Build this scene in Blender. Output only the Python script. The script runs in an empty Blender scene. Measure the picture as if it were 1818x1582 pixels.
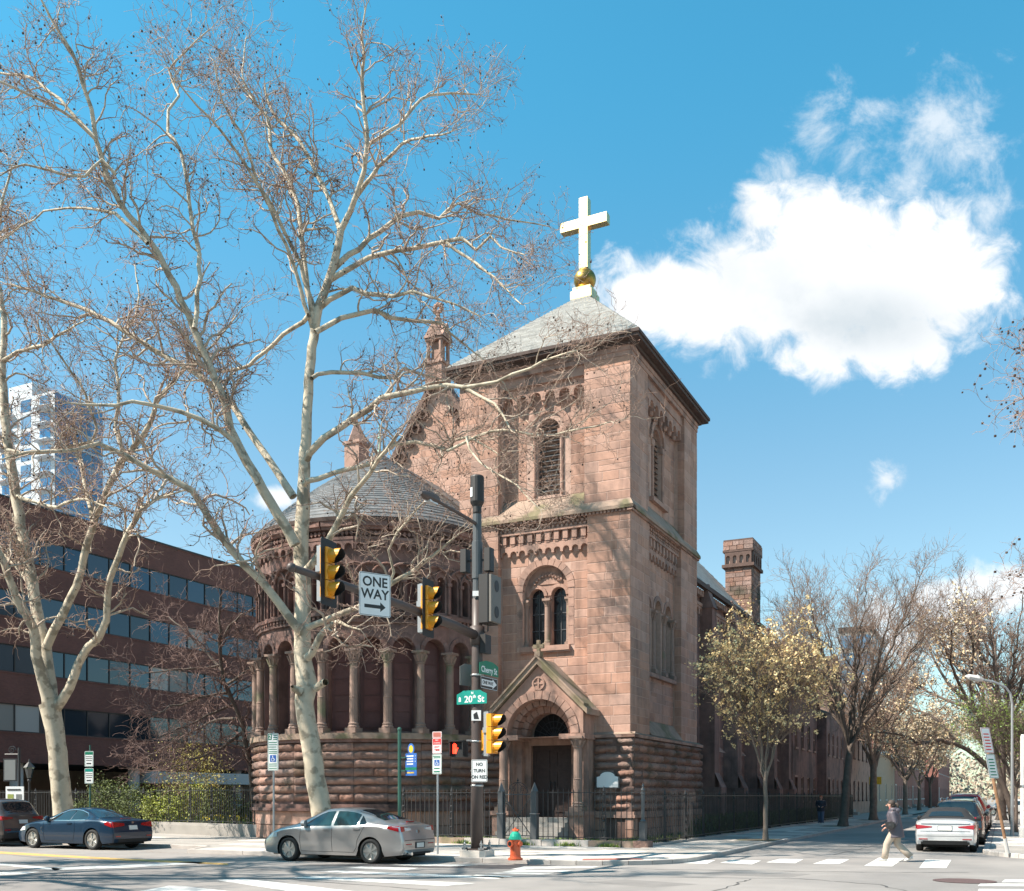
import bpy, math, random
import numpy as np
from mathutils import Vector, Matrix
from mathutils.geometry import tessellate_polygon
R = math.radians
rnd = random.Random(7)
rng = np.random.default_rng(11)
C = bpy.context.scene.collection
sc = bpy.context.scene

# ------------------------------------------------------------------ camera, sky, sun, exposure
FPX, CX, HY, EYE = 1785.0, 909.0, 1414.0, 1.75          # survey of the photograph (focal length and horizon in its pixels)
cam = bpy.data.cameras.new('camera'); cam.sensor_width = 36; cam.lens = FPX / 1818 * 36
cam.shift_y = (HY - 791) / 1818; cam.clip_start = 0.2; cam.clip_end = 6000
cob = bpy.data.objects.new('camera', cam); C.objects.link(cob); cob.location = (0, 0, EYE); cob.rotation_euler = (R(90), 0, 0)
sc.camera = cob
SUN_AZ, SUN_EL = R(255), R(48)                        # compass style: clockwise from +Y
sc.view_settings.view_transform = 'Standard'; sc.view_settings.look = 'None'
sc.view_settings.exposure = 1.18; sc.view_settings.gamma = 1
try: sc.view_settings.use_curve_mapping = False
except Exception: pass
sc.render.engine = 'CYCLES'
sc.cycles.max_bounces = 6; sc.cycles.diffuse_bounces = 2; sc.cycles.glossy_bounces = 3; sc.cycles.transmission_bounces = 4
sc.cycles.use_denoising = True
w = bpy.data.worlds.new('World'); sc.world = w; w.use_nodes = True
def build_world():
    nt = w.node_tree; N = nt.nodes; L = nt.links
    bg = N['Background']; bg.inputs[1].default_value = 0.095
    sky = N.new('ShaderNodeTexSky'); sky.sky_type = 'NISHITA'; sky.sun_disc = False
    sky.sun_elevation = SUN_EL; sky.sun_rotation = SUN_AZ; sky.air_density = 1.0; sky.dust_density = 0.6; sky.ozone_density = 1.0
    tint = N.new('ShaderNodeMix'); tint.data_type = 'RGBA'; tint.blend_type = 'MULTIPLY'; tint.inputs[0].default_value = 1
    L.new(sky.outputs[0], tint.inputs[6])
    tc = N.new('ShaderNodeTexCoord'); sep = N.new('ShaderNodeSeparateXYZ'); L.new(tc.outputs['Generated'], sep.inputs[0])
    gr = N.new('ShaderNodeMapRange'); gr.interpolation_type = 'SMOOTHSTEP'; L.new(sep.outputs[2], gr.inputs[0]); gr.inputs[1].default_value = .20; gr.inputs[2].default_value = .62
    gm = N.new('ShaderNodeMix'); gm.data_type = 'RGBA'; L.new(gr.outputs[0], gm.inputs[0]); gm.inputs[6].default_value = (0.82, 0.96, 0.88, 1); gm.inputs[7].default_value = (0.36, 1.18, 1.17, 1); L.new(gm.outputs[2], tint.inputs[7])
    def M(op, a, b=None, c=None, clamp=False):
        n = N.new('ShaderNodeMath'); n.operation = op; n.use_clamp = clamp
        for i, v in enumerate((a, b, c)):
            if v is None: continue
            if isinstance(v, (int, float)): n.inputs[i].default_value = v
            else: L.new(v, n.inputs[i])
        return n.outputs[0]
    y = M('MAXIMUM', sep.outputs[1], 0.08)
    comb = N.new('ShaderNodeCombineXYZ'); L.new(M('DIVIDE', sep.outputs[0], y), comb.inputs[0]); L.new(M('DIVIDE', sep.outputs[2], y), comb.inputs[1])
    def noise(scale, detail, rough=0.55, dist=0.0):
        n = N.new('ShaderNodeTexNoise'); n.inputs['Scale'].default_value = scale; n.inputs['Detail'].default_value = detail
        n.inputs['Roughness'].default_value = rough; n.inputs['Distortion'].default_value = dist
        L.new(comb.outputs[0], n.inputs['Vector']); return n.outputs[0]
    def field(blobs):
        cur = None
        for px, py, rx, ry, wt in blobs:
            s = N.new('ShaderNodeVectorMath'); s.operation = 'SUBTRACT'; L.new(comb.outputs[0], s.inputs[0])
            s.inputs[1].default_value = ((px - CX) / FPX, (HY - py) / FPX, 0)
            m = N.new('ShaderNodeVectorMath'); m.operation = 'MULTIPLY'; L.new(s.outputs[0], m.inputs[0])
            m.inputs[1].default_value = (FPX / rx, FPX / ry, 0)
            l = N.new('ShaderNodeVectorMath'); l.operation = 'LENGTH'; L.new(m.outputs[0], l.inputs[0])
            v = M('MULTIPLY', M('SUBTRACT', 1.0, l.outputs['Value']), wt)
            if cur is None: cur = v
            else:
                sm = N.new('ShaderNodeMath'); sm.operation = 'SMOOTH_MAX'; sm.inputs[2].default_value = 0.12
                L.new(cur, sm.inputs[0]); L.new(v, sm.inputs[1]); cur = sm.outputs[0]
        return cur
    def smooth(v, a, b):
        n = N.new('ShaderNodeMapRange'); n.interpolation_type = 'SMOOTHSTEP'; L.new(v, n.inputs[0])
        n.inputs[1].default_value = a; n.inputs[2].default_value = b; return n.outputs[0]
    body = field([(1430, 520, 350, 150, 1), (1235, 530, 215, 115, 1), (1660, 495, 190, 150, 1), (1470, 410, 170, 125, 1), (1620, 410, 90, 90, .8),
                  (1450, 625, 120, 85, .9), (1590, 605, 130, 85, .9), (1130, 510, 110, 85, .8), (1360, 370, 70, 60, .7)])
    n1 = noise(9, 9, .6); n2 = noise(26, 8, .62, .5)
    b = M('ADD', body, M('MULTIPLY', M('SUBTRACT', n1, .5), 1.15)); b = M('ADD', b, M('MULTIPLY', M('SUBTRACT', n2, .5), 1.2))
    bm = smooth(b, 0.0, 0.55)
    wf = field([(1475, 250, 130, 130, 1), (1560, 190, 110, 60, .8), (1680, 230, 150, 150, 1), (1740, 380, 90, 160, .9), (1620, 320, 110, 120, .8), (1400, 300, 70, 80, .7)])
    wn = noise(13, 12, .66, .35)
    wsp = M('MULTIPLY', smooth(M('ADD', wf, M('MULTIPLY', M('SUBTRACT', wn, .5), 3.0)), .22, 1.15), .66)
    sf = field([(1690, 1072, 120, 62, 1.5), (1770, 1046, 100, 58, 1.5), (1600, 1130, 160, 60, .8), (495, 885, 60, 26, 1), (1575, 850, 45, 40, .55), (1560, 1100, 100, 60, .7), (60, 1020, 300, 50, .6)])
    sm_ = M('MULTIPLY', smooth(M('ADD', sf, M('MULTIPLY', M('SUBTRACT', n2, .5), 1.6)), .05, .75), .85)
    mask = M('MAXIMUM', M('MAXIMUM', bm, wsp), sm_)
    mask = M('MULTIPLY', mask, smooth(sep.outputs[1], 0.1, 0.25))
    core = smooth(field([(1540, 570, 260, 110, 1)]), 0.0, 1.0)
    shade = N.new('ShaderNodeMix'); shade.data_type = 'RGBA'; L.new(M('ADD', M('MULTIPLY', core, M('ADD', .35, n1)), M('MULTIPLY', smooth(noise(6, 8, .6), .46, .68), .45), clamp=True), shade.inputs[0])
    shade.inputs[6].default_value = (5.2, 5.25, 5.3, 1); shade.inputs[7].default_value = (3.45, 3.8, 4.05, 1)
    mx = N.new('ShaderNodeMix'); mx.data_type = 'RGBA'; L.new(mask, mx.inputs[0]); L.new(tint.outputs[2], mx.inputs[6]); L.new(shade.outputs[2], mx.inputs[7])
    L.new(mx.outputs[2], bg.inputs[0])
build_world()
sun = bpy.data.lights.new('sun', 'SUN'); sun.energy = 5.0; sun.angle = R(0.53); sun.color = (1.0, 0.905, 0.79)
so = bpy.data.objects.new('sun', sun); C.objects.link(so)
SV = Vector((math.sin(SUN_AZ) * math.cos(SUN_EL), math.cos(SUN_AZ) * math.cos(SUN_EL), math.sin(SUN_EL)))
so.rotation_euler = SV.to_track_quat('Z', 'Y').to_euler(); so.location = SV * 300

# ------------------------------------------------------------------ survey: street frame (x along the kerb of the wide street, y into the side street)
EYV = (0.43853274, 0.89871521); EXV = (EYV[1], -EYV[0]); P0 = (4.37, 37.0); TH = math.atan2(EXV[1], EXV[0])
def W(x, y, z=0.0): return Vector((P0[0] + x * EXV[0] + y * EYV[0], P0[1] + x * EXV[1] + y * EYV[1], z))
def loc(X, Y): dx, dy = X - P0[0], Y - P0[1]; return (dx * EXV[0] + dy * EXV[1], dx * EYV[0] + dy * EYV[1])
def gnd(px, py, z=0.0):
    Y = FPX * (EYE - z) / (py - HY); return loc((px - CX) / FPX * Y, Y)
def sight(px, py, D): return Vector(((px - CX) / FPX * D, D, (HY - py) / FPX * D + EYE))
KERB = 0.12

# ------------------------------------------------------------------ materials
MATS = {}
def mat(name, col, rough=0.8, metal=0.0, var=0.0, scale=3.0, bump=0.0, bscale=20.0, objvar=0.0, col2=None, c2scale=0.6, c2lo=0.5, c2hi=0.65, spec=0.5, emit=None, estr=0, coat=0.0, trans=0.0, streak=0.0):
    m = bpy.data.materials.new(name); m.use_nodes = True; nt = m.node_tree; N = nt.nodes; L = nt.links; p = N['Principled BSDF']
    p.inputs['Roughness'].default_value = rough; p.inputs['Metallic'].default_value = metal; p.inputs['Specular IOR Level'].default_value = spec
    p.inputs['Coat Weight'].default_value = coat; p.inputs['Transmission Weight'].default_value = trans
    if emit: p.inputs['Emission Color'].default_value = (*emit, 1); p.inputs['Emission Strength'].default_value = estr
    g = N.new('ShaderNodeNewGeometry'); out = None
    rgb = N.new('ShaderNodeRGB'); rgb.outputs[0].default_value = (*col, 1); out = rgb.outputs[0]
    def noise(s, d=5):
        n = N.new('ShaderNodeTexNoise'); n.inputs['Scale'].default_value = s; n.inputs['Detail'].default_value = d; L.new(g.outputs['Position'], n.inputs['Vector']); return n.outputs[0]
    def scaleby(val, a, b):
        nonlocal out
        mr = N.new('ShaderNodeMapRange'); L.new(val, mr.inputs[0]); mr.inputs[3].default_value = a; mr.inputs[4].default_value = b
        mx = N.new('ShaderNodeVectorMath'); mx.operation = 'SCALE'; L.new(out, mx.inputs[0]); L.new(mr.outputs[0], mx.inputs['Scale']); out = mx.outputs[0]
    if col2:
        mr = N.new('ShaderNodeMapRange'); mr.interpolation_type = 'SMOOTHSTEP'; L.new(noise(c2scale, 7), mr.inputs[0]); mr.inputs[1].default_value = c2lo; mr.inputs[2].default_value = c2hi
        mx = N.new('ShaderNodeMix'); mx.data_type = 'RGBA'; L.new(mr.outputs[0], mx.inputs[0]); L.new(out, mx.inputs[6]); mx.inputs[7].default_value = (*col2, 1); out = mx.outputs[2]
    if streak:
        vm = N.new('ShaderNodeVectorMath'); vm.operation = 'MULTIPLY'; L.new(g.outputs['Position'], vm.inputs[0]); vm.inputs[1].default_value = (1.6, 1.6, .16)
        n = N.new('ShaderNodeTexNoise'); n.inputs['Scale'].default_value = 1.3; n.inputs['Detail'].default_value = 7; n.inputs['Roughness'].default_value = .65; L.new(vm.outputs[0], n.inputs['Vector'])
        sm = N.new('ShaderNodeMapRange'); L.new(n.outputs[0], sm.inputs[0]); sm.inputs[1].default_value = .48; sm.inputs[2].default_value = .72; scaleby(sm.outputs[0], 1.0, 1 - streak)
    if var:
        mrn = noise(scale); scaleby(mrn, 1 - 2 * var, 1 + 2 * var)
    if objvar:
        oi = N.new('ShaderNodeObjectInfo'); ad = N.new('ShaderNodeMath'); ad.operation = 'ADD'; L.new(oi.outputs['Random'], ad.inputs[0]); L.new(g.outputs['Random Per Island'], ad.inputs[1])
        fr = N.new('ShaderNodeMath'); fr.operation = 'FRACT'; L.new(ad.outputs[0], fr.inputs[0]); scaleby(fr.outputs[0], 1 - objvar, 1 + objvar)
        hs = N.new('ShaderNodeHueSaturation'); L.new(out, hs.inputs['Color'])
        f2 = N.new('ShaderNodeMath'); f2.operation = 'MULTIPLY_ADD'; L.new(fr.outputs[0], f2.inputs[0]); f2.inputs[1].default_value = 7.31; f2.inputs[2].default_value = .13
        f3 = N.new('ShaderNodeMath'); f3.operation = 'FRACT'; L.new(f2.outputs[0], f3.inputs[0])
        mr = N.new('ShaderNodeMapRange'); L.new(f3.outputs[0], mr.inputs[0]); mr.inputs[3].default_value = 1 - objvar; mr.inputs[4].default_value = 1 + objvar * .6
        L.new(mr.outputs[0], hs.inputs['Saturation']); out = hs.outputs[0]
    L.new(out, p.inputs['Base Color'])
    if bump:
        b = N.new('ShaderNodeBump'); b.inputs['Strength'].default_value = bump; b.inputs['Distance'].default_value = 0.03
        L.new(noise(bscale, 6), b.inputs['Height']); L.new(b.outputs[0], p.inputs['Normal'])
    MATS[name] = m; return m
def brickmat(name, c1, c2, mortar, bw=0.21, bh=0.075, swap='x'):
    m = bpy.data.materials.new(name); m.use_nodes = True; nt = m.node_tree; N = nt.nodes; L = nt.links; p = N['Principled BSDF']; p.inputs['Roughness'].default_value = .9
    tc = N.new('ShaderNodeTexCoord'); sp = N.new('ShaderNodeSeparateXYZ'); L.new(tc.outputs['Object'], sp.inputs[0])
    ad = N.new('ShaderNodeMath'); ad.operation = 'ADD'; L.new(sp.outputs[0], ad.inputs[0]); L.new(sp.outputs[1], ad.inputs[1])
    cb = N.new('ShaderNodeCombineXYZ'); L.new(ad.outputs[0], cb.inputs[0]); L.new(sp.outputs[2], cb.inputs[1])
    b = N.new('ShaderNodeTexBrick'); L.new(cb.outputs[0], b.inputs['Vector']); b.inputs['Scale'].default_value = 1.0
    b.inputs['Color1'].default_value = (*c1, 1); b.inputs['Color2'].default_value = (*c2, 1); b.inputs['Mortar'].default_value = (*mortar, 1)
    b.inputs['Brick Width'].default_value = bw; b.inputs['Row Height'].default_value = bh; b.inputs['Mortar Size'].default_value = .008
    nz = N.new('ShaderNodeTexNoise'); nz.inputs['Scale'].default_value = .6; nz.inputs['Detail'].default_value = 6; L.new(tc.outputs['Object'], nz.inputs['Vector'])
    mr = N.new('ShaderNodeMapRange'); L.new(nz.outputs[0], mr.inputs[0]); mr.inputs[3].default_value = .65; mr.inputs[4].default_value = 1.35
    v = N.new('ShaderNodeVectorMath'); v.operation = 'SCALE'; L.new(b.outputs[0], v.inputs[0]); L.new(mr.outputs[0], v.inputs['Scale']); L.new(v.outputs[0], p.inputs['Base Color'])
    bp = N.new('ShaderNodeBump'); bp.inputs['Strength'].default_value = .4; bp.inputs['Distance'].default_value = .01; bp.invert = True; L.new(b.outputs['Fac'], bp.inputs['Height']); L.new(bp.outputs[0], p.inputs['Normal'])
    MATS[name] = m; return m
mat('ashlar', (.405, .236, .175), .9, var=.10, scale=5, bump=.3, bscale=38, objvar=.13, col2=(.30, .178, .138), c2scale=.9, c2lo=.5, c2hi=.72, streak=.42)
mat('rockface', (.26, .153, .12), .93, var=.22, scale=7, bump=.9, bscale=16, objvar=.22, col2=(.085, .07, .048), c2scale=.7, c2lo=.48, c2hi=.7)
mat('mortar', (.43, .29, .235), .95, var=.12, scale=8)
mat('brownstone', (.37, .225, .175), .9, var=.14, scale=4, bump=.3, bscale=30, col2=(.22, .145, .12), c2scale=1.1, streak=.4)
mat('apse_stone', (.22, .125, .104), .92, var=.2, scale=3, bump=.35, bscale=22, objvar=.14, col2=(.105, .066, .058), c2scale=.5, c2lo=.45, c2hi=.65, streak=.45)  # base colour kept dark: soot, and tree shade put into the colour
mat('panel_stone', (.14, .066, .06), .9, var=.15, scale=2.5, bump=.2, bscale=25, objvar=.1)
mat('column_stone', (.26, .175, .14), .88, var=.16, scale=3, bump=.25, bscale=26, col2=(.15, .15, .09), c2scale=.8, c2lo=.55, c2hi=.7)
mat('mossy_stone', (.30, .215, .165), .95, var=.2, scale=3, bump=.5, bscale=18, col2=(.17, .145, .085), c2scale=1.0, c2lo=.47, c2hi=.62)
mat('dark_stone', (.12, .075, .062), .95, var=.2, scale=4, bump=.5, bscale=16)
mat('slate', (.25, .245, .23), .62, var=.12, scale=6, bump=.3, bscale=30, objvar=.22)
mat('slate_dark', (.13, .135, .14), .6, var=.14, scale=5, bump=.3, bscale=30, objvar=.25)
mat('eave_wood', (.07, .045, .038), .8, var=.15)
mat('gold', (.83, .60, .30), .38, metal=1.0, var=.06, scale=9)
mat('old_gold', (.42, .26, .07), .42, metal=1.0, var=.25, scale=6, col2=(.2, .12, .035), c2scale=3.0)
mat('copper', (.25, .42, .36), .7)
mat('void', (.012, .011, .012), .9)
mat('pane', (.012, .014, .018), .12, spec=.6)
mat('lead', (.06, .06, .065), .6)
mat('door_wood', (.045, .026, .022), .7, var=.25, scale=7, bump=.4, bscale=25)
mat('iron', (.028, .028, .03), .5, var=.15, spec=.5)
mat('iron_grey', (.075, .08, .085), .45, spec=.5)
mat('asphalt', (.265, .243, .227), .88, var=.09, scale=1.1, bump=.5, bscale=60, col2=(.205, .19, .18), c2scale=.16, c2lo=.45, c2hi=.6)
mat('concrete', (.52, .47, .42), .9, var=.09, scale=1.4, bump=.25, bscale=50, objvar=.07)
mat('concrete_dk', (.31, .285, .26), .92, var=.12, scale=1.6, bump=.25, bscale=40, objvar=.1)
mat('kerbstone', (.40, .36, .33), .9, var=.15, scale=2, bump=.3, bscale=30, objvar=.12)
mat('white_paint', (.60, .585, .55), .75, var=.10, scale=5, col2=(.42, .41, .4), c2scale=2.4, c2lo=.50, c2hi=.62)
mat('yellow_paint', (.55, .34, .11), .75, var=.12, scale=5, col2=(.25, .2, .14), c2scale=3.2, c2lo=.55, c2hi=.7)
mat('tactile_red', (.42, .13, .10), .85, var=.1)
mat('soil', (.10, .08, .055), .95, var=.3, scale=4, col2=(.07, .10, .03), c2scale=1.5)
mat('grass', (.10, .14, .03), .9, var=.3, scale=4)
mat('hedge', (.10, .125, .03), .75, var=.3, scale=2, objvar=.35)
mat('leaf_yellowgreen', (.26, .29, .045), .7, var=.2, objvar=.3)
mat('leaf_green', (.17, .25, .04), .7, var=.2, objvar=.3)
mat('blossom', (.88, .64, .32), .8, var=.08, objvar=.10)
mat('blossom_far', (.56, .43, .27), .85, var=.2, objvar=.3)
mat('forsythia', (.34, .28, .07), .8, var=.2, objvar=.3)
mat('plane_bark', (.50, .425, .32), .85, var=.13, scale=5, bump=.35, bscale=25, col2=(.27, .225, .165), c2scale=2.6, c2lo=.50, c2hi=.60)
mat('twig_pale', (.30, .20, .155), .85, var=.2, scale=2)
mat('far_crown', (.33, .26, .19), .9, var=.2, objvar=.3)
mat('branch_pale', (.42, .34, .265), .85, var=.2, scale=3)
mat('twig_tan', (.24, .165, .125), .85, var=.2, scale=2)
mat('twig_dark', (.105, .075, .06), .88, var=.2, scale=2)
mat('twig_purple', (.17, .105, .09), .88, var=.2, scale=2)
mat('bark_dark', (.11, .085, .07), .92, var=.25, scale=5, bump=.6, bscale=25)
mat('bark_grey', (.17, .135, .11), .92, var=.25, scale=5, bump=.6, bscale=25)
mat('seed', (.055, .032, .024), .9)
mat('bud', (.30, .17, .13), .9)
mat('pole_brown', (.075, .055, .05), .5, var=.08, spec=.5)
mat('steel', (.45, .46, .47), .35, metal=.9)
mat('galv', (.33, .35, .36), .5, metal=.5)
mat('signal_yellow', (.74, .29, .015), .42, var=.04)
mat('signal_black', (.012, .012, .013), .6)
mat('lens_red', (.10, .008, .006), .15); mat('lens_amber', (.10, .045, .004), .15); mat('lens_green', (.004, .05, .03), .15)
mat('hand_red', (.8, .04, .02), .5, emit=(1.0, .05, .02), estr=1.6)
mat('sign_white', (.74, .74, .73), .5, var=.03); mat('sign_black', (.02, .02, .02), .5); mat('sign_red', (.6, .04, .04), .5)
mat('sign_green', (.0, .17, .095), .45); mat('sign_teal', (.0, .24, .19), .45); mat('sign_blue', (.03, .12, .40), .45); mat('sign_back', (.20, .205, .2), .55, metal=.4)
mat('post_green', (.03, .10, .075), .45); mat('cabinet', (.14, .125, .11), .55); mat('cabinet_dk', (.024, .021, .02), .55)
mat('hydrant_red', (.78, .13, .045), .42); mat('hydrant_green', (.02, .42, .27), .42)
mat('rust', (.30, .16, .085), .85, var=.25, scale=8)
mat('tyre', (.018, .018, .018), .85); mat('alloy', (.62, .61, .58), .32, metal=.85); mat('carglass', (.015, .022, .026), .04, spec=.9)
mat('plastic_blk', (.02, .02, .021), .55); mat('underbody', (.008, .008, .008), .9); mat('chrome', (.75, .75, .74), .15, metal=1)
mat('tail_red', (.30, .008, .01), .18, coat=.6); mat('tail_clear', (.62, .60, .58), .15, coat=.6); mat('tail_lit', (.9, .05, .04), .3, emit=(1, .06, .04), estr=2.2)
mat('headlamp', (.65, .67, .68), .1, coat=.8); mat('plate', (.66, .66, .62), .5); mat('seat_beige', (.55, .48, .38), .8)
mat('paint_silver', (.43, .415, .405), .30, metal=.7, coat=.7); mat('paint_blue', (.005, .022, .048), .3, metal=.1, coat=.5, spec=.35)
mat('paint_taupe', (.10, .085, .08), .28, metal=.5, coat=.9); mat('paint_white', (.43, .43, .428), .3, coat=.9)
mat('paint_black', (.014, .014, .015), .22, coat=1); mat('paint_red', (.42, .015, .02), .3, coat=.9); mat('softtop', (.016, .016, .018), .9)
mat('skin', (.50, .27, .20), .6); mat('hair_dark', (.055, .038, .03), .75); mat('hair_red', (.40, .12, .05), .7)
mat('puffer', (.075, .065, .08), .55, var=.15); mat('trouser_beige', (.38, .31, .25), .85); mat('bag_black', (.015, .015, .016), .45)
mat('shoe_white', (.62, .60, .58), .6); mat('jeans', (.07, .10, .16), .85); mat('jacket_navy', (.022, .028, .045), .8); mat('scarf_red', (.5, .05, .05), .8); mat('cloth_black', (.012, .012, .014), .9)
brickmat('brick_dark', (.20, .075, .056), (.16, .06, .047), (.14, .08, .066))
brickmat('brick_red', (.30, .10, .075), (.24, .085, .065), (.30, .22, .19))
mat('office_glass', (.035, .06, .085), .06, metal=.55, spec=.8, objvar=.25)
mat('office_blind', (.30, .29, .27), .35, objvar=.3)
mat('office_frame', (.03, .024, .022), .5)
mat('tower_concrete', (.44, .47, .50), .8); mat('tower_glass', (.12, .24, .36), .08, metal=.6, objvar=.3); mat('roof_tar', (.12, .11, .10), .9)
mat('concrete_col', (.55, .53, .50), .85); mat('beige_wall', (.36, .29, .22), .9, var=.1); mat('trim_white', (.62, .60, .57), .7); mat('brown_roof', (.13, .085, .065), .9, var=.2)
mat('flower_yellow', (.75, .58, .06), .7); mat('manhole', (.10, .06, .055), .7, bump=.8, bscale=30)
mat('sign_yellow', (.65, .42, .03), .5); mat('dead_leaf', (.22, .12, .06), .9, objvar=.3)

# ------------------------------------------------------------------ mesh helpers
class MB:
    def __init__(s): s.v = []; s.f = []; s.m = []; s.cur = 0
    def add(s, vs, fs, mi=None):
        o = len(s.v); s.v += [tuple(p) for p in vs]; s.f += [tuple(i + o for i in f) for f in fs]; s.m += [s.cur if mi is None else mi] * len(fs); return s
    def quad(s, a, b, c, d): return s.add((a, b, c, d), ((0, 1, 2, 3),))
    def box(s, x0, x1, y0, y1, z0, z1):
        return s.add(((x0, y0, z0), (x1, y0, z0), (x1, y1, z0), (x0, y1, z0), (x0, y0, z1), (x1, y0, z1), (x1, y1, z1), (x0, y1, z1)),
                     ((3, 2, 1, 0), (4, 5, 6, 7), (0, 1, 5, 4), (1, 2, 6, 5), (2, 3, 7, 6), (3, 0, 4, 7)))
    def cbox(s, c, sx, sy, sz, b=0.0):           # centred box, optionally chamfered on its vertical edges
        x, y, z = c; 
        if not b: return s.box(x - sx / 2, x + sx / 2, y - sy / 2, y + sy / 2, z - sz / 2, z + sz / 2)
        hx, hy = sx / 2, sy / 2
        pl = [(-hx + b, -hy), (hx - b, -hy), (hx, -hy + b), (hx, hy - b), (hx - b, hy), (-hx + b, hy), (-hx, hy - b), (-hx, -hy + b)]
        vs = [(x + p[0], y + p[1], z - sz / 2) for p in pl] + [(x + p[0], y + p[1], z + sz / 2) for p in pl]
        return s.add(vs, [tuple(range(7, -1, -1)), tuple(range(8, 16))] + [(i, (i + 1) % 8, 8 + (i + 1) % 8, 8 + i) for i in range(8)])
    def bar(s, a, b, w, h=None, up=(0, 0, 1)):
        a = Vector(a); b = Vector(b); h = h or w; d = (b - a).normalized(); u = Vector(up)
        if abs(d.dot(u)) > .99: u = Vector((1, 0, 0))
        sx = d.cross(u).normalized() * w / 2; sy = sx.cross(d).normalized() * h / 2
        vs = [a - sx - sy, a + sx - sy, a + sx + sy, a - sx + sy, b - sx - sy, b + sx - sy, b + sx + sy, b - sx + sy]
        return s.add(vs, ((0, 1, 2, 3), (7, 6, 5, 4), (4, 5, 1, 0), (5, 6, 2, 1), (6, 7, 3, 2), (7, 4, 0, 3)))
    def tube(s, pts, rad, n=8, cap=True):
        pts = [Vector(p) for p in pts]; k = len(pts)
        if isinstance(rad, (int, float)): rad = [rad] * k
        vs = []; prev = None
        for i, p in enumerate(pts):
            d = (pts[min(i + 1, k - 1)] - pts[max(i - 1, 0)]).normalized()
            if prev is None:
                u = Vector((0, 0, 1)) if abs(d.z) < .9 else Vector((1, 0, 0)); a = d.cross(u).normalized()
            else:
                a = (prev - d * prev.dot(d)).normalized()
            prev = a; b = d.cross(a)
            for j in range(n):
                t = 2 * math.pi * j / n; vs.append(p + (a * math.cos(t) + b * math.sin(t)) * rad[i])
        fs = [(i * n + j, i * n + (j + 1) % n, (i + 1) * n + (j + 1) % n, (i + 1) * n + j) for i in range(k - 1) for j in range(n)]
        if cap: fs += [tuple(range(n - 1, -1, -1)), tuple(range((k - 1) * n, k * n))]
        return s.add(vs, fs)
    def lathe(s, prof, n=16, c=(0, 0, 0), ax='z'):
        vs = []; k = len(prof)
        for r, z in prof:
            for j in range(n):
                t = 2 * math.pi * j / n; a, b = r * math.cos(t), r * math.sin(t)
                vs.append((c[0] + a, c[1] + b, c[2] + z) if ax == 'z' else ((c[0] + b, c[1] + z, c[2] + a) if ax == 'y' else (c[0] + z, c[1] + a, c[2] + b)))
        fs = [(i * n + j, i * n + (j + 1) % n, (i + 1) * n + (j + 1) % n, (i + 1) * n + j) for i in range(k - 1) for j in range(n)]
        fs += [tuple(range(n - 1, -1, -1)), tuple(range((k - 1) * n, k * n))]
        return s.add(vs, fs)
    def ball(s, c, r, n=10, m=7, sz=1.0):
        return s.lathe([(max(.001, r * math.sin(math.pi * i / m)), -r * sz * math.cos(math.pi * i / m)) for i in range(m + 1)], n, c)
    def prism(s, F, poly, d0, d1, holes=(), back=False, sides=True):   # polygon in a wall frame pulled from depth d0 (inner) to d1 (outer)
        loops = [list(poly)] + [list(h) for h in holes]
        fl = [Vector((p[0], p[1], 0)) for l in loops for p in l]
        tr = tessellate_polygon([[Vector((p[0], p[1], 0)) for p in l] for l in loops]); fs = []
        for t in tr:
            a, b, c = (fl[i] for i in t)
            ar = (b.x - a.x) * (c.y - a.y) - (b.y - a.y) * (c.x - a.x)
            if abs(ar) < 1e-9: continue
            fs.append(t if ar > 0 else t[::-1])
        n = len(fl); vs = [F(p.x, p.y, d1) for p in fl] + [F(p.x, p.y, d0) for p in fl]; ff = list(fs)
        if back: ff += [tuple(i + n for i in t[::-1]) for t in fs]
        if sides:
            o = 0
            for li, l in enumerate(loops):
                k = len(l); area = sum(l[i][0] * l[(i + 1) % k][1] - l[(i + 1) % k][0] * l[i][1] for i in range(k))
                ccw = area > 0
                for i in range(k):
                    a, b = o + i, o + (i + 1) % k
                    q = (a, a + n, b + n, b) if ccw == (li == 0) else (b, b + n, a + n, a)
                    ff.append(q)
                o += k
        return s.add(vs, ff)
    def fbox(s, F, s0, s1, z0, z1, d0, d1): return s.prism(F, [(s0, z0), (s1, z0), (s1, z1), (s0, z1)], d0, d1, back=True)
    def mesh(s, name, mats, smooth=False):
        me = bpy.data.meshes.new(name); me.from_pydata(s.v, [], s.f)
        mats = mats if isinstance(mats, (list, tuple)) else [mats]
        for m in mats: me.materials.append(MATS[m] if isinstance(m, str) else m)
        if len(mats) > 1: me.polygons.foreach_set('material_index', s.m)
        if smooth: me.polygons.foreach_set('use_smooth', [True] * len(s.f))
        me.update(); return me
    def obj(s, name, mats, parent=None, smooth=False, kind=None, label=None): return link(name, s.mesh(name, mats, smooth), parent, kind, label)
def link(name, data, parent=None, kind=None, label=None):
    o = bpy.data.objects.new(name, data); C.objects.link(o)
    if parent is not None: o.parent = parent
    if kind: o['kind'] = kind
    if label: o['label'] = label
    return o
def thing(name, label, cat, p=(0, 0, 0), rz=0.0, group=None):
    o = bpy.data.objects.new(name, None); C.objects.link(o); o.empty_display_size = .3
    o.location = p; o.rotation_euler = (0, 0, rz); o['label'] = label; o['category'] = cat
    if group: o['group'] = group
    return o
def tag(o, label, cat, group=None):
    o['label'] = label; o['category'] = cat
    if group: o['group'] = group
    return o
def struct(o): o['kind'] = 'structure'; return o
def copy_tree(o, parent=None):
    c = o.copy(); C.objects.link(c)
    if parent is not None: c.parent = parent
    for ch in list(o.children): copy_tree(ch, c)
    return c
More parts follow.
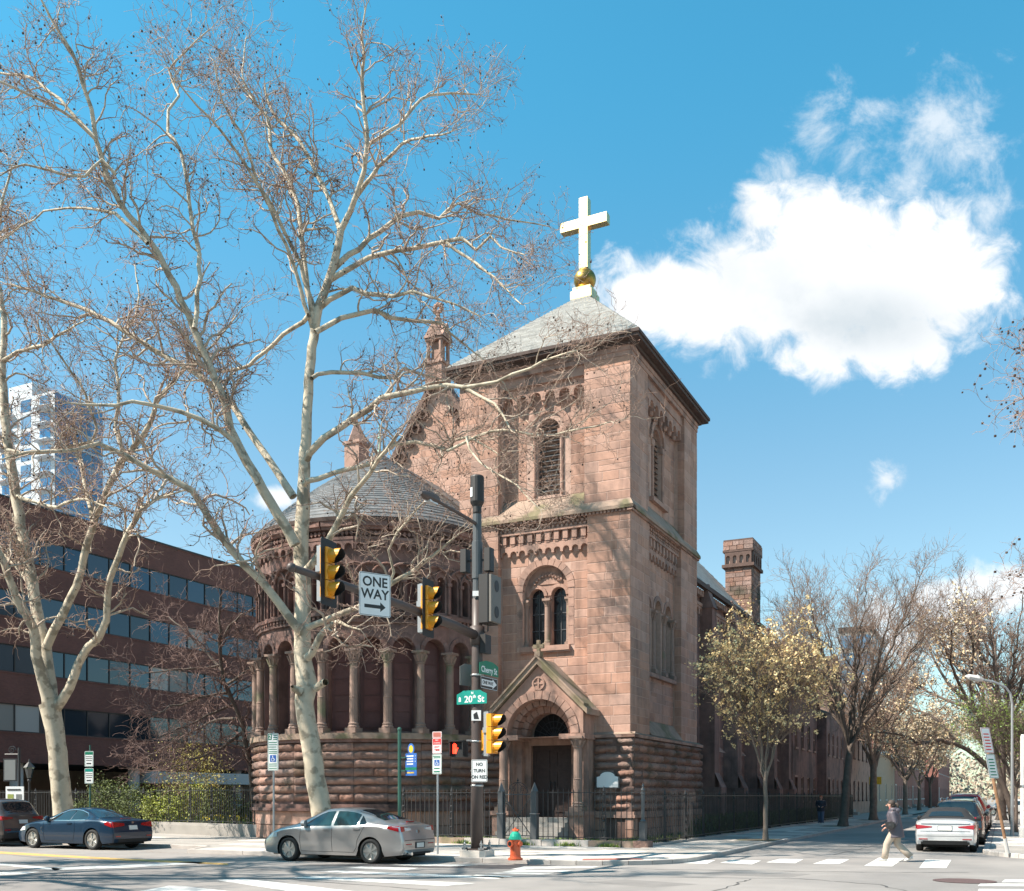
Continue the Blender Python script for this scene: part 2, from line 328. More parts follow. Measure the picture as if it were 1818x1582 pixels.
class Frame:                                     # wall frame: s to the right seen from outside, z up, d outward
    def __init__(s, O, S, vis=1.0):
        s.O = Vector(O); s.S = Vector(S).normalized(); s.Z = Vector((0, 0, 1)); s.N = s.S.cross(s.Z); s.vis = vis
    def __call__(s, a, z, d=0.0): return s.O + s.S * a + s.Z * z + s.N * d
    def mtx(s, a, z, d, ls=1, lz=1, ld=1):
        p = s(a, z, d); return Matrix(((s.S.x * ls, s.Z.x * lz, s.N.x * ld, p.x), (s.S.y * ls, s.Z.y * lz, s.N.y * ld, p.y), (s.S.z * ls, s.Z.z * lz, s.N.z * ld, p.z), (0, 0, 0, 1)))
FLAT = Frame((0, 0, 0), (1, 0, 0))               # a sign or wall that faces local -Y
def archpoly(c, w, zb, zs, n=12, pointed=0):
    r = w / 2; return [(c - r, zb), (c + r, zb)] + [(c + r * math.cos(math.pi * i / n), zs + r * math.sin(math.pi * i / n)) for i in range(n + 1)]
def rrect(x0, x1, z0, z1, r=.04, n=4):
    out = []
    for cx, cz, a0 in ((x1 - r, z0 + r, -90), (x1 - r, z1 - r, 0), (x0 + r, z1 - r, 90), (x0 + r, z0 + r, 180)):
        out += [(cx + r * math.cos(R(a0 + 90 * i / n)), cz + r * math.sin(R(a0 + 90 * i / n))) for i in range(n + 1)]
    return out
def text(body, size, m, parent, F, s, z, d=.006, name='lettering', sx=1.0, align='CENTER', bold=0.0):
    cu = bpy.data.curves.new(name, 'FONT'); cu.body = body; cu.size = size; cu.align_x = align; cu.align_y = 'CENTER'; cu.extrude = .002; cu.offset = bold; cu.resolution_u = 3
    tmp = bpy.data.objects.new('text', cu); me = bpy.data.meshes.new_from_object(tmp); bpy.data.objects.remove(tmp); bpy.data.curves.remove(cu)
    me.materials.clear(); me.materials.append(MATS[m]); o = link(name, me, parent); o.matrix_basis = F.mtx(s, z, d, sx, 1, 1); return o
# ------------------------------------------------------------------ ground, roads, pavements
def sheet(name, pts, m, z=0.0, parent=None, kind='structure', label=None):
    b = MB(); vs = [W(x, y, z) for x, y in pts]; tr = tessellate_polygon([[Vector((p.x, p.y, 0)) for p in vs]])
    fs = []
    for t in tr:
        a, c, d = (vs[i] for i in t); fs.append(t if (c - a).cross(d - a).z > 0 else t[::-1])
    b.add(vs, fs); return b.obj(name, m, parent, kind=kind, label=label)
b = MB(); b.quad((-1800, -1800, 0), (1800, -1800, 0), (1800, 1800, 0), (-1800, 1800, 0)); struct(b.obj('road', 'asphalt'))
def arc(cx, cy, r, a0, a1, n=8): return [(cx + r * math.cos(R(a0 + (a1 - a0) * i / n)), cy + r * math.sin(R(a0 + (a1 - a0) * i / n))) for i in range(n + 1)]
CH_KERB = [(-70, -9.7), (-11.4, -9.7), (-10.4, -11.6)] + [(-6, -11.6), (1.9, -11.6)] + arc(1.9, -8.6, 3.0, -90, 0, 7) + [(4.9, 0), (4.9, 130)]
RT_KERB = [(11.75, 130), (11.75, -1.0)] + arc(15.0, -1.0, 3.25, 180, 270, 6) + [(24, -4.25), (90, -4.25)]
def pavement(name, kerb, close, inner, flip):
    b = MB(); path = kerb + close; vs = [W(x, y, KERB - .012) for x, y in path]
    tr = tessellate_polygon([[Vector((p.x, p.y, 0)) for p in vs]]); fs = []
    for t in tr:
        a, c, d = (vs[i] for i in t); fs.append(t if (c - a).cross(d - a).z > 0 else t[::-1])
    b.add(vs, fs); root = struct(b.obj(name, 'concrete_dk'))
    pts = [Vector((x, y)) for x, y in kerb]; d = 0
    for i in range(len(pts) - 1):                                   # kerb stones, end to end along the edge
        L = (pts[i + 1] - pts[i]).length; n = max(1, round(L / 2.1)) if L < 60 else max(1, round(L / 3.0))
        t = (pts[i + 1] - pts[i]).normalized(); nn = Vector((-t.y, t.x)) * flip
        for k in range(n):
            a = pts[i] + t * (L * k / n + .008); c = pts[i] + t * (L * (k + 1) / n - .008)
            mid = (a + c) / 2
            if mid.y > 62 or mid.x < -32 or mid.x > 30: continue
            q = MB(); h = KERB + rnd.uniform(-.004, .006); v = []
            for zz in (-.05, h - .015, h): 
                ins = 0.015 if zz == h else 0.0
                v += [W(*(a + nn * ins), zz), W(*(c + nn * ins), zz)]
            v += [W(*(a + nn * .17), h), W(*(c + nn * .17), h)]
            q.add(v, ((0, 1, 3, 2), (2, 3, 5, 4), (4, 5, 7, 6), (0, 2, 4, 6), (1, 7, 5, 3)) if flip > 0 else ((2, 3, 1, 0), (4, 5, 3, 2), (6, 7, 5, 4), (6, 4, 2, 0), (3, 5, 7, 1)))
            q.obj('kerb_stone', 'kerbstone', root)
    return root
pave = pavement('pavement', CH_KERB, [(-70, 130)], None, 1)
pave_r = pavement('pavement', RT_KERB, [(90, 130)], None, 1)
slab = MB().box(-.5, .5, -.5, .5, -.5, .5).mesh('paving_slab', 'concrete'); slab_d = MB().box(-.5, .5, -.5, .5, -.5, .5).mesh('paving_slab', 'concrete_dk')
def inside(kerb, x, y, m):
    for i in range(len(kerb) - 1):
        ax, ay = kerb[i]; bx, by = kerb[i + 1]; L = math.hypot(bx - ax, by - ay); tx, ty = (bx - ax) / L, (by - ay) / L
        u = (x - ax) * tx + (y - ay) * ty
        if -m < u < L + m and (-(x - ax) * ty + (y - ay) * tx) < m: return False
    return True
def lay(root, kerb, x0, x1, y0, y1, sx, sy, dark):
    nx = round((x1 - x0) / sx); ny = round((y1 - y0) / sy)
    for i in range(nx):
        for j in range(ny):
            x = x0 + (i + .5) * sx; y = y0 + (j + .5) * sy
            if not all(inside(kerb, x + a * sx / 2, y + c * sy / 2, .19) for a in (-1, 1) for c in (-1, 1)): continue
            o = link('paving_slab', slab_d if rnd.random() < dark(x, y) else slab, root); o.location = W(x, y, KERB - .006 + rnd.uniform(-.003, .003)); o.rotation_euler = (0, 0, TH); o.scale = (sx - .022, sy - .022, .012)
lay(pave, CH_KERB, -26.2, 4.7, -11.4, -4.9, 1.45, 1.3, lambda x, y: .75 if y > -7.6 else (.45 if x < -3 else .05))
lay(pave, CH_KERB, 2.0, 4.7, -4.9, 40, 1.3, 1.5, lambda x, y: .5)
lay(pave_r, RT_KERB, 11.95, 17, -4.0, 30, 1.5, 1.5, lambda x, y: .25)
sheet('corner_fill', [(1.0, -11.42), (1.9, -11.4), (2.9, -11.2), (3.75, -10.6), (4.4, -9.8), (4.68, -8.8), (4.68, -5.0), (2.0, -5.0), (0.6, -9)], 'concrete', KERB - .0085, pave)
sheet('tactile_panel', [(2.6, -11.2), (2.45, -10.75), (3.6, -9.85), (3.95, -10.25)], 'tactile_red', KERB + .004, pave)
sheet('tactile_panel', [(12.9, -3.9), (12.9, -2.9), (15.2, -3.6), (15.4, -4.1)], 'tactile_red', KERB + .004, pave_r)
# painted markings
cw = struct(sheet('crosswalk', [(2.0, -9.6), (2.01, -9.6), (2.01, -9.59)], 'white_paint', .003))
def stripe(root, q, m='white_paint', name='stripe'): sheet(name, [gnd(*p) for p in q], m, .005, root, kind=None)
for q in ([(1142, 1528), (1208, 1532), (1216, 1527), (1160, 1524)], [(1213, 1533), (1255, 1534), (1270, 1527.5), (1232, 1526.5)], [(1278, 1532), (1335, 1535), (1352, 1528), (1300, 1526.5)],
          [(1360, 1531.5), (1412, 1533), (1427, 1525.5), (1384, 1525)], [(1443, 1534), (1490, 1534.5), (1508, 1526), (1470, 1525.5)], [(1534, 1537.5), (1584, 1538.5), (1606, 1524), (1560, 1523.5)],
          [(1632, 1541), (1680, 1541.5), (1689, 1527), (1643, 1526.5)]): stripe(cw, q)
cw2 = struct(sheet('crosswalk', [(-1, -18), (-1.01, -18), (-1.01, -18.01)], 'white_paint', .003))
for q in ([(690, 1536), (800, 1538.5), (850, 1536), (760, 1534.3)], [(615, 1541.5), (720, 1545), (745, 1541.5), (640, 1538.7)], [(563, 1548), (880, 1561), (905, 1557.5), (600, 1546)], [(517, 1558.5), (790, 1573.5), (845, 1568.5), (560, 1556)],
          [(385, 1563), (560, 1590), (640, 1584), (430, 1560)], [(890, 1548.5), (1000, 1549), (1018, 1546), (920, 1544.3)], [(905, 1544), (1050, 1541), (1065, 1538.6), (930, 1538.8)], [(835, 1556), (895, 1559.5), (912, 1556), (845, 1553.4)],
          [(860, 1551), (960, 1553), (985, 1550.8), (900, 1549.2)]): stripe(cw2, q)
cw3 = struct(sheet('crosswalk', [(20, -11), (20.01, -11), (20.01, -11.01)], 'white_paint', .003))
for q in ([(1778, 1567), (1830, 1567), (1836, 1562), (1784, 1562)], [(1736, 1573.5), (1830, 1574), (1832, 1569.5), (1740, 1569)], [(1736, 1583), (1840, 1585), (1842, 1579.5), (1738, 1578.5)]): stripe(cw3, q)
ln = struct(sheet('road_line', [(-15, -14), (-15.01, -14), (-15.01, -14.01)], 'white_paint', .003))
for q in ([(-60, 1531.5), (100, 1545.5), (112, 1542.5), (-60, 1527.5)], [(95, 1545.5), (240, 1540), (365, 1533), (350, 1530), (90, 1541)], [(-60, 1556), (40, 1552.5), (72, 1548), (-60, 1549)], [(244, 1583), (400, 1592), (420, 1584), (330, 1574), (300, 1573)]): stripe(ln, q)
yl = struct(sheet('road_line', [(-16, -14), (-16.01, -14), (-16.01, -14.01)], 'yellow_paint', .003))
for q in ([(-150, 1508.5), (0, 1516), (210, 1527.5), (210, 1524), (0, 1512), (-150, 1505)], [(210, 1527.5), (405, 1536), (405, 1533), (210, 1524)]): stripe(yl, q, 'yellow_paint')
# darker repair patch in the carriageway at the kerb, and a manhole
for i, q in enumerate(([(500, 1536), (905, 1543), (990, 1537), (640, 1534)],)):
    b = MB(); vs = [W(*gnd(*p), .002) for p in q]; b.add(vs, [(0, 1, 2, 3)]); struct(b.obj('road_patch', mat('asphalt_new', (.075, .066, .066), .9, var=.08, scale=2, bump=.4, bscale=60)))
pm2 = mat('asphalt_patch', (.19, .176, .166), .9, var=.1, scale=2, bump=.4, bscale=60)
for q in ([(1230, 1552), (1400, 1558), (1440, 1552), (1280, 1547.5)], [(1040, 1566), (1160, 1576), (1240, 1570), (1110, 1561.5)], [(1470, 1512), (1540, 1516), (1580, 1499), (1520, 1496)], [(40, 1560), (180, 1568), (250, 1561), (110, 1554)]):
    b = MB(); b.add([W(*gnd(*p), .0015) for p in q], [(0, 1, 2, 3)]); struct(b.obj('road_patch', pm2))
x, y = gnd(1712, 1564.5); b = MB(); b.lathe([(.40, .0), (.42, .009), (.36, .009), (.35, .005), (.30, .005), (.29, .009), (.22, .009), (.21, .005), (.12, .005), (.11, .009), (.001, .009)], 28)
t = tag(b.obj('manhole_cover', 'manhole'), 'round rusty iron manhole cover set in the asphalt at lower right', 'manhole cover'); t.location = W(x, y, .001); t.scale = (1.45, 1.45, 1)
# tar seams across the worn carriageway
tar = mat('tar', (.05, .048, .047), .7)
for pts in ([(-60, 1549), (160, 1553), (330, 1556), (520, 1562), (760, 1580)], [(930, 1543), (1010, 1552), (1150, 1557), (1420, 1560), (1560, 1571), (1640, 1590)], [(1140, 1543), (1330, 1546), (1560, 1549), (1720, 1549)], [(20, 1519), (200, 1531), (420, 1541), (500, 1546)], [(1330, 1561), (1300, 1572), (1240, 1592)], [(1480, 1518), (1560, 1500), (1610, 1480)]):
    P = [Vector(gnd(*p)) for p in pts]; b = MB(); q = []
    for i in range(len(P) - 1):
        for k in range(8): a = P[i].lerp(P[i + 1], k / 8); q.append(a + Vector((rnd.uniform(-.05, .05), rnd.uniform(-.05, .05))))
    q.append(P[-1])
    for i in range(len(q) - 1):
        d = (q[i + 1] - q[i]).normalized(); nn = Vector((-d.y, d.x)) * rnd.uniform(.012, .03); b.add([W(*v, .003) for v in (q[i] - nn, q[i + 1] - nn, q[i + 1] + nn, q[i] + nn)], [(0, 1, 2, 3)])
    struct(b.obj('tar_seam', tar))
# planted lots
struct(sheet('lawn', [(1.85, -4.35), (1.85, 47), (-0.2, 47), (-6.5, 2), (-6.5, -4.4)], 'soil', KERB + .05))
struct(sheet('garden', [(-12.6, -3.4), (-22, -1.4), (-44.5, 2), (-44.5, 60), (-17, 45), (-16, 5), (-13, -1)], 'soil', KERB + .25))

# ------------------------------------------------------------------ the church
church = thing('church', 'brownstone church with square tower, pyramid roof and round columned apse on the corner', 'church', W(0, 0, 0), TH)
STONES = []
def srange(poly, za, zb):
    lo, hi = 1e9, -1e9; n = len(poly)
    for k in range(7):
        z = za + (zb - za) * k / 6; 
        for i in range(n):
            (x0, z0), (x1, z1) = poly[i], poly[(i + 1) % n]
            if (z0 <= z <= z1 or z1 <= z <= z0) and abs(z1 - z0) > 1e-6:
                x = x0 + (x1 - x0) * (z - z0) / (z1 - z0); lo = min(lo, x); hi = max(hi, x)
    return (lo, hi) if hi > lo else None
def stones(F, s0, s1, z0, z1, d, cuts=(), rows=(.29, .43), lens=(.5, 1.35), kind='ashlar', keep=None):
    z = z0
    while z < z1 - .1:
        h = rnd.uniform(*rows); 
        if z + h > z1 - .15: h = z1 - z
        iv = [(s0, s1)]
        for c in cuts:
            rg = srange(c, z + .01, z + h - .01)
            if not rg: continue
            nv = []
            for a, e in iv:
                if rg[1] <= a or rg[0] >= e: nv.append((a, e)); continue
                if rg[0] - a > .06: nv.append((a, rg[0]))
                if e - rg[1] > .06: nv.append((rg[1], e))
            iv = nv
        for a, e in iv:
            cur = a
            while cur < e - .02:
                l = rnd.uniform(*lens)
                if e - (cur + l) < lens[0] * .7: l = e - cur
                if kind == 'ashlar' and rnd.random() < .10 and h > .36 and l > .6:      # a course split into small pieces here and there
                    q = h * rnd.uniform(.4, .6)
                    for za, hh in ((z, q), (z + q, h - q)): STONES.append((kind, F, cur, cur + l, za, za + hh, d))
                else: STONES.append((kind, F, cur, cur + l, z, z + h, d))
                cur += l
        z += h
FF = Frame((0, 0, 0), (1, 0, 0), 1.0); FR = Frame((0, 0, 0), (0, 1, 0), .55)
TWD, TDP = 7.2, 8.9
wall = MB(); trim = MB(); moss = MB()
def arch_ring(B, F, c, zs, r0, r1, d0, d1, n=11, a0=0, a1=180, gap=.5):   # separate voussoirs with open joints
    for i in range(n):
        t0 = R(a0 + (a1 - a0) * i / n) + R(gap); t1 = R(a0 + (a1 - a0) * (i + 1) / n) - R(gap); tm = (t0 + t1) / 2
        B.prism(F, [(c + r * math.cos(t), zs + r * math.sin(t)) for r, t in ((r0, t0), (r1, t0), (r1, tm), (r1, t1), (r0, t1), (r0, tm))], d0, d1, back=True)
def scallops(B, F, s0, s1, z0, z1, n, d0, d1):
    w = (s1 - s0) / n; r = w * .36; poly = [(s1, z1), (s0, z1), (s0, z0)]
    for i in range(n):
        c = s0 + (i + .5) * w; zc = z0 + r * .55
        poly += [(c - r, z0)] + [(c - r * math.cos(math.pi * k / 6), zc + r * math.sin(math.pi * k / 6)) for k in range(7)] + [(c + r, z0)]
    poly += [(s1, z0)]
    B.prism(F, poly, d0, d1, back=True)
def column(F, s, d, z0, z1, r, parent, name='column', m='column_stone'):
    B = MB(); p = F(s, 0, d); h = z1 - z0
    B.cbox((p.x, p.y, z0 + .06 * h * .5), r * 3.1, r * 3.1, .06 * h); B.cbox((p.x, p.y, z1 - .04), r * 3.2, r * 3.2, .09)
    prof = [(r * 1.42, .06 * h), (r * 1.5, .075 * h), (r * 1.2, .095 * h), (r * 1.32, .11 * h), (r * 1.02, .13 * h), (r, .42 * h), (r * 1.05, .425 * h), (r * 1.05, .435 * h), (r * .97, .44 * h), (r * .92, .845 * h), (r * 1.12, .85 * h), (r * 1.12, .865 * h), (r * .95, .87 * h), (r * 1.15, .91 * h), (r * 1.55, h - .085)]
    B.lathe([(a, z0 + z) for a, z in prof], 14, (p.x, p.y, 0))
    for i in range(8):                                             # carved leaves of the capital
        t = 2 * math.pi * i / 8; a = Vector((math.cos(t), math.sin(t), 0)); o = Vector((p.x, p.y, 0))
        B.tube([o + a * r * .95 + Vector((0, 0, z0 + .875 * h)), o + a * r * 1.3 + Vector((0, 0, z0 + .925 * h)), o + a * r * 1.65 + Vector((0, 0, z0 + .95 * h)), o + a * r * 1.45 + Vector((0, 0, z0 + .94 * h))], [r * .3, r * .34, r * .22, r * .1], 5)
    return B.obj(name, m, parent, smooth=False)
def glazing(F, c, w, zb, zs, d, parent, bars=True, m='pane'):
    B = MB(); B.prism(F, archpoly(c, w, zb, zs), d - .03, d, sides=False); o = B.obj('window', m, parent)
    if bars:
        B = MB(); n = max(2, round((zs - zb) / .75))
        for k in range(1, n + 1): z = zb + (zs - zb) * k / n; B.fbox(F, c - w / 2, c + w / 2, z - .018, z + .018, d, d + .03)
        B.fbox(F, c - .016, c + .016, zb, zs + w / 2 - .02, d, d + .03); B.obj('glazing_bar', 'lead', o)
    return o
# --- lower stage
def corbels(F, s0, s1, d, n):
    scallops(trim, F, s0, s1, 11.12, 11.52, n, d - .1, d + .17)
    w = (s1 - s0) / n
    trim.fbox(F, s0, s1, 11.52, 11.60, d - .1, d + .12)
    for i in range(n):
        trim.fbox(F, s0 + (i + .18) * w, s0 + (i + .72) * w, 11.60, 11.93, d - .05, d + .22); trim.fbox(F, s0 + (i + .24) * w, s0 + (i + .66) * w, 11.52, 11.6, d + .121, d + .19)
    trim.fbox(F, s0, s1, 11.93, 12.03, d - .1, d + .26)
    for r in range(3):
        for i in range(n * 2):
            trim.fbox(F, s0 + (i + .1 + .5 * (r % 2)) * w / 2, min(s1, s0 + (i + .62 + .5 * (r % 2)) * w / 2), 12.04 + r * .11, 12.13 + r * .11, d - .05, d + .27 + r * .04)
    trim.fbox(F, s0, s1, 12.03, 12.37, d - .1, d + .2)
BIGW = archpoly(-3.6, 1.92, 7.55, 9.74)
def core(F, a, c, r0, r1, holes, rd):
    wall.prism(F, [(a + .02, 4.0), (r0 - .03, 4.0), (r0 - .03, 12.37), (a + .02, 12.37)], -1.0, 0)
    wall.prism(F, [(r1 + .03, 4.0), (c - .02, 4.0), (c - .02, 12.37), (r1 + .03, 12.37)], -1.0, 0)
    wall.prism(F, [(r0 - .1, 4.0), (r1 + .1, 4.0), (r1 + .1, 12.37), (r0 - .1, 12.37)], -.7, rd, holes)
core(FF, -TWD, 0, -5.45, -1.73, [BIGW], -.35); core(FR, 0, TDP, 2.18, 6.43, [archpoly(s, .86, 6.65, 9.3) for s in (2.95, 4.3, 5.65)], -.35)
PORCH = [(-5.05, 3.9), (-1.35, 3.9), (-1.35, 4.95), (-3.2, 6.75), (-5.05, 4.95)]
stones(FF, -TWD, -5.45, 4.1, 12.36, 0); stones(FF, -1.73, 0, 4.1, 12.36, 0, [PORCH])
stones(FF, -5.45, -1.73, 4.1, 11.12, -.35, [archpoly(-3.6, 2.42, 7.4, 9.74), PORCH])
stones(FR, 0, 2.18, 4.1, 12.36, 0); stones(FR, 6.43, TDP, 4.1, 12.36, 0); stones(FR, 2.18, 6.43, 4.75, 11.12, -.35, [archpoly(s, 1.06, 6.5, 9.3) for s in (2.95, 4.3, 5.65)])
corbels(FF, -5.45, -1.73, -.35, 10); corbels(FR, 2.18, 6.43, -.35, 10)
moss.prism(FR, [(2.18, 4.1), (6.43, 4.1), (6.43, 4.7), (2.18, 4.7)], -.4, -.345); moss.add([FR(2.18, 4.12, .1), FR(6.43, 4.12, .1), FR(6.43, 4.76, -.35), FR(2.18, 4.76, -.35)], [(0, 1, 2, 3)])
# front two-light window
arch_ring(trim, FF, -3.6, 9.74, .955, 1.24, -.5, -.32, 13)
trim.prism(FF, archpoly(-3.6, 2.0, 7.5, 9.74, 16), -.95, -.62, [archpoly(-4.06, .62, 7.6, 9.55), archpoly(-3.14, .62, 7.6, 9.55)])
for c in (-4.06, -3.14): arch_ring(trim, FF, c, 9.55, .31, .44, -.64, -.56, 7); glazing(FF, c, .64, 7.58, 9.55, -.86, church)
for s, r in ((-4.50, .085), (-3.6, .105), (-2.70, .085)): column(FF, s, -.57, 7.58, 9.42, r, church)
trim.fbox(FF, -4.65, -2.55, 7.36, 7.56, -.6, -.2)
for k in range(6):
    for s in (-1, 1): a, c = sorted((-3.6 + s * .97, -3.6 + s * 1.20)); trim.fbox(FF, a, c, 7.57 + k * .36, 7.57 + (k + 1) * .36 - .02, -.5, -.335)
trim.fbox(FF, -4.65, -2.55, 7.30, 7.355, -.6, -.24); trim.fbox(FF, -4.2, -3.0, 10.0, 10.35, -.62, -.585)
for i in range(9):
    t = R(35 + 110 * i / 8); trim.tube([FF(-3.6 + .72 * math.cos(t), 9.72 + .72 * math.sin(t), -.6), FF(-3.6 + .60 * math.cos(t + .1), 9.72 + .60 * math.sin(t + .1), -.54), FF(-3.6 + .66 * math.cos(t + .2), 9.72 + .66 * math.sin(t + .2), -.58)], [.05, .06, .03], 5)
# side three-light window
for s in (2.95, 4.3, 5.65):
    arch_ring(trim, FR, s, 9.3, .43, .62, -.42, -.31, 9); glazing(FR, s, .88, 6.65, 9.3, -.66, church)
for s in (2.42, 3.625, 4.975, 6.18): column(FR, s, -.33, 6.68, 9.2, .11, church)
trim.fbox(FR, 2.25, 6.35, 6.5, 6.66, -.45, -.16)
# string course between the stages
def weather(F, a, c, rec, r0, r1):
    d = .14; MB().fbox(F, a - d, c + d, 12.38, 12.50, -.2, d).obj('string_course', 'mossy_stone', church)
    m_ = MB(); m_.add([F(a - d, 12.5, d), F(c + d, 12.5, d), F(c, 12.74, 0), F(a, 12.74, 0)], [(0, 1, 2, 3)])
    m_.obj('weathering', 'mossy_stone', church); MB().add([F(r0, 12.735, .005), F(r1, 12.735, .005), F(r1, 13.36, rec + .01), F(r0, 13.36, rec + .01)], [(0, 1, 2, 3)]).obj('weathering', 'mossy_stone', church)
    n = round((c - a + 2 * d) / .15)
    for i in range(n): trim.fbox(F, a - d + (i + .2) * (c - a + 2 * d) / n, a - d + (i + .75) * (c - a + 2 * d) / n, 12.29, 12.375, -.1, .09)
weather(FF, -TWD, 0, -.55, -5.45, -1.85); weather(FR, 0, TDP, -.45, 2.0, 6.9)
# --- belfry stage
LOUV = archpoly(-3.55, .95, 13.45, 15.95)
def core2(F, a, c, r0, r1, holes, rd):
    wall.prism(F, [(a + .02, 12.7), (r0 - .03, 12.7), (r0 - .03, 18.5), (a + .02, 18.5)], -1.0, 0)
    wall.prism(F, [(r1 + .03, 12.7), (c - .02, 12.7), (c - .02, 18.5), (r1 + .03, 18.5)], -1.0, 0)
    wall.prism(F, [(r0 - .1, 12.7), (r1 + .1, 12.7), (r1 + .1, 18.5), (r0 - .1, 18.5)], -.9, rd, holes)
core2(FF, -TWD, 0, -5.45, -1.85, [LOUV], -.55); core2(FR, 0, TDP, 2.0, 6.9, [archpoly(4.5, 1.15, 13.8, 16.2)], -.45)
stones(FF, -TWD, -5.45, 12.76, 18.0, 0); stones(FF, -1.85, 0, 12.76, 18.0, 0); stones(FF, -5.45, -1.85, 13.36, 17.05, -.55, [archpoly(-3.55, 1.84, 13.2, 15.95)])
stones(FR, 0, 2.0, 12.76, 18.0, 0); stones(FR, 6.9, TDP, 12.76, 18.0, 0); stones(FR, 2.0, 6.9, 13.36, 17.05, -.45, [archpoly(4.5, 1.9, 13.7, 16.2)])
for F, a, c, d, n, lo, hi in ((FF, -5.45, -1.85, -.55, 6, -TWD, 0), (FR, 2.0, 6.9, -.45, 8, 0, TDP)):
    scallops(trim, F, a, c, 17.05, 17.65, n, d - .1, d + .32); trim.fbox(F, a, c, 17.65, 18.02, d - .1, -.09)
    for i in range(n):                                             # rounded corbel stones under the arches
        s = a + i * (c - a) / n
        if i: trim.lathe([(.001, -.2), (.09, -.16), (.12, 0)], 8, tuple(F(s, 17.06, d + .16)))
    trim.fbox(F, lo, hi, 18.02, 18.2, -.4, .035); trim.fbox(F, lo, hi, 18.2, 18.5, -.4, .07)
arch_ring(trim, FF, -3.55, 15.95, .70, .95, -.62, -.47, 11); arch_ring(trim, FF, -3.55, 15.95, .47, .68, -.7, -.56, 11)
for s in (-4.13, -2.97): trim.fbox(FF, s - .10, s + .10, 13.4, 15.95, -.7, -.565); trim.tube([FF(s, 13.45, -.52), FF(s, 15.9, -.52)], .06, 8); trim.fbox(FF, s - .16, s + .16, 15.72, 15.94, -.6, -.44)
trim.add([FF(-4.4, 13.3, -.45), FF(-2.7, 13.3, -.45), FF(-2.7, 13.5, -.8), FF(-4.4, 13.5, -.8)], [(0, 1, 2, 3)])
def louvres(F, c, w, zb, zs, d, n):
    B = MB(); B.prism(F, archpoly(c, w, zb, zs), d - .5, d - .45, sides=False); o = B.obj('louvre_window', 'void', church); sl = None
    for k in range(n):
        z = zb + .08 + k * (zs + w * .42 - zb) / n; ww = w if z < zs else 2 * math.sqrt(max(.01, (w / 2) ** 2 - (z - zs) ** 2))
        if sl is None:
            B = MB(); B.add([(-.5, -.10, .10), (.5, -.10, .10), (.5, .10, -.14), (-.5, .10, -.14), (-.5, -.10, .07), (.5, -.10, .07), (.5, .10, -.17), (-.5, .10, -.17)], [(3, 2, 1, 0), (4, 5, 6, 7), (0, 1, 5, 4), (2, 3, 7, 6)]); sl = B.mesh('slat', 'iron_grey')
        q = link('slat', sl, o); q.matrix_basis = F.mtx(c, z, d - .15, ww, .8, .9)
louvres(FF, -3.55, .95, 13.45, 15.95, -.62, 15); louvres(FR, 4.5, 1.15, 13.8, 16.2, -.52, 13)
arch_ring(trim, FR, 4.5, 16.2, .75, .98, -.5, -.36, 11); arch_ring(trim, FR, 4.5, 16.2, .56, .73, -.58, -.45, 11)
for s in (3.85, 5.15): trim.tube([FR(s, 13.75, -.42), FR(s, 16.15, -.42)], .07, 8); trim.fbox(FR, s - .15, s + .15, 15.95, 16.18, -.5, -.36)
trim.fbox(FR, 3.5, 5.5, 13.62, 13.8, -.5, -.25)
# back and left faces of the tower (plain)
wall.box(-TWD + .03, -.9, .9, TDP - .03, 12.3, 18.45); wall.box(-TWD + .03, -.9, .9, TDP - .03, 3.0, 12.3)
# --- rock-faced base of the tower
dbase = MB()
moss.obj('weathering', 'mossy_stone', church); moss = MB()
for F, a, c in ((FF, -7.45, -5.0), (FF, -1.4, .18), (FR, -.18, 9.05)):
    dbase.prism(F, [(a, .1), (c, .1), (c, 4.0), (a, 4.0)], -.9, .12)
    stones(F, a, c, 1.22, 3.92, .12, (), (.29, .32), (.7, 1.5) if F is FF else (.55, 1.2), 'rock')
    stones(F, a - .05, c + .05, .12, .95, .16, (), (.36, .44), (.7, 1.2), 'ashlar')
    trim.fbox(F, a - .08, c + .08, .96, 1.07, -.2, .27); trim.fbox(F, a - .04, c + .04, 1.07, 1.19, -.2, .2)
    trim.fbox(F, a - .06, c + .06, 3.93, 4.04, -.3, .24); MB().add([F(a - .06, 4.045, .24), F(c + .06, 4.045, .24), F(c, 4.14, 0), F(a, 4.14, 0)], [(0, 1, 2, 3)]).obj('weathering', 'mossy_stone', church)
dbase.obj('base_wall', 'dark_stone', church)
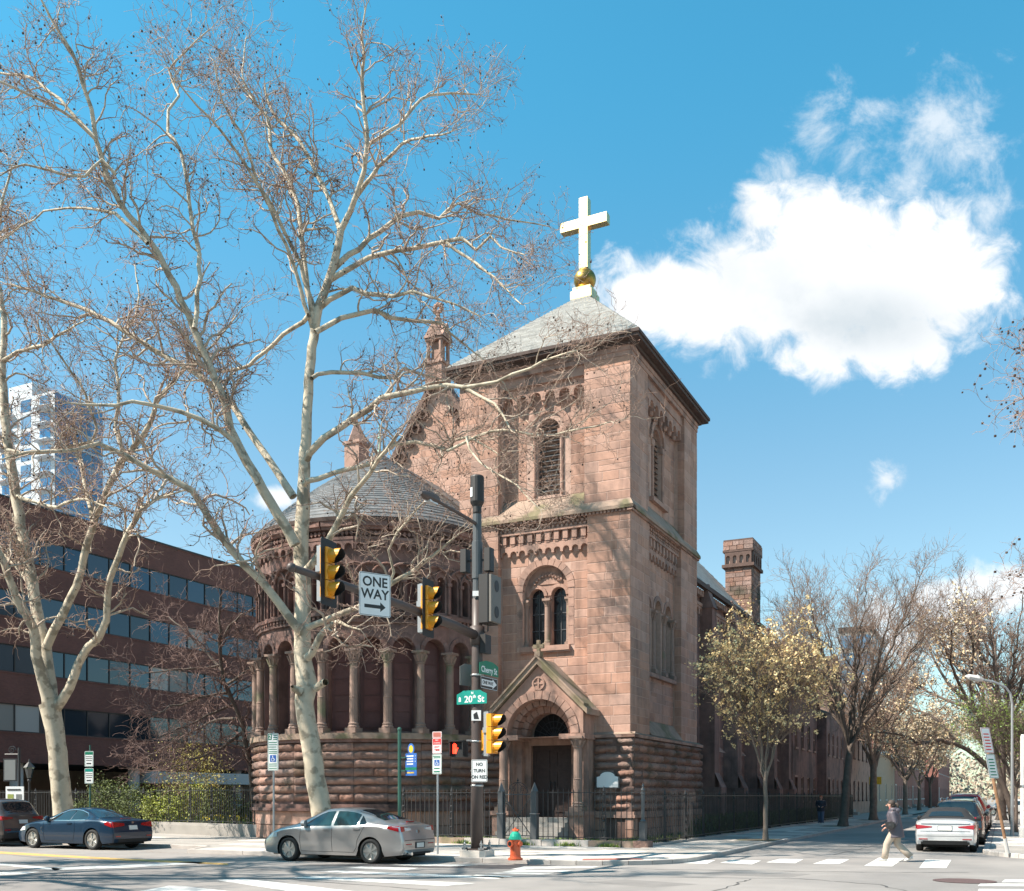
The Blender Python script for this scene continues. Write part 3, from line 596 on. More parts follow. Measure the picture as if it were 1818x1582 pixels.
# --- porch
PC = -3.2
porch = MB()
porch.prism(FF, [(PC - 1.78, 3.95), (PC + 1.78, 3.95), (PC + 1.78, 4.9), (PC, 6.62), (PC - 1.78, 4.9)], -.3, 1.15, [archpoly(PC, 2.62, 3.96, 4.06, 20)])
arch_ring(porch, FF, PC, 4.06, 1.31, 1.62, .9, 1.19, 15); arch_ring(porch, FF, PC, 4.06, 1.10, 1.34, .25, .75, 13, gap=.8); arch_ring(porch, FF, PC, 4.06, .86, 1.12, -.1, .35, 11, gap=.8)
for s in (-1, 1):
    a, c = sorted((PC + s * 1.78, PC + s * 1.3)); porch.fbox(FF, a, c, .3, 3.95, -.3, .72)
    a, c = sorted((PC + s * 1.36, PC + s * 1.08)); porch.fbox(FF, a, c, .9, 3.95, -.3, .35)
    a, c = sorted((PC + s * 1.12, PC + s * .84)); porch.fbox(FF, a, c, .9, 3.95, -.3, .02)
    a, c = sorted((PC + s * 1.86, PC + s * 1.2)); porch.fbox(FF, a, c, .2, 1.05, -.2, 1.32); porch.fbox(FF, a - .05, c + .05, 1.05, 1.2, -.2, 1.38)
    column(FF, PC + s * 1.52, 1.02, 1.2, 3.95, .17, church)
    porch.fbox(FF, min(PC + s * 1.86, PC + s * .84), max(PC + s * 1.86, PC + s * .84), 3.86, 4.05, -.3, 1.21)
porch.fbox(FF, PC - .9, PC + .9, 3.7, 3.95, -.28, .1)
porch.prism(FF, [(PC + .26 * math.cos(t * math.pi / 8), 5.95 + .26 * math.sin(t * math.pi / 8)) for t in range(16)], 1.15, 1.2, [[(PC + .2 * math.cos(t * math.pi / 8), 5.95 + .2 * math.sin(t * math.pi / 8)) for t in range(16)]])
porch.fbox(FF, PC - .2, PC + .2, 5.92, 5.98, 1.15, 1.185); porch.fbox(FF, PC - .03, PC + .03, 5.75, 6.15, 1.15, 1.19)
po = porch.obj('porch', 'brownstone', church)
pr = MB()
for s in (-1, 1):
    poly = [(PC, 6.66), (PC + s * 2.0, 4.74), (PC + s * 2.0, 4.95), (PC, 6.9)]
    pr.prism(FF, poly if s < 0 else poly[::-1], -.34, 1.34, back=True)
    poly = [(PC, 6.9), (PC + s * 1.9, 5.06), (PC + s * 1.9, 5.14), (PC, 6.99)]
    pr.prism(FF, poly if s < 0 else poly[::-1], .9, 1.4, back=True)
pr.obj('porch_roof', 'mossy_stone', church)
B = MB(); p = FF(PC, 6.98, 1.15); B.cbox(p + Vector((0, 0, .05)), .22, .3, .2); B.cbox(p + Vector((0, 0, .3)), .12, .12, .55); B.cbox(p + Vector((0, 0, .34)), .42, .12, .14); B.obj('finial', 'mossy_stone', church)
dr = MB().prism(FF, [(PC - .86, .95), (PC + .86, .95), (PC + .86, 3.7), (PC - .86, 3.7)], -.3, -.16).obj('door', 'door_wood', church)
for s in (-1, 1):
    for z0, z1 in ((1.15, 1.9), (2.0, 2.75), (2.85, 3.5)):
        B = MB(); a, c = sorted((PC + s * .12, PC + s * .76)); B.prism(FF, [(a, z0), (c, z0), (c, z1), (a, z1)], -.16, -.13, [[(a + .07, z0 + .07), (a + .07, z1 - .07), (c - .07, z1 - .07), (c - .07, z0 + .07)]]); B.obj('door_panel', 'door_wood', dr)
B = MB(); B.fbox(FF, PC - .1, PC - .07, 2.0, 2.3, -.16, -.08); B.fbox(FF, PC + .07, PC + .10, 2.0, 2.3, -.16, -.08); B.obj('handle', 'iron', dr)
B = MB(); B.prism(FF, archpoly(PC, 1.72, 3.96, 4.06, 16), -.34, -.3, sides=False); fl = B.obj('fanlight', 'void', church)
B = MB()
for k in range(1, 10): t = math.pi * k / 10; B.bar(FF(PC, 4.0, -.27), FF(PC + .84 * math.cos(t), 4.06 + .84 * math.sin(t), -.27), .03)
for r in (.35, .6): B.tube([FF(PC + r * math.cos(math.pi * k / 10), 4.04 + r * math.sin(math.pi * k / 10), -.26) for k in range(11)], .018, 5)
B.obj('grille', 'iron', fl)
for k in range(5): MB().fbox(FF, PC - 1.25 - .0 * k, PC + 1.25, .14 + k * .165, .14 + (k + 1) * .165 - .006, .3 + .0, 2.55 - k * .3).obj('step', 'concrete_dk', church)
# --- tower roof
er = MB(); ov = .42; x0, x1, y0, y1 = -TWD - ov, ov, -ov, TDP + ov; AX, AY, AZ, EZ = -3.6, 4.45, 22.95, 18.66
er.box(x0, x1, y0, y1, 18.5, 18.62); er.box(x0 - .06, x1 + .06, y0 - .06, y1 + .06, 18.62, 18.74); er.box(x0 + .25, x1 - .25, y0 + .25, y1 - .25, 18.38, 18.5)
er.obj('eaves', 'eave_wood', church)
rf = MB(); NR = 38
def ring(t, dz=0): return [(x0 + (AX - x0) * t, y0 + (AY - y0) * t, EZ + .09 + (AZ - EZ) * t + dz), (x1 + (AX - x1) * t, y0 + (AY - y0) * t, EZ + .09 + (AZ - EZ) * t + dz), (x1 + (AX - x1) * t, y1 + (AY - y1) * t, EZ + .09 + (AZ - EZ) * t + dz), (x0 + (AX - x0) * t, y1 + (AY - y1) * t, EZ + .09 + (AZ - EZ) * t + dz)]
for k in range(NR):                                                # slates: every course laid over the one below
    t0, t1 = k / NR * .965, (k + 1) / NR * .965
    A, Bb = ring(t0, .045), ring(t1, .012)
    for i in range(4):
        p, q, r_, s_ = (Vector(v) for v in (A[i], A[(i + 1) % 4], Bb[(i + 1) % 4], Bb[i])); L = (q - p).length; n = max(1, round(L / .34)); off = (k % 2) * .5
        if i >= 2: n = 1; off = 0
        cuts = [0] + [min(1, (j + off) / n) for j in range(1, n + 1)]
        if cuts[-1] < 1: cuts.append(1)
        for j in range(len(cuts) - 1):
            a, c = cuts[j], cuts[j + 1]
            if c - a < 1e-4: continue
            dz = Vector((0, 0, rnd.uniform(-.006, .008))); P = [p.lerp(q, a) + dz, p.lerp(q, c) + dz, s_.lerp(r_, c), s_.lerp(r_, a)]
            rf.add(P + [P[0] - Vector((0, 0, .04)), P[1] - Vector((0, 0, .04))], [(0, 1, 2, 3), (4, 5, 1, 0)])
rf.obj('roof', 'slate', church)
B = MB(); B.cbox((AX, AY, AZ - .12), .95, .95, .34); B.cbox((AX, AY, AZ + .13), .8, .8, .2); B.obj('cross_base', 'gold', church)
B = MB(); B.ball((AX, AY, AZ + .66), .47, 28, 18); B.obj('ball', 'old_gold', church, smooth=True)
B = MB(); zb = AZ + 1.1; B.box(AX - .19, AX + .19, AY - .19, AY + .19, zb, zb + 2.98); B.box(AX + .19, AX + 1.05, AY - .19, AY + .19, zb + 1.72, zb + 2.12); B.box(AX - 1.05, AX - .19, AY - .19, AY + .19, zb + 1.72, zb + 2.12)
B.obj('cross', 'gold', church)
# --- apse
ACX, ACY, AR = -11.44, .65, 4.97
PHI = [-91.5 + 14.3 * i for i in range(0, 14)]                        # column positions; 8.6 deg is one of them
def apt(phi, r): return Vector((ACX + r * math.sin(R(phi)), ACY - r * math.cos(R(phi)), 0))
moss = MB()
apw = MB(); appan = MB(); apt_trim = MB(); ledge = MB(); frieze = MB()
for i in range(len(PHI) - 1):
    p0, p1 = apt(PHI[i], AR), apt(PHI[i + 1], AR); F = Frame(p0, p1 - p0, .8); Lc = (p1 - p0).length; m = Lc / 2
    vis = -70 < PHI[i] < 75
    hole = archpoly(m, .88, 4.2, 7.3)
    apw.prism(F, [(0, 4.05), (Lc, 4.05), (Lc, 8.3), (0, 8.3)], -.6, 0, [hole])
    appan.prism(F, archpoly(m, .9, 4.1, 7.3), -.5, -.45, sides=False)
    if vis:
        arch_ring(apt_trim, F, m, 7.3, .45, .62, -.1, .05, 9)
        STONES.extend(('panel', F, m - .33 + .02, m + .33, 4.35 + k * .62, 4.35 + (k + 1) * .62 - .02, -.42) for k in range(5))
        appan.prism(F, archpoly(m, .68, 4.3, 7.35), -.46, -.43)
        column(F, Lc, .10, 4.12, 7.25, .155, church)
        apt_trim.fbox(F, Lc - .18, Lc + .02, 7.2, 7.3, 0, .1)
    if vis: apt_trim.obj('arch', 'apse_stone', church); apt_trim = MB()
    # upper zone: interlaced arches over slim shafts, scallops and a diamond frieze
    apw.prism(F, [(0, 8.62), (Lc, 8.62), (Lc, 12.1), (0, 12.1)], -.6, -.02, [archpoly(m - .3, .34, 8.8, 10.0, 6), archpoly(m + .3, .34, 8.8, 10.0, 6)])
    appan.prism(F, [(0, 8.6), (Lc, 8.6), (Lc, 10.5), (0, 10.5)], -.5, -.35, sides=False)
    if vis:
        for c in (0, .5, 1.0):
            s = c * Lc
            if c: apt_trim.tube([F(s, 8.75, .05), F(s, 9.82, .05)], .055, 7); apt_trim.fbox(F, s - .09, s + .09, 9.82, 9.95, 0, .13)
            for q in (-1, 1): apt_trim.tube([F(s + q * Lc * .5 * (1 - math.cos(R(t))) , 9.95 + .56 * math.sin(R(t)), .04) for t in (0, 15, 30, 45, 60, 75, 90)], .045, 5)
        scallops(frieze, F, 0, Lc, 11.0, 11.35, 3, -.05, .13)
        frieze.fbox(F, 0, Lc, 11.35, 11.46, -.05, .15)
        for k in range(7):
            c = (k + .5) * Lc / 7; frieze.prism(F, [(c, 11.5), (c + .075, 11.6), (c, 11.7), (c - .075, 11.6)], 0, .13)
        frieze.fbox(F, 0, Lc, 11.74, 11.84, -.05, .2); frieze.fbox(F, 0, Lc, 11.84, 12.05, -.05, .28)
        frieze.obj('frieze', 'apse_stone', church); frieze = MB()
        for k in range(6): frieze.fbox(F, (k + .15) * Lc / 6, (k + .7) * Lc / 6, 8.4, 8.52, 0, .16)
        frieze.obj('dentils', 'apse_stone', church); frieze = MB()
    if vis: apt_trim.obj('arcade', 'apse_stone', church); apt_trim = MB()
    # ledges and the rock-faced base
    ledge = MB()
    for z0, z1, r in ((8.52, 8.66, .2), (8.28, 8.42, .1)): ledge.fbox(F, -.02, Lc + .02, z0, z1, -.3, r)
    apw.prism(F, [(0, .1), (Lc, .1), (Lc, 4.0), (0, 4.0)], -.5, .12)
    ledge.obj('ledge', 'apse_stone', church); ledge = MB()
    moss.fbox(F, -.06, Lc + .06, 3.9, 4.12, -.3, .36); ledge.fbox(F, -.05, Lc + .05, 3.78, 3.9, -.2, .26)
    ledge.obj('ledge', 'apse_stone', church); ledge = MB()
    if vis:
        stones(F, -.02, Lc + .02, 1.55, 3.78, .14, (), (.31, .33), (.7, 1.32), 'rock')
        stones(F, -.03, Lc + .03, .12, 1.2, .22, (), (.5, .56), (.9, 1.35), 'ashlar'); ledge.fbox(F, -.05, Lc + .05, 1.2, 1.32, -.1, .36); ledge.fbox(F, -.04, Lc + .04, 1.32, 1.46, -.1, .28)
        ledge.obj('ledge', 'apse_stone', church)
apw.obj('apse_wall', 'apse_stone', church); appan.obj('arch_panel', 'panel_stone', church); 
B = MB(); NA = 54; er_, ez, az = AR + .24, 12.12, 16.3; B.lathe([(AR, 12.0), (er_ + .06, 12.03), (er_ + .08, 12.18), (er_ - .1, 12.22)], NA, (ACX, ACY, 0)); B.obj('gutter', 'eave_wood', church)
B = MB(); NC = 34
for k in range(NC):
    t0, t1 = k / NC, (k + 1) / NC; r0, r1 = er_ * (1 - t0), max(.03, er_ * (1 - t1)); za, zb_ = ez + (az - ez) * t0 ** .84 + .05, ez + (az - ez) * t1 ** .84 + .015
    n = max(10, int(2 * math.pi * r0 / .36)); o = (k % 2) * .5
    for j in range(n):
        a0, a1 = 360 * (j + o) / n, 360 * (j + 1 + o) / n
        if math.cos(R((a0 + a1) / 2)) < -.35: continue
        dz = rnd.uniform(-.008, .01); P = [apt(a0, r0), apt(a1, r0), apt(a1, r1), apt(a0, r1)]; P = [(p.x, p.y, z) for p, z in zip(P, (za + dz, za + dz, zb_, zb_))]
        B.add(P + [(P[0][0], P[0][1], za - .03), (P[1][0], P[1][1], za - .03)], [(0, 1, 2, 3), (4, 5, 1, 0)])
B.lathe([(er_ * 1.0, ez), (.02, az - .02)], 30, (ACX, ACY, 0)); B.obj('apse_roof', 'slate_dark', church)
B = MB(); B.lathe([(.28, -.25), (.16, 0), (.07, .15), (.06, .5), (.12, .6), (.03, .72), (.02, 1.2)], 10, (ACX, ACY, az)); B.obj('apse_finial', 'copper', church)
# straight bay between the apse and the gable, roof ridge
GY = 5.7
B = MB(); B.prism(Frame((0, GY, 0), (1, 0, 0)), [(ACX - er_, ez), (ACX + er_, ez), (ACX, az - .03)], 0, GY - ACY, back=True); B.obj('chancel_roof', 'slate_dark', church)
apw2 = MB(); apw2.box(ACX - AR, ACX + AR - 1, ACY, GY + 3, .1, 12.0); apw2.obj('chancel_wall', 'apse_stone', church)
# --- gable and nave
FG = Frame((0, GY, 0), (1, 0, 0), .8); GH = 5.0; GZ, GZ0 = 21.2, 13.6
g = MB(); g.prism(FG, [(ACX - GH, 10), (ACX + GH, 10), (ACX + GH, GZ0), (ACX, GZ), (ACX - GH, GZ0)], -.8, 0); g.obj('gable_wall', 'mortar', church)
tri = [(ACX - GH, 10), (ACX + GH, 10), (ACX + GH, GZ0 + .0), (ACX, GZ - .15), (ACX - GH, GZ0)]
z = 13.0
while z < GZ - .6:
    h = rnd.uniform(.3, .42); hw = GH * (GZ - z - h - .55) / (GZ - GZ0)
    if hw > .3: stones(FG, ACX - hw, ACX + hw, z, z + h + .001, 0, (), (h, h))
    z += h
gt = MB()
for s in (-1, 1):
    a = Vector((ACX + s * (GH + .3), GZ0 - .35)); c = Vector((ACX, GZ + .12)); dv = (c - a).normalized(); nn = Vector((-dv.y, dv.x)) * (1 if s < 0 else -1)
    P = [a, c, c + Vector((0, .34)), a + nn * .3]; P = [(p.x, p.y) for p in P]; gt.prism(FG, P if s < 0 else P[::-1], -.5, .3, back=True)
    for k in range(11):
        p = a + dv * (.7 + k * .72) - nn * .22; gt.prism(FG, [(p.x + .24 * math.cos(t * math.pi / 5), p.y + .24 * math.sin(t * math.pi / 5)) for t in range(10)], -.1, .22, [[(p.x + .15 * math.cos(t * math.pi / 5), p.y - .05 + .17 * math.sin(t * math.pi / 5)) for t in range(10)]])
gt.obj('gable_coping', 'dark_stone', church)
def pinnacle(c, z, s, m):
    B = MB(); x, y = c; B.cbox((x, y, z + .5 * s), .95 * s, .95 * s, 1.0 * s); B.cbox((x, y, z + 1.05 * s), 1.1 * s, 1.1 * s, .14 * s)
    for dx in (-.36, .36):
        for dy in (-.36, .36): B.tube([(x + dx * s, y + dy * s, z + 1.1 * s), (x + dx * s, y + dy * s, z + 2.2 * s)], .1 * s, 7)
    B.cbox((x, y, z + 1.6 * s), .5 * s, .5 * s, 1.1 * s); B.cbox((x, y, z + 2.26 * s), 1.0 * s, 1.0 * s, .16 * s)
    for F in (Frame((x, y - .5 * s, 0), (1, 0, 0)), Frame((x + .5 * s, y, 0), (0, 1, 0))): B.prism(F, [(-.55 * s, z + 2.3 * s), (.55 * s, z + 2.3 * s), (0, z + 3.1 * s)], -1.0 * s, .06 * s, back=True)
    B.lathe([(.3 * s, z + 2.6 * s), (.17 * s, z + 3.3 * s), (.2 * s, z + 3.4 * s), (.12 * s, z + 3.5 * s), (.1 * s, z + 3.65 * s)], 8, (x, y, 0))
    for t in range(8): a = t * math.pi / 4; B.ball((x + .2 * s * math.cos(a), y, z + 3.95 * s + .2 * s * math.sin(a)), .13 * s, 6, 4)
    return B.obj('pinnacle', m, church)
pinnacle((ACX, GY - .1), 20.95, .92, 'brownstone'); 
B = MB(); B.cbox((-16.1, GY, 17.5), .85, .85, 3.0); B.lathe([(.62, 19.0), (.04, 20.2)], 4, (-16.1, GY, 0)); B.cbox((-16.1, GY, 18.95), 1.0, 1.0, .14); B.obj('turret', 'brownstone', church)
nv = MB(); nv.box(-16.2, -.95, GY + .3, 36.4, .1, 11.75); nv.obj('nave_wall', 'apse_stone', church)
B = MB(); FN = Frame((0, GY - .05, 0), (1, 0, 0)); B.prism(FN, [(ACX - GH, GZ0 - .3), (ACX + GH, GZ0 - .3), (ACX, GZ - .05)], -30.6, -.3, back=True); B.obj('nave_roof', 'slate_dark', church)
B = MB()
for k in range(20):
    t0, t1 = k / 20, (k + 1) / 20; P = lambda t, y, dz: (-.6 - 5.6 * t, y, 11.95 + 6.0 * t + dz)
    for j in range(40):
        ya, yb = 8.9 + j * .42 + (k % 2) * .2, 8.9 + (j + 1) * .42 + (k % 2) * .2; B.add([P(t0, ya, .04), P(t0, yb, .04), P(t1, yb, .01), P(t1, ya, .01), P(t0, ya, 0), P(t0, yb, 0)], [(0, 1, 2, 3), (4, 5, 1, 0)])
B.obj('aisle_roof', 'slate', church)
B = MB(); B.box(-7, -.62, 25.7, 36.5, 11.3, 11.5); B.add([(-.55, 25.7, 11.5), (-.55, 36.5, 11.5), (-6, 36.5, 17.0), (-6, 25.7, 17.0)], [(0, 1, 2, 3)]); B.obj('aisle_roof', 'brown_roof', church, label='brown lower stretch of aisle roof behind the chimney')
B = MB(); B.box(-.75, -.5, 8.95, 25.7, 11.75, 11.96); B.obj('gutter', 'eave_wood', church)
FNV = Frame((-.95, 0, 0), (0, 1, 0), .35); nt_ = MB()
BUT = [13.2, 17.9, 22.6, 27.3, 32.0]; WIN = [15.5, 20.2, 24.9, 29.6]
stones(FNV, 9.0, 36.3, .5, 11.2, 0, [archpoly(s, 1.9, 4.2, 8.0) for s in WIN], (.36, .5), (.7, 1.6), 'nave')
scallops(nt_, FNV, 9, 25.7, 10.55, 10.95, 30, -.05, .12); nt_.fbox(FNV, 9, 25.7, 10.95, 11.1, -.05, .16)
for k in range(44): nt_.fbox(FNV, 9 + k * .38, 9.2 + k * .38, 11.4, 11.7, 0, .25)
for s in WIN:
    arch_ring(nt_, FNV, s, 8.0, .72, .98, -.05, .08, 11); nt_.fbox(FNV, s - .98, s - .72, 4.3, 8, -.05, .05); nt_.fbox(FNV, s + .72, s + .98, 4.3, 8, -.05, .05)
    B = MB(); B.prism(FNV, archpoly(s, 1.45, 4.3, 8.0), .0, .035, sides=False); wo = B.obj('window', 'pane', church)
    B = MB(); [B.fbox(FNV, s - .72, s + .72, z - .03, z + .03, .03, .06) for z in (5.2, 6.1, 7.0, 7.9)]; B.fbox(FNV, s - .03, s + .03, 4.3, 8.6, .03, .06); B.obj('glazing_bar', 'lead', wo)
    nt_.add([FNV(s - 1.05, 4.0, .35), FNV(s + 1.05, 4.0, .35), FNV(s + 1.05, 4.35, .02), FNV(s - 1.05, 4.35, .02)], [(0, 1, 2, 3)])
for s in BUT:
    B = MB(); B.fbox(FNV, s - .45, s + .45, .2, 9.2, -.1, .75); B.fbox(FNV, s - .5, s + .5, .1, 2.2, -.1, 1.1)
    B.add([FNV(s - .5, 2.2, 1.1), FNV(s + .5, 2.2, 1.1), FNV(s + .45, 2.9, .75), FNV(s - .45, 2.9, .75)], [(0, 1, 2, 3)])
    B.fbox(FNV, s - .38, s + .38, 9.2, 10.9, -.1, .62); B.add([FNV(s - .45, 9.2, .75), FNV(s + .45, 9.2, .75), FNV(s + .38, 9.5, .63), FNV(s - .38, 9.5, .63)], [(0, 1, 2, 3)])
    for q in (-1, 1): B.prism(Frame(FNV(s, 0, .3) - Vector((0, .4, 0)), (1, 0, 0)), [(-.4, 10.9), (.4, 10.9), (.0, 12.0)], -.8, .02, back=True) if q > 0 else None
    B.ball(tuple(FNV(s, 12.02, .3)), .12, 6, 4); B.obj('buttress', 'apse_stone', church)
nt_.obj('nave_trim', 'brownstone', church)
# chimney with its own stones
chim = MB(); X0, X1, Y0, Y1 = -2.3, -.75, 23.2, 25.4; chim.box(X0 + .03, X1 - .03, Y0 + .03, Y1 - .03, 11, 16.6); co = chim.obj('chimney', 'mortar', church)
FC1 = Frame((0, Y0, 0), (1, 0, 0)); FC2 = Frame((X1, 0, 0), (0, 1, 0)); cs = MB()
def chstones(z0, z1, e, h):
    z = z0
    while z < z1 - .05:
        for F, a, c in ((FC1, X0 - e, X1 + e), (FC2, Y0 - e, Y1 + e)):
            cur = a
            while cur < c - .05:
                l = rnd.uniform(.28, .62)
                if c - cur - l < .2: l = c - cur
                q = MB(); q.fbox(F, cur + .014, cur + l - .014, z + .012, z + h - .012, -.2, e + .02 + rnd.uniform(0, .02)); q.obj('stone', 'rockface', co); cur += l
        z += h
chstones(11.4, 15.1, 0, .26); chstones(16.1, 16.65, .1, .26)
cs.box(X0 - .16, X1 + .16, Y0 - .16, Y1 + .16, 15.1, 15.28); cs.box(X0 - .12, X1 + .12, Y0 - .12, Y1 + .12, 16.0, 16.12); cs.box(X0 - .08, X1 + .08, Y0 - .08, Y1 + .08, 16.62, 16.72)
for F, a, c in ((FC1, X0, X1), (FC2, Y0, Y1)):
    n = 4; w_ = (c - a) / n
    cs.prism(F, [(a, 15.28), (c, 15.28), (c, 16.0), (a, 16.0)], -.2, .1, [archpoly(a + (k + .5) * w_, w_ * .55, 15.32, 15.68, 6) for k in range(n)])
cs.obj('chimney_cap', 'dark_stone', co)
B = MB(); [B.box(X0 - .04 + .0, X1 + .02, Y0 - .12 - k * 0, Y0 - .05, 11.9 + k * .22, 12.1 + k * .22) for k in range(3)]; B.obj('flashing', 'concrete', co)
wall.obj('tower_wall', 'mortar', church); trim.obj('carved_trim', 'brownstone', church); moss.obj('weathering', 'mossy_stone', church)
# --- the stones: the 300 of a kind that show largest singly, the rest joined
UNIT = MB(); UNIT.add([(-.5, -.5, -1), (.5, -.5, -1), (.5, .5, -1), (-.5, .5, -1), (-.5, -.5, -.02), (.5, -.5, -.02), (.5, .5, -.02), (-.5, .5, -.02), (-.49, -.47, 0), (.49, -.47, 0), (.49, .47, 0), (-.49, .47, 0)],
        [(0, 1, 5, 4), (1, 2, 6, 5), (2, 3, 7, 6), (3, 0, 4, 7), (4, 5, 9, 8), (5, 6, 10, 9), (6, 7, 11, 10), (7, 4, 8, 11), (8, 9, 10, 11)])
def pillow(seed):
    r = random.Random(seed); B = MB(); nx, ny = 6, 4; vs = []
    for j in range(ny + 1):
        for i in range(nx + 1):
            x, y = i / nx - .5, j / ny - .5; ex = min(1, (.5 - abs(x)) * 6); ey = min(1, math.sin(math.pi * (j / ny)) * 1.15)
            edge = i in (0, nx) or j in (0, ny)
            vs.append((x * (1 if edge else .97), y, -.25 if edge else .62 * ex * ey + r.uniform(-.26, .34)))
    fs = [(j * (nx + 1) + i, j * (nx + 1) + i + 1, (j + 1) * (nx + 1) + i + 1, (j + 1) * (nx + 1) + i) for j in range(ny) for i in range(nx)]
    B.add(vs, fs); return B
PIL = [pillow(i) for i in range(7)]
umesh = {'ashlar': [UNIT.mesh('stone', 'ashlar')], 'rock': [p.mesh('rock_stone', 'rockface', True) for p in PIL], 'panel': [UNIT.mesh('panel_stone', 'panel_stone')], 'nave': [UNIT.mesh('nave_stone', 'apse_stone')]}
def place_stones():
    for kind, nm, lim in (('ashlar', 'stone', 298), ('rock', 'rock_stone', 290), ('panel', 'panel_stone', 90), ('nave', 'nave_stone', 60)):
        L = [s for s in STONES if s[0] == kind]; L.sort(key=lambda s: -(s[3] - s[2]) * (s[5] - s[4]) * s[1].vis)
        rest_v, rest_f = [], []
        for n, (k, F, a, c, z0, z1, d) in enumerate(L):
            g = .013 if kind != 'rock' else .010; ld = .3 if kind == 'ashlar' else (.17 if kind == 'rock' else .06); pr = rnd.uniform(.005, .014) if kind == 'ashlar' else (.035 if kind == 'rock' else .012)
            M = F.mtx((a + c) / 2, (z0 + z1) / 2, d + pr, c - a - 2 * g, z1 - z0 - 2 * g, ld); j = rnd.randrange(len(umesh[kind]))
            if n < lim: o = link(nm, umesh[kind][j], church); o.matrix_basis = M
            else:
                src = UNIT if kind != 'rock' else PIL[j]; off = len(rest_v); rest_v += [M @ Vector(v) for v in src.v]; rest_f += [tuple(i + off for i in f) for f in src.f]
        if rest_f:
            B = MB(); B.add(rest_v, rest_f); B.obj(nm + ('work' if nm == 'stone' else '_work'), {'ashlar': 'ashlar', 'rock': 'rockface', 'panel': 'panel_stone', 'nave': 'apse_stone'}[kind], church, smooth=kind == 'rock', kind='stuff')
place_stones()
# white board on the base
nb = thing('notice_board', 'blank white notice board with arched top on the rock-faced tower base', 'notice board', W(-.78, -.36, 2.05), TH)
top = [(-.46, 0), (.46, 0), (.46, .42), (.32, .46)] + [(.32 * math.cos(math.pi * k / 8), .46 + .17 * math.sin(math.pi * k / 8)) for k in range(1, 8)] + [(-.32, .46), (-.46, .42)]
MB().prism(FLAT, top, -.06, 0, back=True).obj('frame', 'iron_grey', nb)
MB().prism(FLAT, [(x * .9, .035 + z * .9) for x, z in top], 0, .006).obj('board', 'sign_white', nb)
# ------------------------------------------------------------------ neighbouring buildings
def on_y(px, y):
    r = (px - CX) / FPX; return (r * (P0[1] + y * EYV[1]) - P0[0] - y * EYV[0]) / (EXV[0] - r * EXV[1])
def on_x(px, x):
    r = (px - CX) / FPX; return (r * (P0[1] + x * EXV[1]) - P0[0] - x * EXV[0]) / (EYV[0] - r * EYV[1])
off = thing('office_building', 'dark red brick office block with long ribbon windows behind the garden', 'office building', W(-45.4, -6, 0), TH)
FO = Frame((0, 0, 0), (0, 1, 0)); OL = 60.0
bands = [(3.95, 5.95), (7.78, 9.82), (11.6, 13.4), (15.12, 17.15), (18.9, 21.0)]
for z0, z1 in bands:
    B = MB(); B.fbox(FO, 0, OL, z0, z1, -.6, 0); B.fbox(FO, -.0, OL, z1 - .09, z1, 0, .03); B.obj('brick_wall', 'brick_dark', off)
MB().box(-30, -.6, 0, OL, 3.95, 20.6).obj('inner_wall', 'void', off)
MB().fbox(FO, -.1, OL + .1, 21.0, 21.12, -.8, .06).obj('roof', 'office_frame', off)
pw = 1.93; pm = MB().box(-.5, .5, -.5, .5, -.02, 0); pm = pm.mesh('window_pane', 'office_glass'); pmb = pm.copy(); pmb.materials.clear(); pmb.materials.append(MATS['office_blind'])
for z0, z1 in ((5.95, 7.78), (9.82, 11.6), (13.4, 15.12), (17.15, 18.9)):
    for k in range(int(OL / pw)):
        o = link('window_pane', pmb if rnd.random() < .13 else pm, off); o.matrix_basis = FO.mtx((k + .5) * pw, (z0 + z1) / 2, -.12 + rnd.uniform(-.006, .006), pw - .06, z1 - z0, 1) @ Matrix.Rotation(R(rnd.uniform(-.25, .25)), 4, 'Y')
    B = MB()
    for k in range(int(OL / pw) + 1): B.fbox(FO, k * pw - .04, k * pw + .04, z0, z1, -.2, -.06)
    B.fbox(FO, 0, OL, z0, z0 + .06, -.2, -.05); B.fbox(FO, 0, OL, z1 - .06, z1, -.2, -.05); B.obj('window_frame', 'office_frame', off)
for y in (6, 16.2, 26.2, 37.4, 48): MB().lathe([(.42, 0), (.42, 3.95)], 16, (-.9, y, 0)).obj('column', 'concrete_col', off)
MB().box(-1.3, .12, 26.9, 38, 2.75, 3.65).obj('beam', 'concrete_col', off)
MB().box(-14, -13.8, 0, OL, 0, 3.95).obj('back_wall', 'beige_wall', off)
gt_ = thing('glass_tower', 'tall pale apartment tower with balconies and blue glass far behind the trees', 'tower block', (-91, 200, 0), TH)
MB().box(-22, 0, 0, 12, 0, 82.5).obj('wall', 'tower_concrete', gt_); MB().box(-16, -9, 2, 10, 82.5, 86.5).obj('penthouse', 'tower_concrete', gt_)
FT1 = Frame((0, 0, 0), (1, 0, 0)); FT2 = Frame((0, 0, 0), (0, 1, 0)); tg = MB().box(-.5, .5, -.5, .5, 0, .06).mesh('window', 'tower_glass'); bs = MB().box(-2.2, 2.2, -.1, .1, 0, 1.5).mesh('balcony', 'tower_concrete')
for f in range(8, 25):
    z = 3.3 * f + 1.6
    for k in range(4): o = link('window', tg, gt_); o.matrix_basis = FT2.mtx(1.55 + k * 2.95, z, 0, 2.75, 2.8, 1)
    for k in range(4):
        o = link('window', tg, gt_); o.matrix_basis = FT1.mtx(-19.5 + k * 5.6, z, 0, 3.0, 2.4, 1)
        if k % 2: o = link('balcony', bs, gt_); o.matrix_basis = FT1.mtx(-19.5 + k * 5.6, z - 1.4, 0)
fb = thing('glass_office', 'grey glass office block with dark flat roof rim far down the side street', 'office building', ((1490 - CX) / FPX * 175, 175, 0), TH)
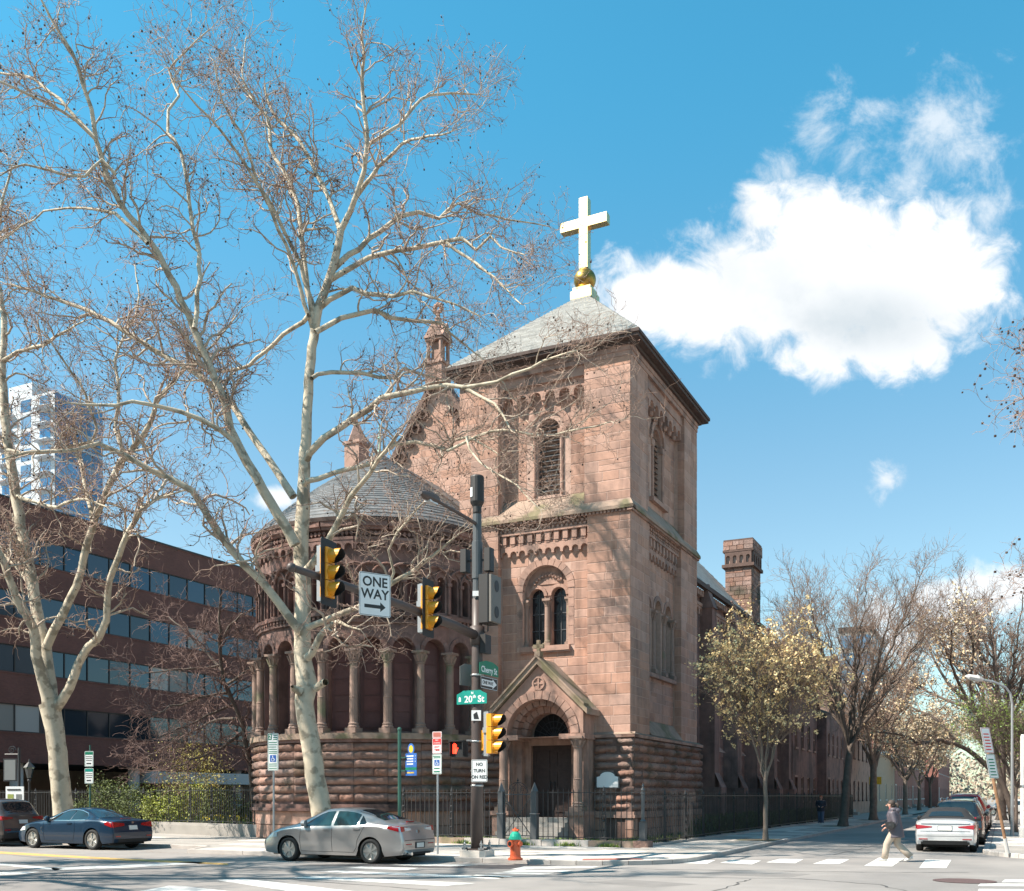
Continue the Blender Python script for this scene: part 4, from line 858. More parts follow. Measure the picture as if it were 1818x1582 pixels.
MB().box(0, 5.4, 0, 22, 0, 30.2).obj('wall', 'slate', fb); MB().box(-.15, 5.55, -.15, 22, 30.2, 31.1).obj('roof', 'office_frame', fb)
ff1 = Frame((0, 0, 0), (1, 0, 0)); ff2 = Frame((5.4, 0, 0), (0, 1, 0))
for f in range(5, 10):
    for k in range(2): o = link('window', tg, fb); o.matrix_basis = ff1.mtx(1.4 + k * 2.6, 3 * f + 1.5, .01, 2.3, 2.2, 1)
    for k in range(5): o = link('window', tg, fb); o.matrix_basis = ff2.mtx(2.2 + k * 4.2, 3 * f + 1.5, .01, 3.4, 2.2, 1)
def house(name, label, y0, y1, h, wm, nwin, floors, gable=None, x=0.0, depth=11, trimm='trim_white', door=True):
    t = thing(name, label, 'house', W(x, y0, KERB), TH); L = y1 - y0; F = Frame((0, 0, 0), (0, 1, 0)); F1 = Frame((0, 0, 0), (1, 0, 0))
    holes = []; wins = []
    for f in range(floors):
        for k in range(nwin):
            s = (k + .5) * L / nwin
            if f == 0 and k == 0 and door: holes.append(([(s - .55, .5), (s + .55, .5), (s + .55, 3.0), (s - .55, 3.0)], 'd')); continue
            zb = 1.3 + f * (h - .9) / floors; holes.append(([(s - .5, zb), (s + .5, zb), (s + .5, zb + 1.75), (s - .5, zb + 1.75)], 'w'))
    B = MB(); B.prism(F, [(0, 0), (L, 0), (L, h), (0, h)], -.25, 0, [p for p, _ in holes]); B.box(-depth, -.25, 0, .2, 0, h); B.box(-depth, -.25, L - .2, L, 0, h); B.obj('wall', wm, t)
    if gable:
        B = MB(); B.prism(F, [(0, h), (L, h), (L / 2, h + gable)], -.3, 0, back=True); B.obj('gable', wm, t)
        B = MB(); B.add([(.2, -.3, h - .1), (.2, L / 2, h + gable + .15), (-depth, L / 2, h + gable + .15), (-depth, -.3, h - .1), (.2, L + .3, h - .1), (-depth, L + .3, h - .1)], [(0, 1, 2, 3), (1, 4, 5, 2)]); B.obj('roof', 'brown_roof', t)
    else:
        MB().box(-depth, -.25, 0, L, h - .4, h - .2).obj('roof', 'roof_tar', t); MB().box(-.2, .25, 0, L, h - .35, h + .12).obj('cornice', trimm, t)
    for p, k in holes:
        (a, zb), (c, _), (_, zt), _ = p
        if k == 'd':
            d = MB().fbox(F, a, c, zb, zt, -.22, -.16).obj('door', 'door_wood', t); B = MB(); B.fbox(F, a - .12, a, zb, zt + .15, -.2, .04); B.fbox(F, c, c + .12, zb, zt + .15, -.2, .04); B.fbox(F, a, c, zt, zt + .15, -.2, .04); B.obj('frame', trimm, d)
            B = MB(); B.fbox(F, a - .3, c + .3, 0, .25, 0, .8); B.fbox(F, a - .3, c + .3, .25, .48, 0, .45); B.obj('step', 'concrete_dk', t)
        else:
            w_ = MB().fbox(F, a, c, zb, zt, -.2, -.16).obj('window', 'pane', t)
            B = MB(); B.fbox(F, a, a + .09, zb, zt, -.16, -.06); B.fbox(F, c - .09, c, zb, zt, -.16, -.06); B.fbox(F, a + .09, c - .09, zt - .09, zt, -.16, -.06); B.fbox(F, a + .09, c - .09, (zb + zt) / 2 - .04, (zb + zt) / 2 + .04, -.16, -.05); B.fbox(F, a - .1, c + .1, zb - .14, zb, -.1, .1); B.obj('frame', trimm, w_)
    return t
house('parish_house', 'brownstone parish house with two steep gables joined to the end of the church', 36.6, 47, 8.6, 'apse_stone', 4, 2, 4.4, x=-.9, trimm='brownstone')
house('town_house', 'brownstone town house with steep gable beside the parish house', 47.1, 56.5, 8.2, 'apse_stone', 4, 2, 5.0, x=-.2, trimm='brownstone')
house('town_house', 'dark brownstone house with flat cornice before the beige side wall', 56.6, 75, 8.6, 'brownstone', 6, 2, x=0.1, trimm='dark_stone')
house('town_house', 'low beige rendered house with blank wall facing the side street', 75.1, 95, 6.5, 'beige_wall', 3, 1, x=0.5, door=False)
RL = ['red brick row house nearest the beige wall on the shaded side street', 'red brick row house second in the row after the beige wall', 'red brick row house third in the row after the beige wall', 'red brick row house at the far end of the row down the street']
for k in range(4): house('row_house', RL[k], 95.2 + k * 13, 108 + k * 13, 10.0, 'brick_red', 5, 2, x=0.5)['group'] = 'red brick row houses down the side street'
B = house('row_house', 'distant pink brick house closing the left side of the street', 150, 190, 9.5, 'brick_red', 9, 2, x=2.5)

# added unseen houses, beside and behind the viewer: they close off the low sky and show in glass and paint
OL_ = ['brick house across the wide street, first from the corner', 'brown house across the wide street, second from the corner', 'brick house across the wide street, third from the corner', 'brown house across the wide street, fourth from the corner']
for k in range(4):
    t = house('row_house', OL_[k], 0, 11.5, 9.6 + (k % 2) * .8, 'brick_red' if k % 2 == 0 else 'brownstone', 4, 3); t.location = W(-1.0 - k * 11.7, -31.5, KERB); t.rotation_euler = (0, 0, TH + R(90))
OR_ = ['brick house on the right side of the side street, nearest the corner', 'brown house on the right side of the side street, second from the corner', 'brick house on the right side of the side street, third from the corner', 'brown house on the right side of the side street, fourth from the corner']
for k in range(4):
    t = house('row_house', OR_[k], 0, 13.0, 10.5 + (k % 2), 'brick_red' if k % 2 == 0 else 'brownstone', 5, 3); t.location = W(19.5, 16.5 + k * 13.2, KERB); t.rotation_euler = (0, 0, TH + R(180))
# ------------------------------------------------------------------ fences, gate and garden wall
def post_mesh(h):
    B = MB()
    for dx in (-.07, .07): B.tube([(dx, 0, 0), (dx * .9, 0, h * .45), (dx * .6, 0, h * .72), (0, 0, h * .86)], .022, 6)
    for z in (.04, .2, .36, .5, .62): B.lathe([(.02, 0), (.055, .03), (.055, .05), (.02, .08)], 8, (0, 0, h * z)); B.bar((-.07, 0, h * z + .04), (.07, 0, h * z + .04), .025)
    B.lathe([(.03, h * .84), (.06, h * .88), (.03, h * .92), (.05, h * .95), (.004, h * 1.05)], 8); B.cbox((0, 0, .03), .24, .2, .06)
    return B
def fence(label, a, c, z, h, sp, posts, name='iron_fence', m='iron'):
    A = Vector(a); Cc = Vector(c); L = (Cc - A).length; ang = math.atan2(Cc.y - A.y, Cc.x - A.x)
    t = thing(name, label, 'fence', W(a[0], a[1], z), TH + ang)
    pk = MB(); pk.box(-.011, .011, -.011, .011, .0, h - .07); pk.add([(-.011, -.011, h - .07), (.011, -.011, h - .07), (.011, .011, h - .07), (-.011, .011, h - .07), (0, 0, h)], [(0, 1, 4), (1, 2, 4), (2, 3, 4), (3, 0, 4)])
    pm_ = pk.mesh('picket', m); pom = post_mesh(h).mesh('post', m); n = int(L / sp)
    for k in range(1, n): o = link('picket', pm_, t); o.location = (k * sp, 0, rnd.uniform(-.006, .006)); o.rotation_euler = (rnd.uniform(-.006, .006), rnd.uniform(-.008, .008), 0)
    for zz in (.1, h - .14): MB().box(0, L, -.02, .02, zz - .014, zz + .014).obj('rail', m, t)
    for p in posts: o = link('post', pom, t); o.location = (p, .03, 0)
    return t
gx0, gx1 = on_y(890, -4.4), on_y(949, -4.4)
zf = .30
fence('black iron picket fence across the front of the tower, right of the gate', (gx1 + .12, -4.38), (1.88, -4.38), zf, 1.72, .185, [2.35])
fence('black iron picket fence between the gate and the round apse, behind the silver car', (-7.1, -4.38), (gx0 - .12, -4.38), zf, 1.72, .185, [.02, 2.0])
fence('long black iron picket fence running down the shaded side street', (1.96, -4.2), (1.96, 46), zf - .1, 1.72, .195, [2.2 + 2.45 * k for k in range(19)])
wl = [(-12.75, -3.75), (-22.0, -1.55), (-44, 2.6)]
A_, B_ = Vector(wl[0]), Vector(wl[1]); LF = (B_ - A_).length
fence('black iron picket fence on the low garden wall left of the apse', wl[1], wl[0], .60, 1.55, .16, [LF - .3 - 1.62 * k for k in range(6)])
B2 = Vector(wl[2]); fence('black iron picket fence at far left behind the dark parked cars', wl[2], wl[1], .60, 1.5, .16, [(B2 - B_).length - 1.9 * k - .9 for k in range(6)])
gw = thing('garden_wall', 'low weathered concrete retaining wall carrying the garden fence', 'wall', (0, 0, 0), 0)
for i in range(2):
    a, c = Vector(wl[i]), Vector(wl[i + 1]); t_ = (c - a).normalized(); nn = Vector((-t_.y, t_.x)); B = MB(); P = []
    for z in (.0, .5, .5, .62): 
        e = .13 if z < .5 else .19
        P += [W(*(a - nn * e), z), W(*(c - nn * e), z), W(*(c + nn * e), z), W(*(a + nn * e), z)]
    for lo in (0, 8): B.add(P[lo:lo + 8], [(0, 1, 5, 4), (1, 2, 6, 5), (2, 3, 7, 6), (3, 0, 4, 7), (4, 5, 6, 7)])
    B.obj('wall' if i == 0 else 'wall', 'concrete_dk', gw)
# stone kerb under the front fences
fk = thing('fence_kerb', 'worn stone kerb under the iron fences with grass at its foot', 'kerb', (0, 0, 0), 0)
x = -7.6
while x < 1.5:
    l = rnd.uniform(1.1, 1.9); l = min(l, 1.75 - x); B = MB(); z1 = .31 + rnd.uniform(-.015, .01); y0 = -4.62 + rnd.uniform(-.02, .02)
    B.add([W(*p) for p in ((x + .01, y0, .05), (x + l - .01, y0, .05), (x + l - .01, -4.2, .05), (x + .01, -4.2, .05), (x + .01, y0 + .02, z1), (x + l - .01, y0 + .02, z1), (x + l - .01, -4.2, z1), (x + .01, -4.2, z1))], [(4, 5, 6, 7), (0, 1, 5, 4), (1, 2, 6, 5), (3, 0, 4, 7)]); B.obj('stone', 'kerbstone' if rnd.random() < .35 else 'mossy_stone', fk); x += l
y = -4.1
while y < 44:
    l = rnd.uniform(1.6, 2.6); B = MB(); z1 = .2 + rnd.uniform(-.012, .012)
    B.add([W(*p) for p in ((1.75, y + .01, .05), (2.12, y + .01, .05), (2.12, y + l - .01, .05), (1.75, y + l - .01, .05), (1.75, y + .01, z1), (2.1, y + .01, z1), (2.1, y + l - .01, z1), (1.75, y + l - .01, z1))], [(4, 5, 6, 7), (0, 1, 5, 4), (1, 2, 6, 5), (3, 0, 4, 7)]); B.obj('stone', 'concrete_dk', fk); y += l
# corner post and gate
cp = thing('fence_post', 'grey iron corner post of the churchyard fence on a stone block', 'post', W(1.95, -4.4, .1), TH)
MB().cbox((0, 0, .11), .52, .48, .24, .03).obj('stone_block', 'rockface', cp)
B = MB(); B.cbox((0, 0, .52), .2, .2, .6); B.cbox((0, 0, .24), .27, .27, .06); B.lathe([(.09, .82), (.11, .86), (.06, .92), (.062, 1.7), (.08, 1.72), (.08, 1.78), (.05, 1.8), (.075, 1.86), (.03, 1.93), (.045, 1.98), (.004, 2.08)], 12); B.obj('post', 'iron_grey', cp)
GP = ['left', 'right']
for i, gx in enumerate((gx0, gx1)):
    t = thing('gate_post', 'square dark iron gate post with pointed top, %s of the gate before the church door' % GP[i], 'post', W(gx, -4.4, .28), TH, 'gate posts before the church door')
    B = MB(); B.cbox((0, 0, .45), .24, .24, .9, .02); B.cbox((0, 0, 1.27), .2, .2, .74, .02); B.lathe([(.14, 1.64), (.004, 1.95)], 4); B.obj('post', 'iron_grey', t); MB().cbox((0, 0, .89), .26, .26, .035).obj('collar', 'steel', t)
gt3 = thing('iron_gate', 'narrow iron gate with crossed braces and scrolled top before the church door', 'gate', W((gx0 + gx1) / 2, -4.4, .32), TH)
gw_ = (gx1 - gx0) / 2 - .13; B = MB()
for x in (-gw_, gw_): B.bar((x, 0, .05), (x, 0, 1.55), .035)
for z in (.1, 1.5): B.bar((-gw_, 0, z), (gw_, 0, z), .03)
B.bar((-gw_, .0, .12), (gw_, .0, 1.42), .045, .012); B.bar((gw_, -.012, .12), (-gw_, -.012, 1.42), .045, .012); B.obj('gate_frame', 'iron_grey', gt3)
pkm = MB().box(-.009, .009, -.009, .009, .1, 1.58).mesh('bar', 'iron')
for k in range(1, 6): o = link('bar', pkm, gt3); o.location = (-gw_ + k * gw_ / 3, 0.015, 0)
B = MB(); B.tube([(gw_ * .75 * math.cos(math.pi * k / 12), 0, 1.55 + .36 * math.sin(math.pi * k / 12)) for k in range(13)], .012, 5)
for s in (-1, 1):
    B.tube([(s * (gw_ * .35 + .11 * (1 - k / 16) * math.cos(k * .75)), 0, 1.68 + .11 * (1 - k / 16) * math.sin(k * .75)) for k in range(14)], .010, 5); B.tube([(s * .1, 0, 1.56), (s * .16, 0, 1.75), (0, 0, 1.92)], .010, 5)
B.ball((0, 0, 1.97), .04, 6, 4); B.tube([(0, 0, 1.55), (0, 0, 2.06)], .011, 5); B.obj('scroll', 'iron', gt3)

# ------------------------------------------------------------------ street furniture
def board(parent, F, s0, s1, z0, z1, m, name='sign', edge=None, r=.03, d=0.0):
    o = MB().prism(F, rrect(s0, s1, z0, z1, r), d - .004, d + .004, back=True).obj(name, m, parent)
    if edge:
        i = .012; MB().prism(F, rrect(s0 + i, s1 - i, z0 + i, z1 - i, r - .008), d + .004, d + .0055, [rrect(s0 + i + .011, s1 - i - .011, z0 + i + .011, z1 - i - .011, max(.004, r - .018))[::-1]], sides=False).obj('border', edge, o)
    return o
def arrow(parent, F, s0, s1, zc, h, m, d=.006):
    t = h * .27; hd = h * .62; MB().prism(F, [(s0, zc - t / 2 - .01), (s1 - hd, zc - t / 2 - .01), (s1 - hd, zc - h / 2), (s1, zc), (s1 - hd, zc + h / 2), (s1 - hd, zc + t / 2 + .01), (s0, zc + t / 2 + .01)], d - .002, d).obj('arrow', m, parent)
def lines(parent, F, s0, s1, zs, h, m, d=.0065):
    B = MB()
    for z in zs: B.fbox(F, s0 + rnd.uniform(0, .02), s1 - rnd.uniform(0, .12 * (s1 - s0)), z - h / 2, z + h / 2, d - .002, d)
    B.obj('lettering', m, parent)
def wheelchair(parent, F, s, z, k, d=.006):
    o = MB().prism(F, rrect(s - k / 2, s + k / 2, z - k / 2, z + k / 2, k * .08), d - .002, d).obj('symbol', 'sign_blue', parent); B = MB(); u = k / 10
    B.prism(F, [(s - u * .5 + .8 * u * math.cos(t), z + 3.2 * u + .8 * u * math.sin(t)) for t in [i * .785 for i in range(8)]], d, d + .002)
    B.prism(F, [(s - .9 * u, z + 2.3 * u), (s - .3 * u, z - .8 * u), (s + 1.6 * u, z - .8 * u), (s + 2.6 * u, z - 3 * u), (s + 3.3 * u, z - 2.7 * u), (s + 2.2 * u, z + .1 * u), (s + .6 * u, z + .1 * u), (s + .1 * u, z + 2.3 * u)], d, d + .002)
    B.prism(F, [(s - .4 * u + 2.6 * u * math.cos(R(a)), z - 1.5 * u + 2.6 * u * math.sin(R(a))) for a in range(120, 361, 20)] + [(s - .4 * u + 1.9 * u * math.cos(R(a)), z - 1.5 * u + 1.9 * u * math.sin(R(a))) for a in range(360, 119, -20)], d, d + .002)
    B.obj('pictogram', 'sign_white', parent)
PX, PY = -.55, -11.0
tp = thing('traffic_signal_pole', 'tall brown steel traffic signal pole with mast arm on the corner', 'signal pole', W(PX, PY, KERB), TH)
MB().cbox((0, 0, .07), .78, .78, .2, .12).obj('footing', 'concrete', tp)
B = MB(); B.cbox((0, 0, .19), .46, .46, .05, .05); B.obj('base_plate', 'pole_brown', tp)
for sx in (-1, 1):
    for sy in (-1, 1): B = MB(); B.lathe([(.03, .2), (.03, .3), (.045, .31), (.045, .37), (.02, .38), (.02, .44)], 6, (sx * .25, sy * .25, 0)); B.cbox((sx * .25, sy * .25, .22), .12, .12, .06); B.obj('bolt', 'steel', tp)
B = MB(); B.lathe([(.17, .2), (.165, 2.5), (.15, 5.5), (.14, 7.0)], 18); B.obj('shaft', 'pole_brown', tp, smooth=True)
B = MB(); B.lathe([(.12, 7.0), (.12, 9.3)], 14); B.lathe([(.145, 7.55), (.145, 8.55), (.13, 8.56)], 14); B.obj('upper_shaft', 'iron_grey', tp, smooth=False)
B = MB(); B.lathe([(.10, 9.3), (.12, 9.35), (.12, 9.5), (.185, 9.62), (.19, 9.64), (.19, 10.3), (.17, 10.34), (.001, 10.35)], 18); B.obj('antenna', 'cabinet_dk', tp); MB().prism(Frame((0, 0, 0), (.9, -.44, 0)), [(-.04, 9.75), (.05, 9.75), (.05, 10.0), (-.04, 10.0)], .19, .2, back=True).obj('label_plate', 'sign_white', tp)
for z in (1.9, 2.3, 3.1, 4.35, 4.9): MB().lathe([(.175, z), (.18, z + .01), (.18, z + .035), (.175, z + .045)], 16).obj('band', 'steel', tp)
B = MB(); az0 = 6.0; B.lathe([(.2, az0 - .25), (.2, az0 + .25)], 14); B.tube([(0, -.1, az0), (0, -1.2, az0 + .12), (0, -3.5, az0 + .26), (0, -6.1, az0 + .36), (0, -7.35, az0 + .4)], [.135, .125, .105, .085, .078], 14); B.ball((0, -7.38, az0 + .4), .1, 10, 7); B.obj('mast_arm', 'pole_brown', tp, smooth=True).rotation_euler = (0, 0, -R(3.6))
B = MB(); B.tube([(0, 0, 9.02), (0, -.5, 9.06), (0, -2.1, 9.1)], [.05, .045, .04], 8); B.obj('lamp_arm', 'pole_brown', tp)
B = MB(); B.lathe([(.04, -.1), (.11, .1), (.14, .35), (.13, .62), (.05, .72)], 10, (0, -2.85, 9.1), 'y'); o = B.obj('lamp_head', 'pole_brown', tp); o.scale = (1, 1, 1)
MB().cbox((0, -2.45, 8.985), .17, .38, .05).obj('lamp_lens', 'tail_clear', tp)
for (x, y, rz, s) in ((-.34, -.05, .35, 1), (.32, .08, -.5, 1)):
    B = MB(); B.cbox((x, y, 8.05), .2, .26, .62, .02); B.bar((x, y, 8.05), (0, 0, 8.05), .05); B.tube([(x, y, 7.74), (x, y, 7.6), (x * .6, y, 7.5), (x * .2, 0, 7.52)], .012, 5); B.obj('radio_box', 'cabinet_dk', tp)
B = MB(); B.cbox((.33, .03, 6.95), .3, .62, 1.3, .02); B.bar((.2, 0, 6.5), (0, 0, 6.5), .08); B.bar((.2, 0, 7.4), (0, 0, 7.4), .08); B.tube([(.33, 0, 6.3), (.33, .0, 6.1), (.22, 0, 6.08), (.15, 0, 6.2)], .018, 6); cbx = B.obj('equipment_box', 'cabinet_dk', tp)
MB().cbox((.53, .03, 6.95), .1, .58, 1.26, .02).obj('cover', 'cabinet', cbx); FE = Frame((.581, .03, 0), (0, 1, 0))
for z in (6.6, 7.3): MB().prism(FE, [(.13 * math.cos(k * .393), z + .16 * math.sin(k * .393)) for k in range(16)], 0, .008).obj('vent', 'cabinet_dk', cbx)
MB().cbox((.26, .0, 5.75), .16, .34, .5).obj('junction_box', 'cabinet_dk', tp)
for (F, s, z, a, h) in ((FLAT, 0, 7.05, .1, .14), (FLAT, 0, 3.68, .13, .28)): MB().prism(Frame((0, 0, 0), (1, .35, 0)), [(s - a, z), (s + a, z), (s + a, z + h), (s - a, z + h)], .15, .172, back=True).obj('sticker', 'sign_white', tp)
MB().prism(Frame((0, 0, 0), (1, .35, 0)), [(-.06, 3.72), (.08, 3.72), (.02, 3.92), (-.08, 3.85)], .172, .174).obj('sticker_print', 'sign_black', tp)

def traffic_light(label, p, rz, backplate=True, mount=None):
    t = thing('traffic_light', label, 'traffic light', p, rz, 'yellow traffic lights on the corner pole'); F = FLAT
    B = MB()
    for k in range(3): B.cbox((0, .1, (1 - k) * .36), .34, .2, .345, .03); 
    B.obj('housing', 'signal_yellow', t)
    for k, l in enumerate(('lens_red', 'lens_amber', 'lens_green')):
        z = (1 - k) * .36
        B = MB(); n = 14
        vs = []; fs = []
        for j in range(n + 1):
            a = R(-75 + 330 * j / n); c, s_ = math.cos(a), math.sin(a); dep = -.05 - .21 * min(1, (s_ + 1.25) / 1.3)
            for rr, yy in ((.15, 0), (.152, dep), (.142, dep), (.14, 0)): vs.append((rr * c, yy, z + rr * s_))
        for j in range(n):
            for q in range(3): fs.append((j * 4 + q, j * 4 + q + 1, (j + 1) * 4 + q + 1, (j + 1) * 4 + q))
        vis = MB().add(vs, fs)
        vi = vis.obj('visor', ['signal_yellow', 'signal_black'], t); vi.data.polygons.foreach_set('material_index', [0 if i % 3 == 0 else 1 for i in range(len(vi.data.polygons))])
        MB().lathe([(.001, -.045), (.07, -.035), (.12, -.012), (.14, 0)], 16, (0, 0, z), 'y').obj('lens', l, t, smooth=True)
        MB().lathe([(.165, -.012), (.165, .0), (.001, 0)], 16, (0, 0, z), 'y').obj('door_ring', 'signal_yellow', t)
    if backplate:
        MB().prism(Frame((0, .06, 0), (1, 0, 0)), rrect(-.33, .33, -.72, .72, .06), -.012, .0, [rrect(-.17, .17, -.54, .54, .02)[::-1]], back=True).obj('backplate', 'signal_black', t)
    B = MB(); B.cbox((0, .26, 0), .12, .14, 1.2); B.bar((0, .26, -.62), (0, .26, .62), .06); B.cbox((0, .28, .1), .2, .12, .14); B.obj('bracket', 'galv', t)
    return t
EXA = TH + R(90); 
ARM = R(3.6)
def arm_at(d, dx=0, dz=0): return W(PX + dx - d * math.sin(ARM), PY - d * math.cos(ARM), KERB + az0 + .1 + .05 * d + dz)
def facing(fx, fy): return math.atan2(fy, fx) + R(90)                # rotation that turns local -Y to a street-frame direction
fx = lambda a, c: TH + facing(a, c)
traffic_light('yellow traffic light with black backplate near the tip of the mast arm', arm_at(6.35, .2, .05), fx(1, .1))
traffic_light('yellow traffic light with black backplate on the mast arm close to the pole', arm_at(2.55, .2, .1), fx(1, .1))
traffic_light('lower yellow traffic light without backplate on the side of the pole', W(PX + .58, PY - .05, KERB + 3.32), fx(1, -.05), False)
B = tp; MB().bar((.1, 0, 2.78), (.36, 0, 2.78), .06).obj('bracket', 'steel', tp); MB().bar((.1, 0, 3.86), (.36, 0, 3.86), .06).obj('bracket', 'steel', tp); MB().cbox((.24, .0, 3.15), .2, .12, .55).obj('terminal_box', 'signal_yellow', tp)
ps = thing('pedestrian_signal', 'black pedestrian signal showing a lit red hand on the pole', 'walk signal', W(PX - .56, PY - .05, KERB + 2.93), TH)
MB().cbox((0, .08, 0), .44, .22, .44, .03).obj('housing', 'signal_black', ps); B = MB(); B.fbox(FLAT, -.22, .22, .2, .23, -.03, .16); B.fbox(FLAT, -.22, -.19, -.2, .2, -.03, .14); B.fbox(FLAT, .19, .22, -.2, .2, -.03, .14); B.obj('hood', 'signal_black', ps)
B = MB(); hx = -.09
B.prism(FLAT, [(hx - .06, -.13), (hx + .05, -.13), (hx + .075, -.04), (hx + .06, .03), (hx - .06, .03), (hx - .07, -.05)], .033, .04)
for i, (dx, hh) in enumerate(((-.05, .10), (-.018, .13), (.015, .12), (.047, .09))): B.fbox(FLAT, hx + dx - .013, hx + dx + .013, .03, .03 + hh, .033, .04)
B.prism(FLAT, [(hx + .05, -.06), (hx + .115, .02), (hx + .10, .04), (hx + .05, -.01)], .033, .04); B.obj('hand_symbol', 'hand_red', ps)
MB().bar((-.32, 0, 3.16), (-.05, 0, 3.16), .05).obj('bracket', 'steel', tp)
# signs on the pole and the arm
def sgn(name, label, p, rz, cat='sign', group=None): return thing(name, label, cat, p, rz, group)
t = sgn('one_way_sign', 'large white ONE WAY sign with black arrow hanging on the mast arm', arm_at(4.95, .30, -.12), fx(1, -.55))
o = board(t, FLAT, -.40, .40, -.49, .49, 'sign_white', 'panel', 'sign_black', .05); text('ONE', .31, 'sign_black', o, FLAT, 0, .28, sx=.98, bold=.006); text('WAY', .31, 'sign_black', o, FLAT, 0, .0, sx=.98, bold=.006); arrow(o, FLAT, -.27, .27, -.27, .22, 'sign_black'); MB().cbox((0, .08, .0), .1, .14, .5).obj('bracket', 'galv', t)
t = sgn('street_sign', 'green street name sign reading Cherry St on the pole', W(PX + .22, PY + .28, KERB + 5.1), fx(1, 0))
o = MB().prism(FLAT, [(-.56, -.16), (.56, -.16), (.56, .13), (.42, .17), (.2, .22), (-.2, .22), (-.42, .17), (-.56, .13)], -.005, .005, back=True).obj('panel', 'sign_green', t); text('Cherry St', .235, 'sign_white', o, FLAT, 0, -.03, bold=.004)
MB().bar((0, .02, 0), (-.25, .2, 0), .04).obj('bracket', 'galv', t)
t = sgn('one_way_sign', 'small black ONE WAY sign with white arrow under the Cherry St sign', W(PX + .22, PY + .28, KERB + 4.72), fx(1, 0))
o = board(t, FLAT, -.5, .5, -.17, .17, 'sign_black', 'panel', 'sign_white', .03); MB().prism(FLAT, [(-.44, -.085), (.2, -.085), (.2, -.135), (.45, 0), (.2, .135), (.2, .085), (-.44, .085)], .004, .007).obj('arrow', 'sign_white', o); text('ONE WAY', .135, 'sign_black', o, FLAT, -.08, 0, d=.009, bold=.003)
t = sgn('street_sign', 'teal street name sign reading 20th St on the pole', W(PX - .06, PY - .2, KERB + 4.3), TH)
o = MB().prism(FLAT, [(-.46, -.17), (.46, -.17), (.46, .1), (.34, .15), (.26, .2), (-.26, .2), (-.34, .15), (-.46, .1)], -.005, .005, back=True).obj('panel', 'sign_teal', t); text('20', .25, 'sign_white', o, FLAT, -.10, -.045, bold=.005); text('th', .12, 'sign_white', o, FLAT, .085, .03, bold=.003); text('St', .25, 'sign_white', o, FLAT, .285, -.045, bold=.005); text('N', .09, 'sign_white', o, FLAT, .02, .125, bold=.003)
MB().prism(FLAT, [(-.40, -.1), (-.33, -.1), (-.33, .0), (-.365, .04), (-.40, 0)], .005, .007).obj('emblem', 'sign_white', o)
t = sgn('street_sign', 'grey unpainted back of a street sign left of the Cherry St sign', W(PX - .3, PY + .1, KERB + 4.95), fx(-1, .15))
MB().prism(FLAT, [(-.42, -.3), (.42, -.3), (.42, .2), (.2, .3), (-.2, .3), (-.42, .2)], -.005, .005, back=True).obj('panel', 'sign_back', t)
t = sgn('turn_sign', 'white NO TURN ON RED sign strapped to the pole', W(PX + .17, PY - .19, KERB + 2.32), TH + R(14))
o = board(t, FLAT, -.22, .22, -.3, .3, 'sign_white', 'panel', 'sign_black', .03); [text(s_, .125, 'sign_black', o, FLAT, 0, z, bold=.003, sx=.95) for s_, z in (('NO', .17), ('TURN', .0), ('ON RED', -.17))]
# free-standing sign posts
def signpost(label, p, h, r=.03, m='galv', lean=(0, 0), rz=TH):
    t = thing('sign_post', label, 'sign post', p, rz); B = MB(); B.tube([(0, 0, 0), (lean[0], lean[1], h)], r, 8); B.obj('post', m, t); return t
def on_ground(px, py, z=KERB): return W(*gnd(px, py, z), z)
px_, py_ = -2.05, -10.55
t = signpost('galvanised sign post with red no stopping sign and blue wheelchair sign by the pole', W(px_, py_, KERB), 3.45)
o = board(t, FLAT, -.15, .15, 3.28, 3.46, 'sign_white', 'sign', 'sign_red', d=.04); MB().prism(FLAT, rrect(-.12, .12, 3.31, 3.43, .02), .044, .046).obj('print', 'tactile_red', o)
o = board(t, FLAT, -.15, .15, 2.84, 3.27, 'sign_white', 'sign', 'sign_red', d=.04); MB().prism(FLAT, rrect(-.14, .14, 3.09, 3.26, .02), .044, .046).obj('header', 'sign_red', o); text('NO', .06, 'sign_white', o, FLAT, 0, 3.215, d=.049); text('STOPPING', .048, 'sign_white', o, FLAT, 0, 3.135, d=.049); text('ANY', .085, 'sign_red', o, FLAT, 0, 3.03, d=.047, bold=.002); text('TIME', .085, 'sign_red', o, FLAT, 0, 2.94, d=.047, bold=.002)
o = board(t, FLAT, -.15, .15, 2.26, 2.82, 'sign_white', 'sign', 'sign_green', d=.04); wheelchair(o, FLAT, 0, 2.58, .17, d=.046); lines(o, FLAT, -.12, .12, (2.76, 2.72), .025, 'sign_green', .047); lines(o, FLAT, -.1, .1, (2.42,), .03, 'sign_green', .047); arrow(o, FLAT, -.1, .1, 2.33, .06, 'sign_green', .048)
t = signpost('thin sign post with long parking sign and wheelchair symbol left of the plane tree', W(on_y(486, -10.7), -10.7, KERB), 3.6, rz=TH + R(10))
o = board(t, FLAT, -.18, .18, 2.42, 3.56, 'sign_white', 'sign', 'sign_green', d=.04); MB().prism(FLAT, rrect(-.165, -.04, 3.36, 3.54, .02), .044, .046).obj('header', 'sign_green', o); text('2', .17, 'sign_white', o, FLAT, -.10, 3.45, d=.049, bold=.004); lines(o, FLAT, .0, .155, (3.5, 3.43, 3.37), .025, 'sign_green', .047); lines(o, FLAT, -.15, .15, (3.28, 3.21, 3.14, 3.07, 3.0, 2.95), .022, 'sign_green', .047); wheelchair(o, FLAT, 0, 2.79, .21, d=.046); lines(o, FLAT, -.15, .15, (2.62, 2.56, 2.49), .024, 'sign_green', .047)
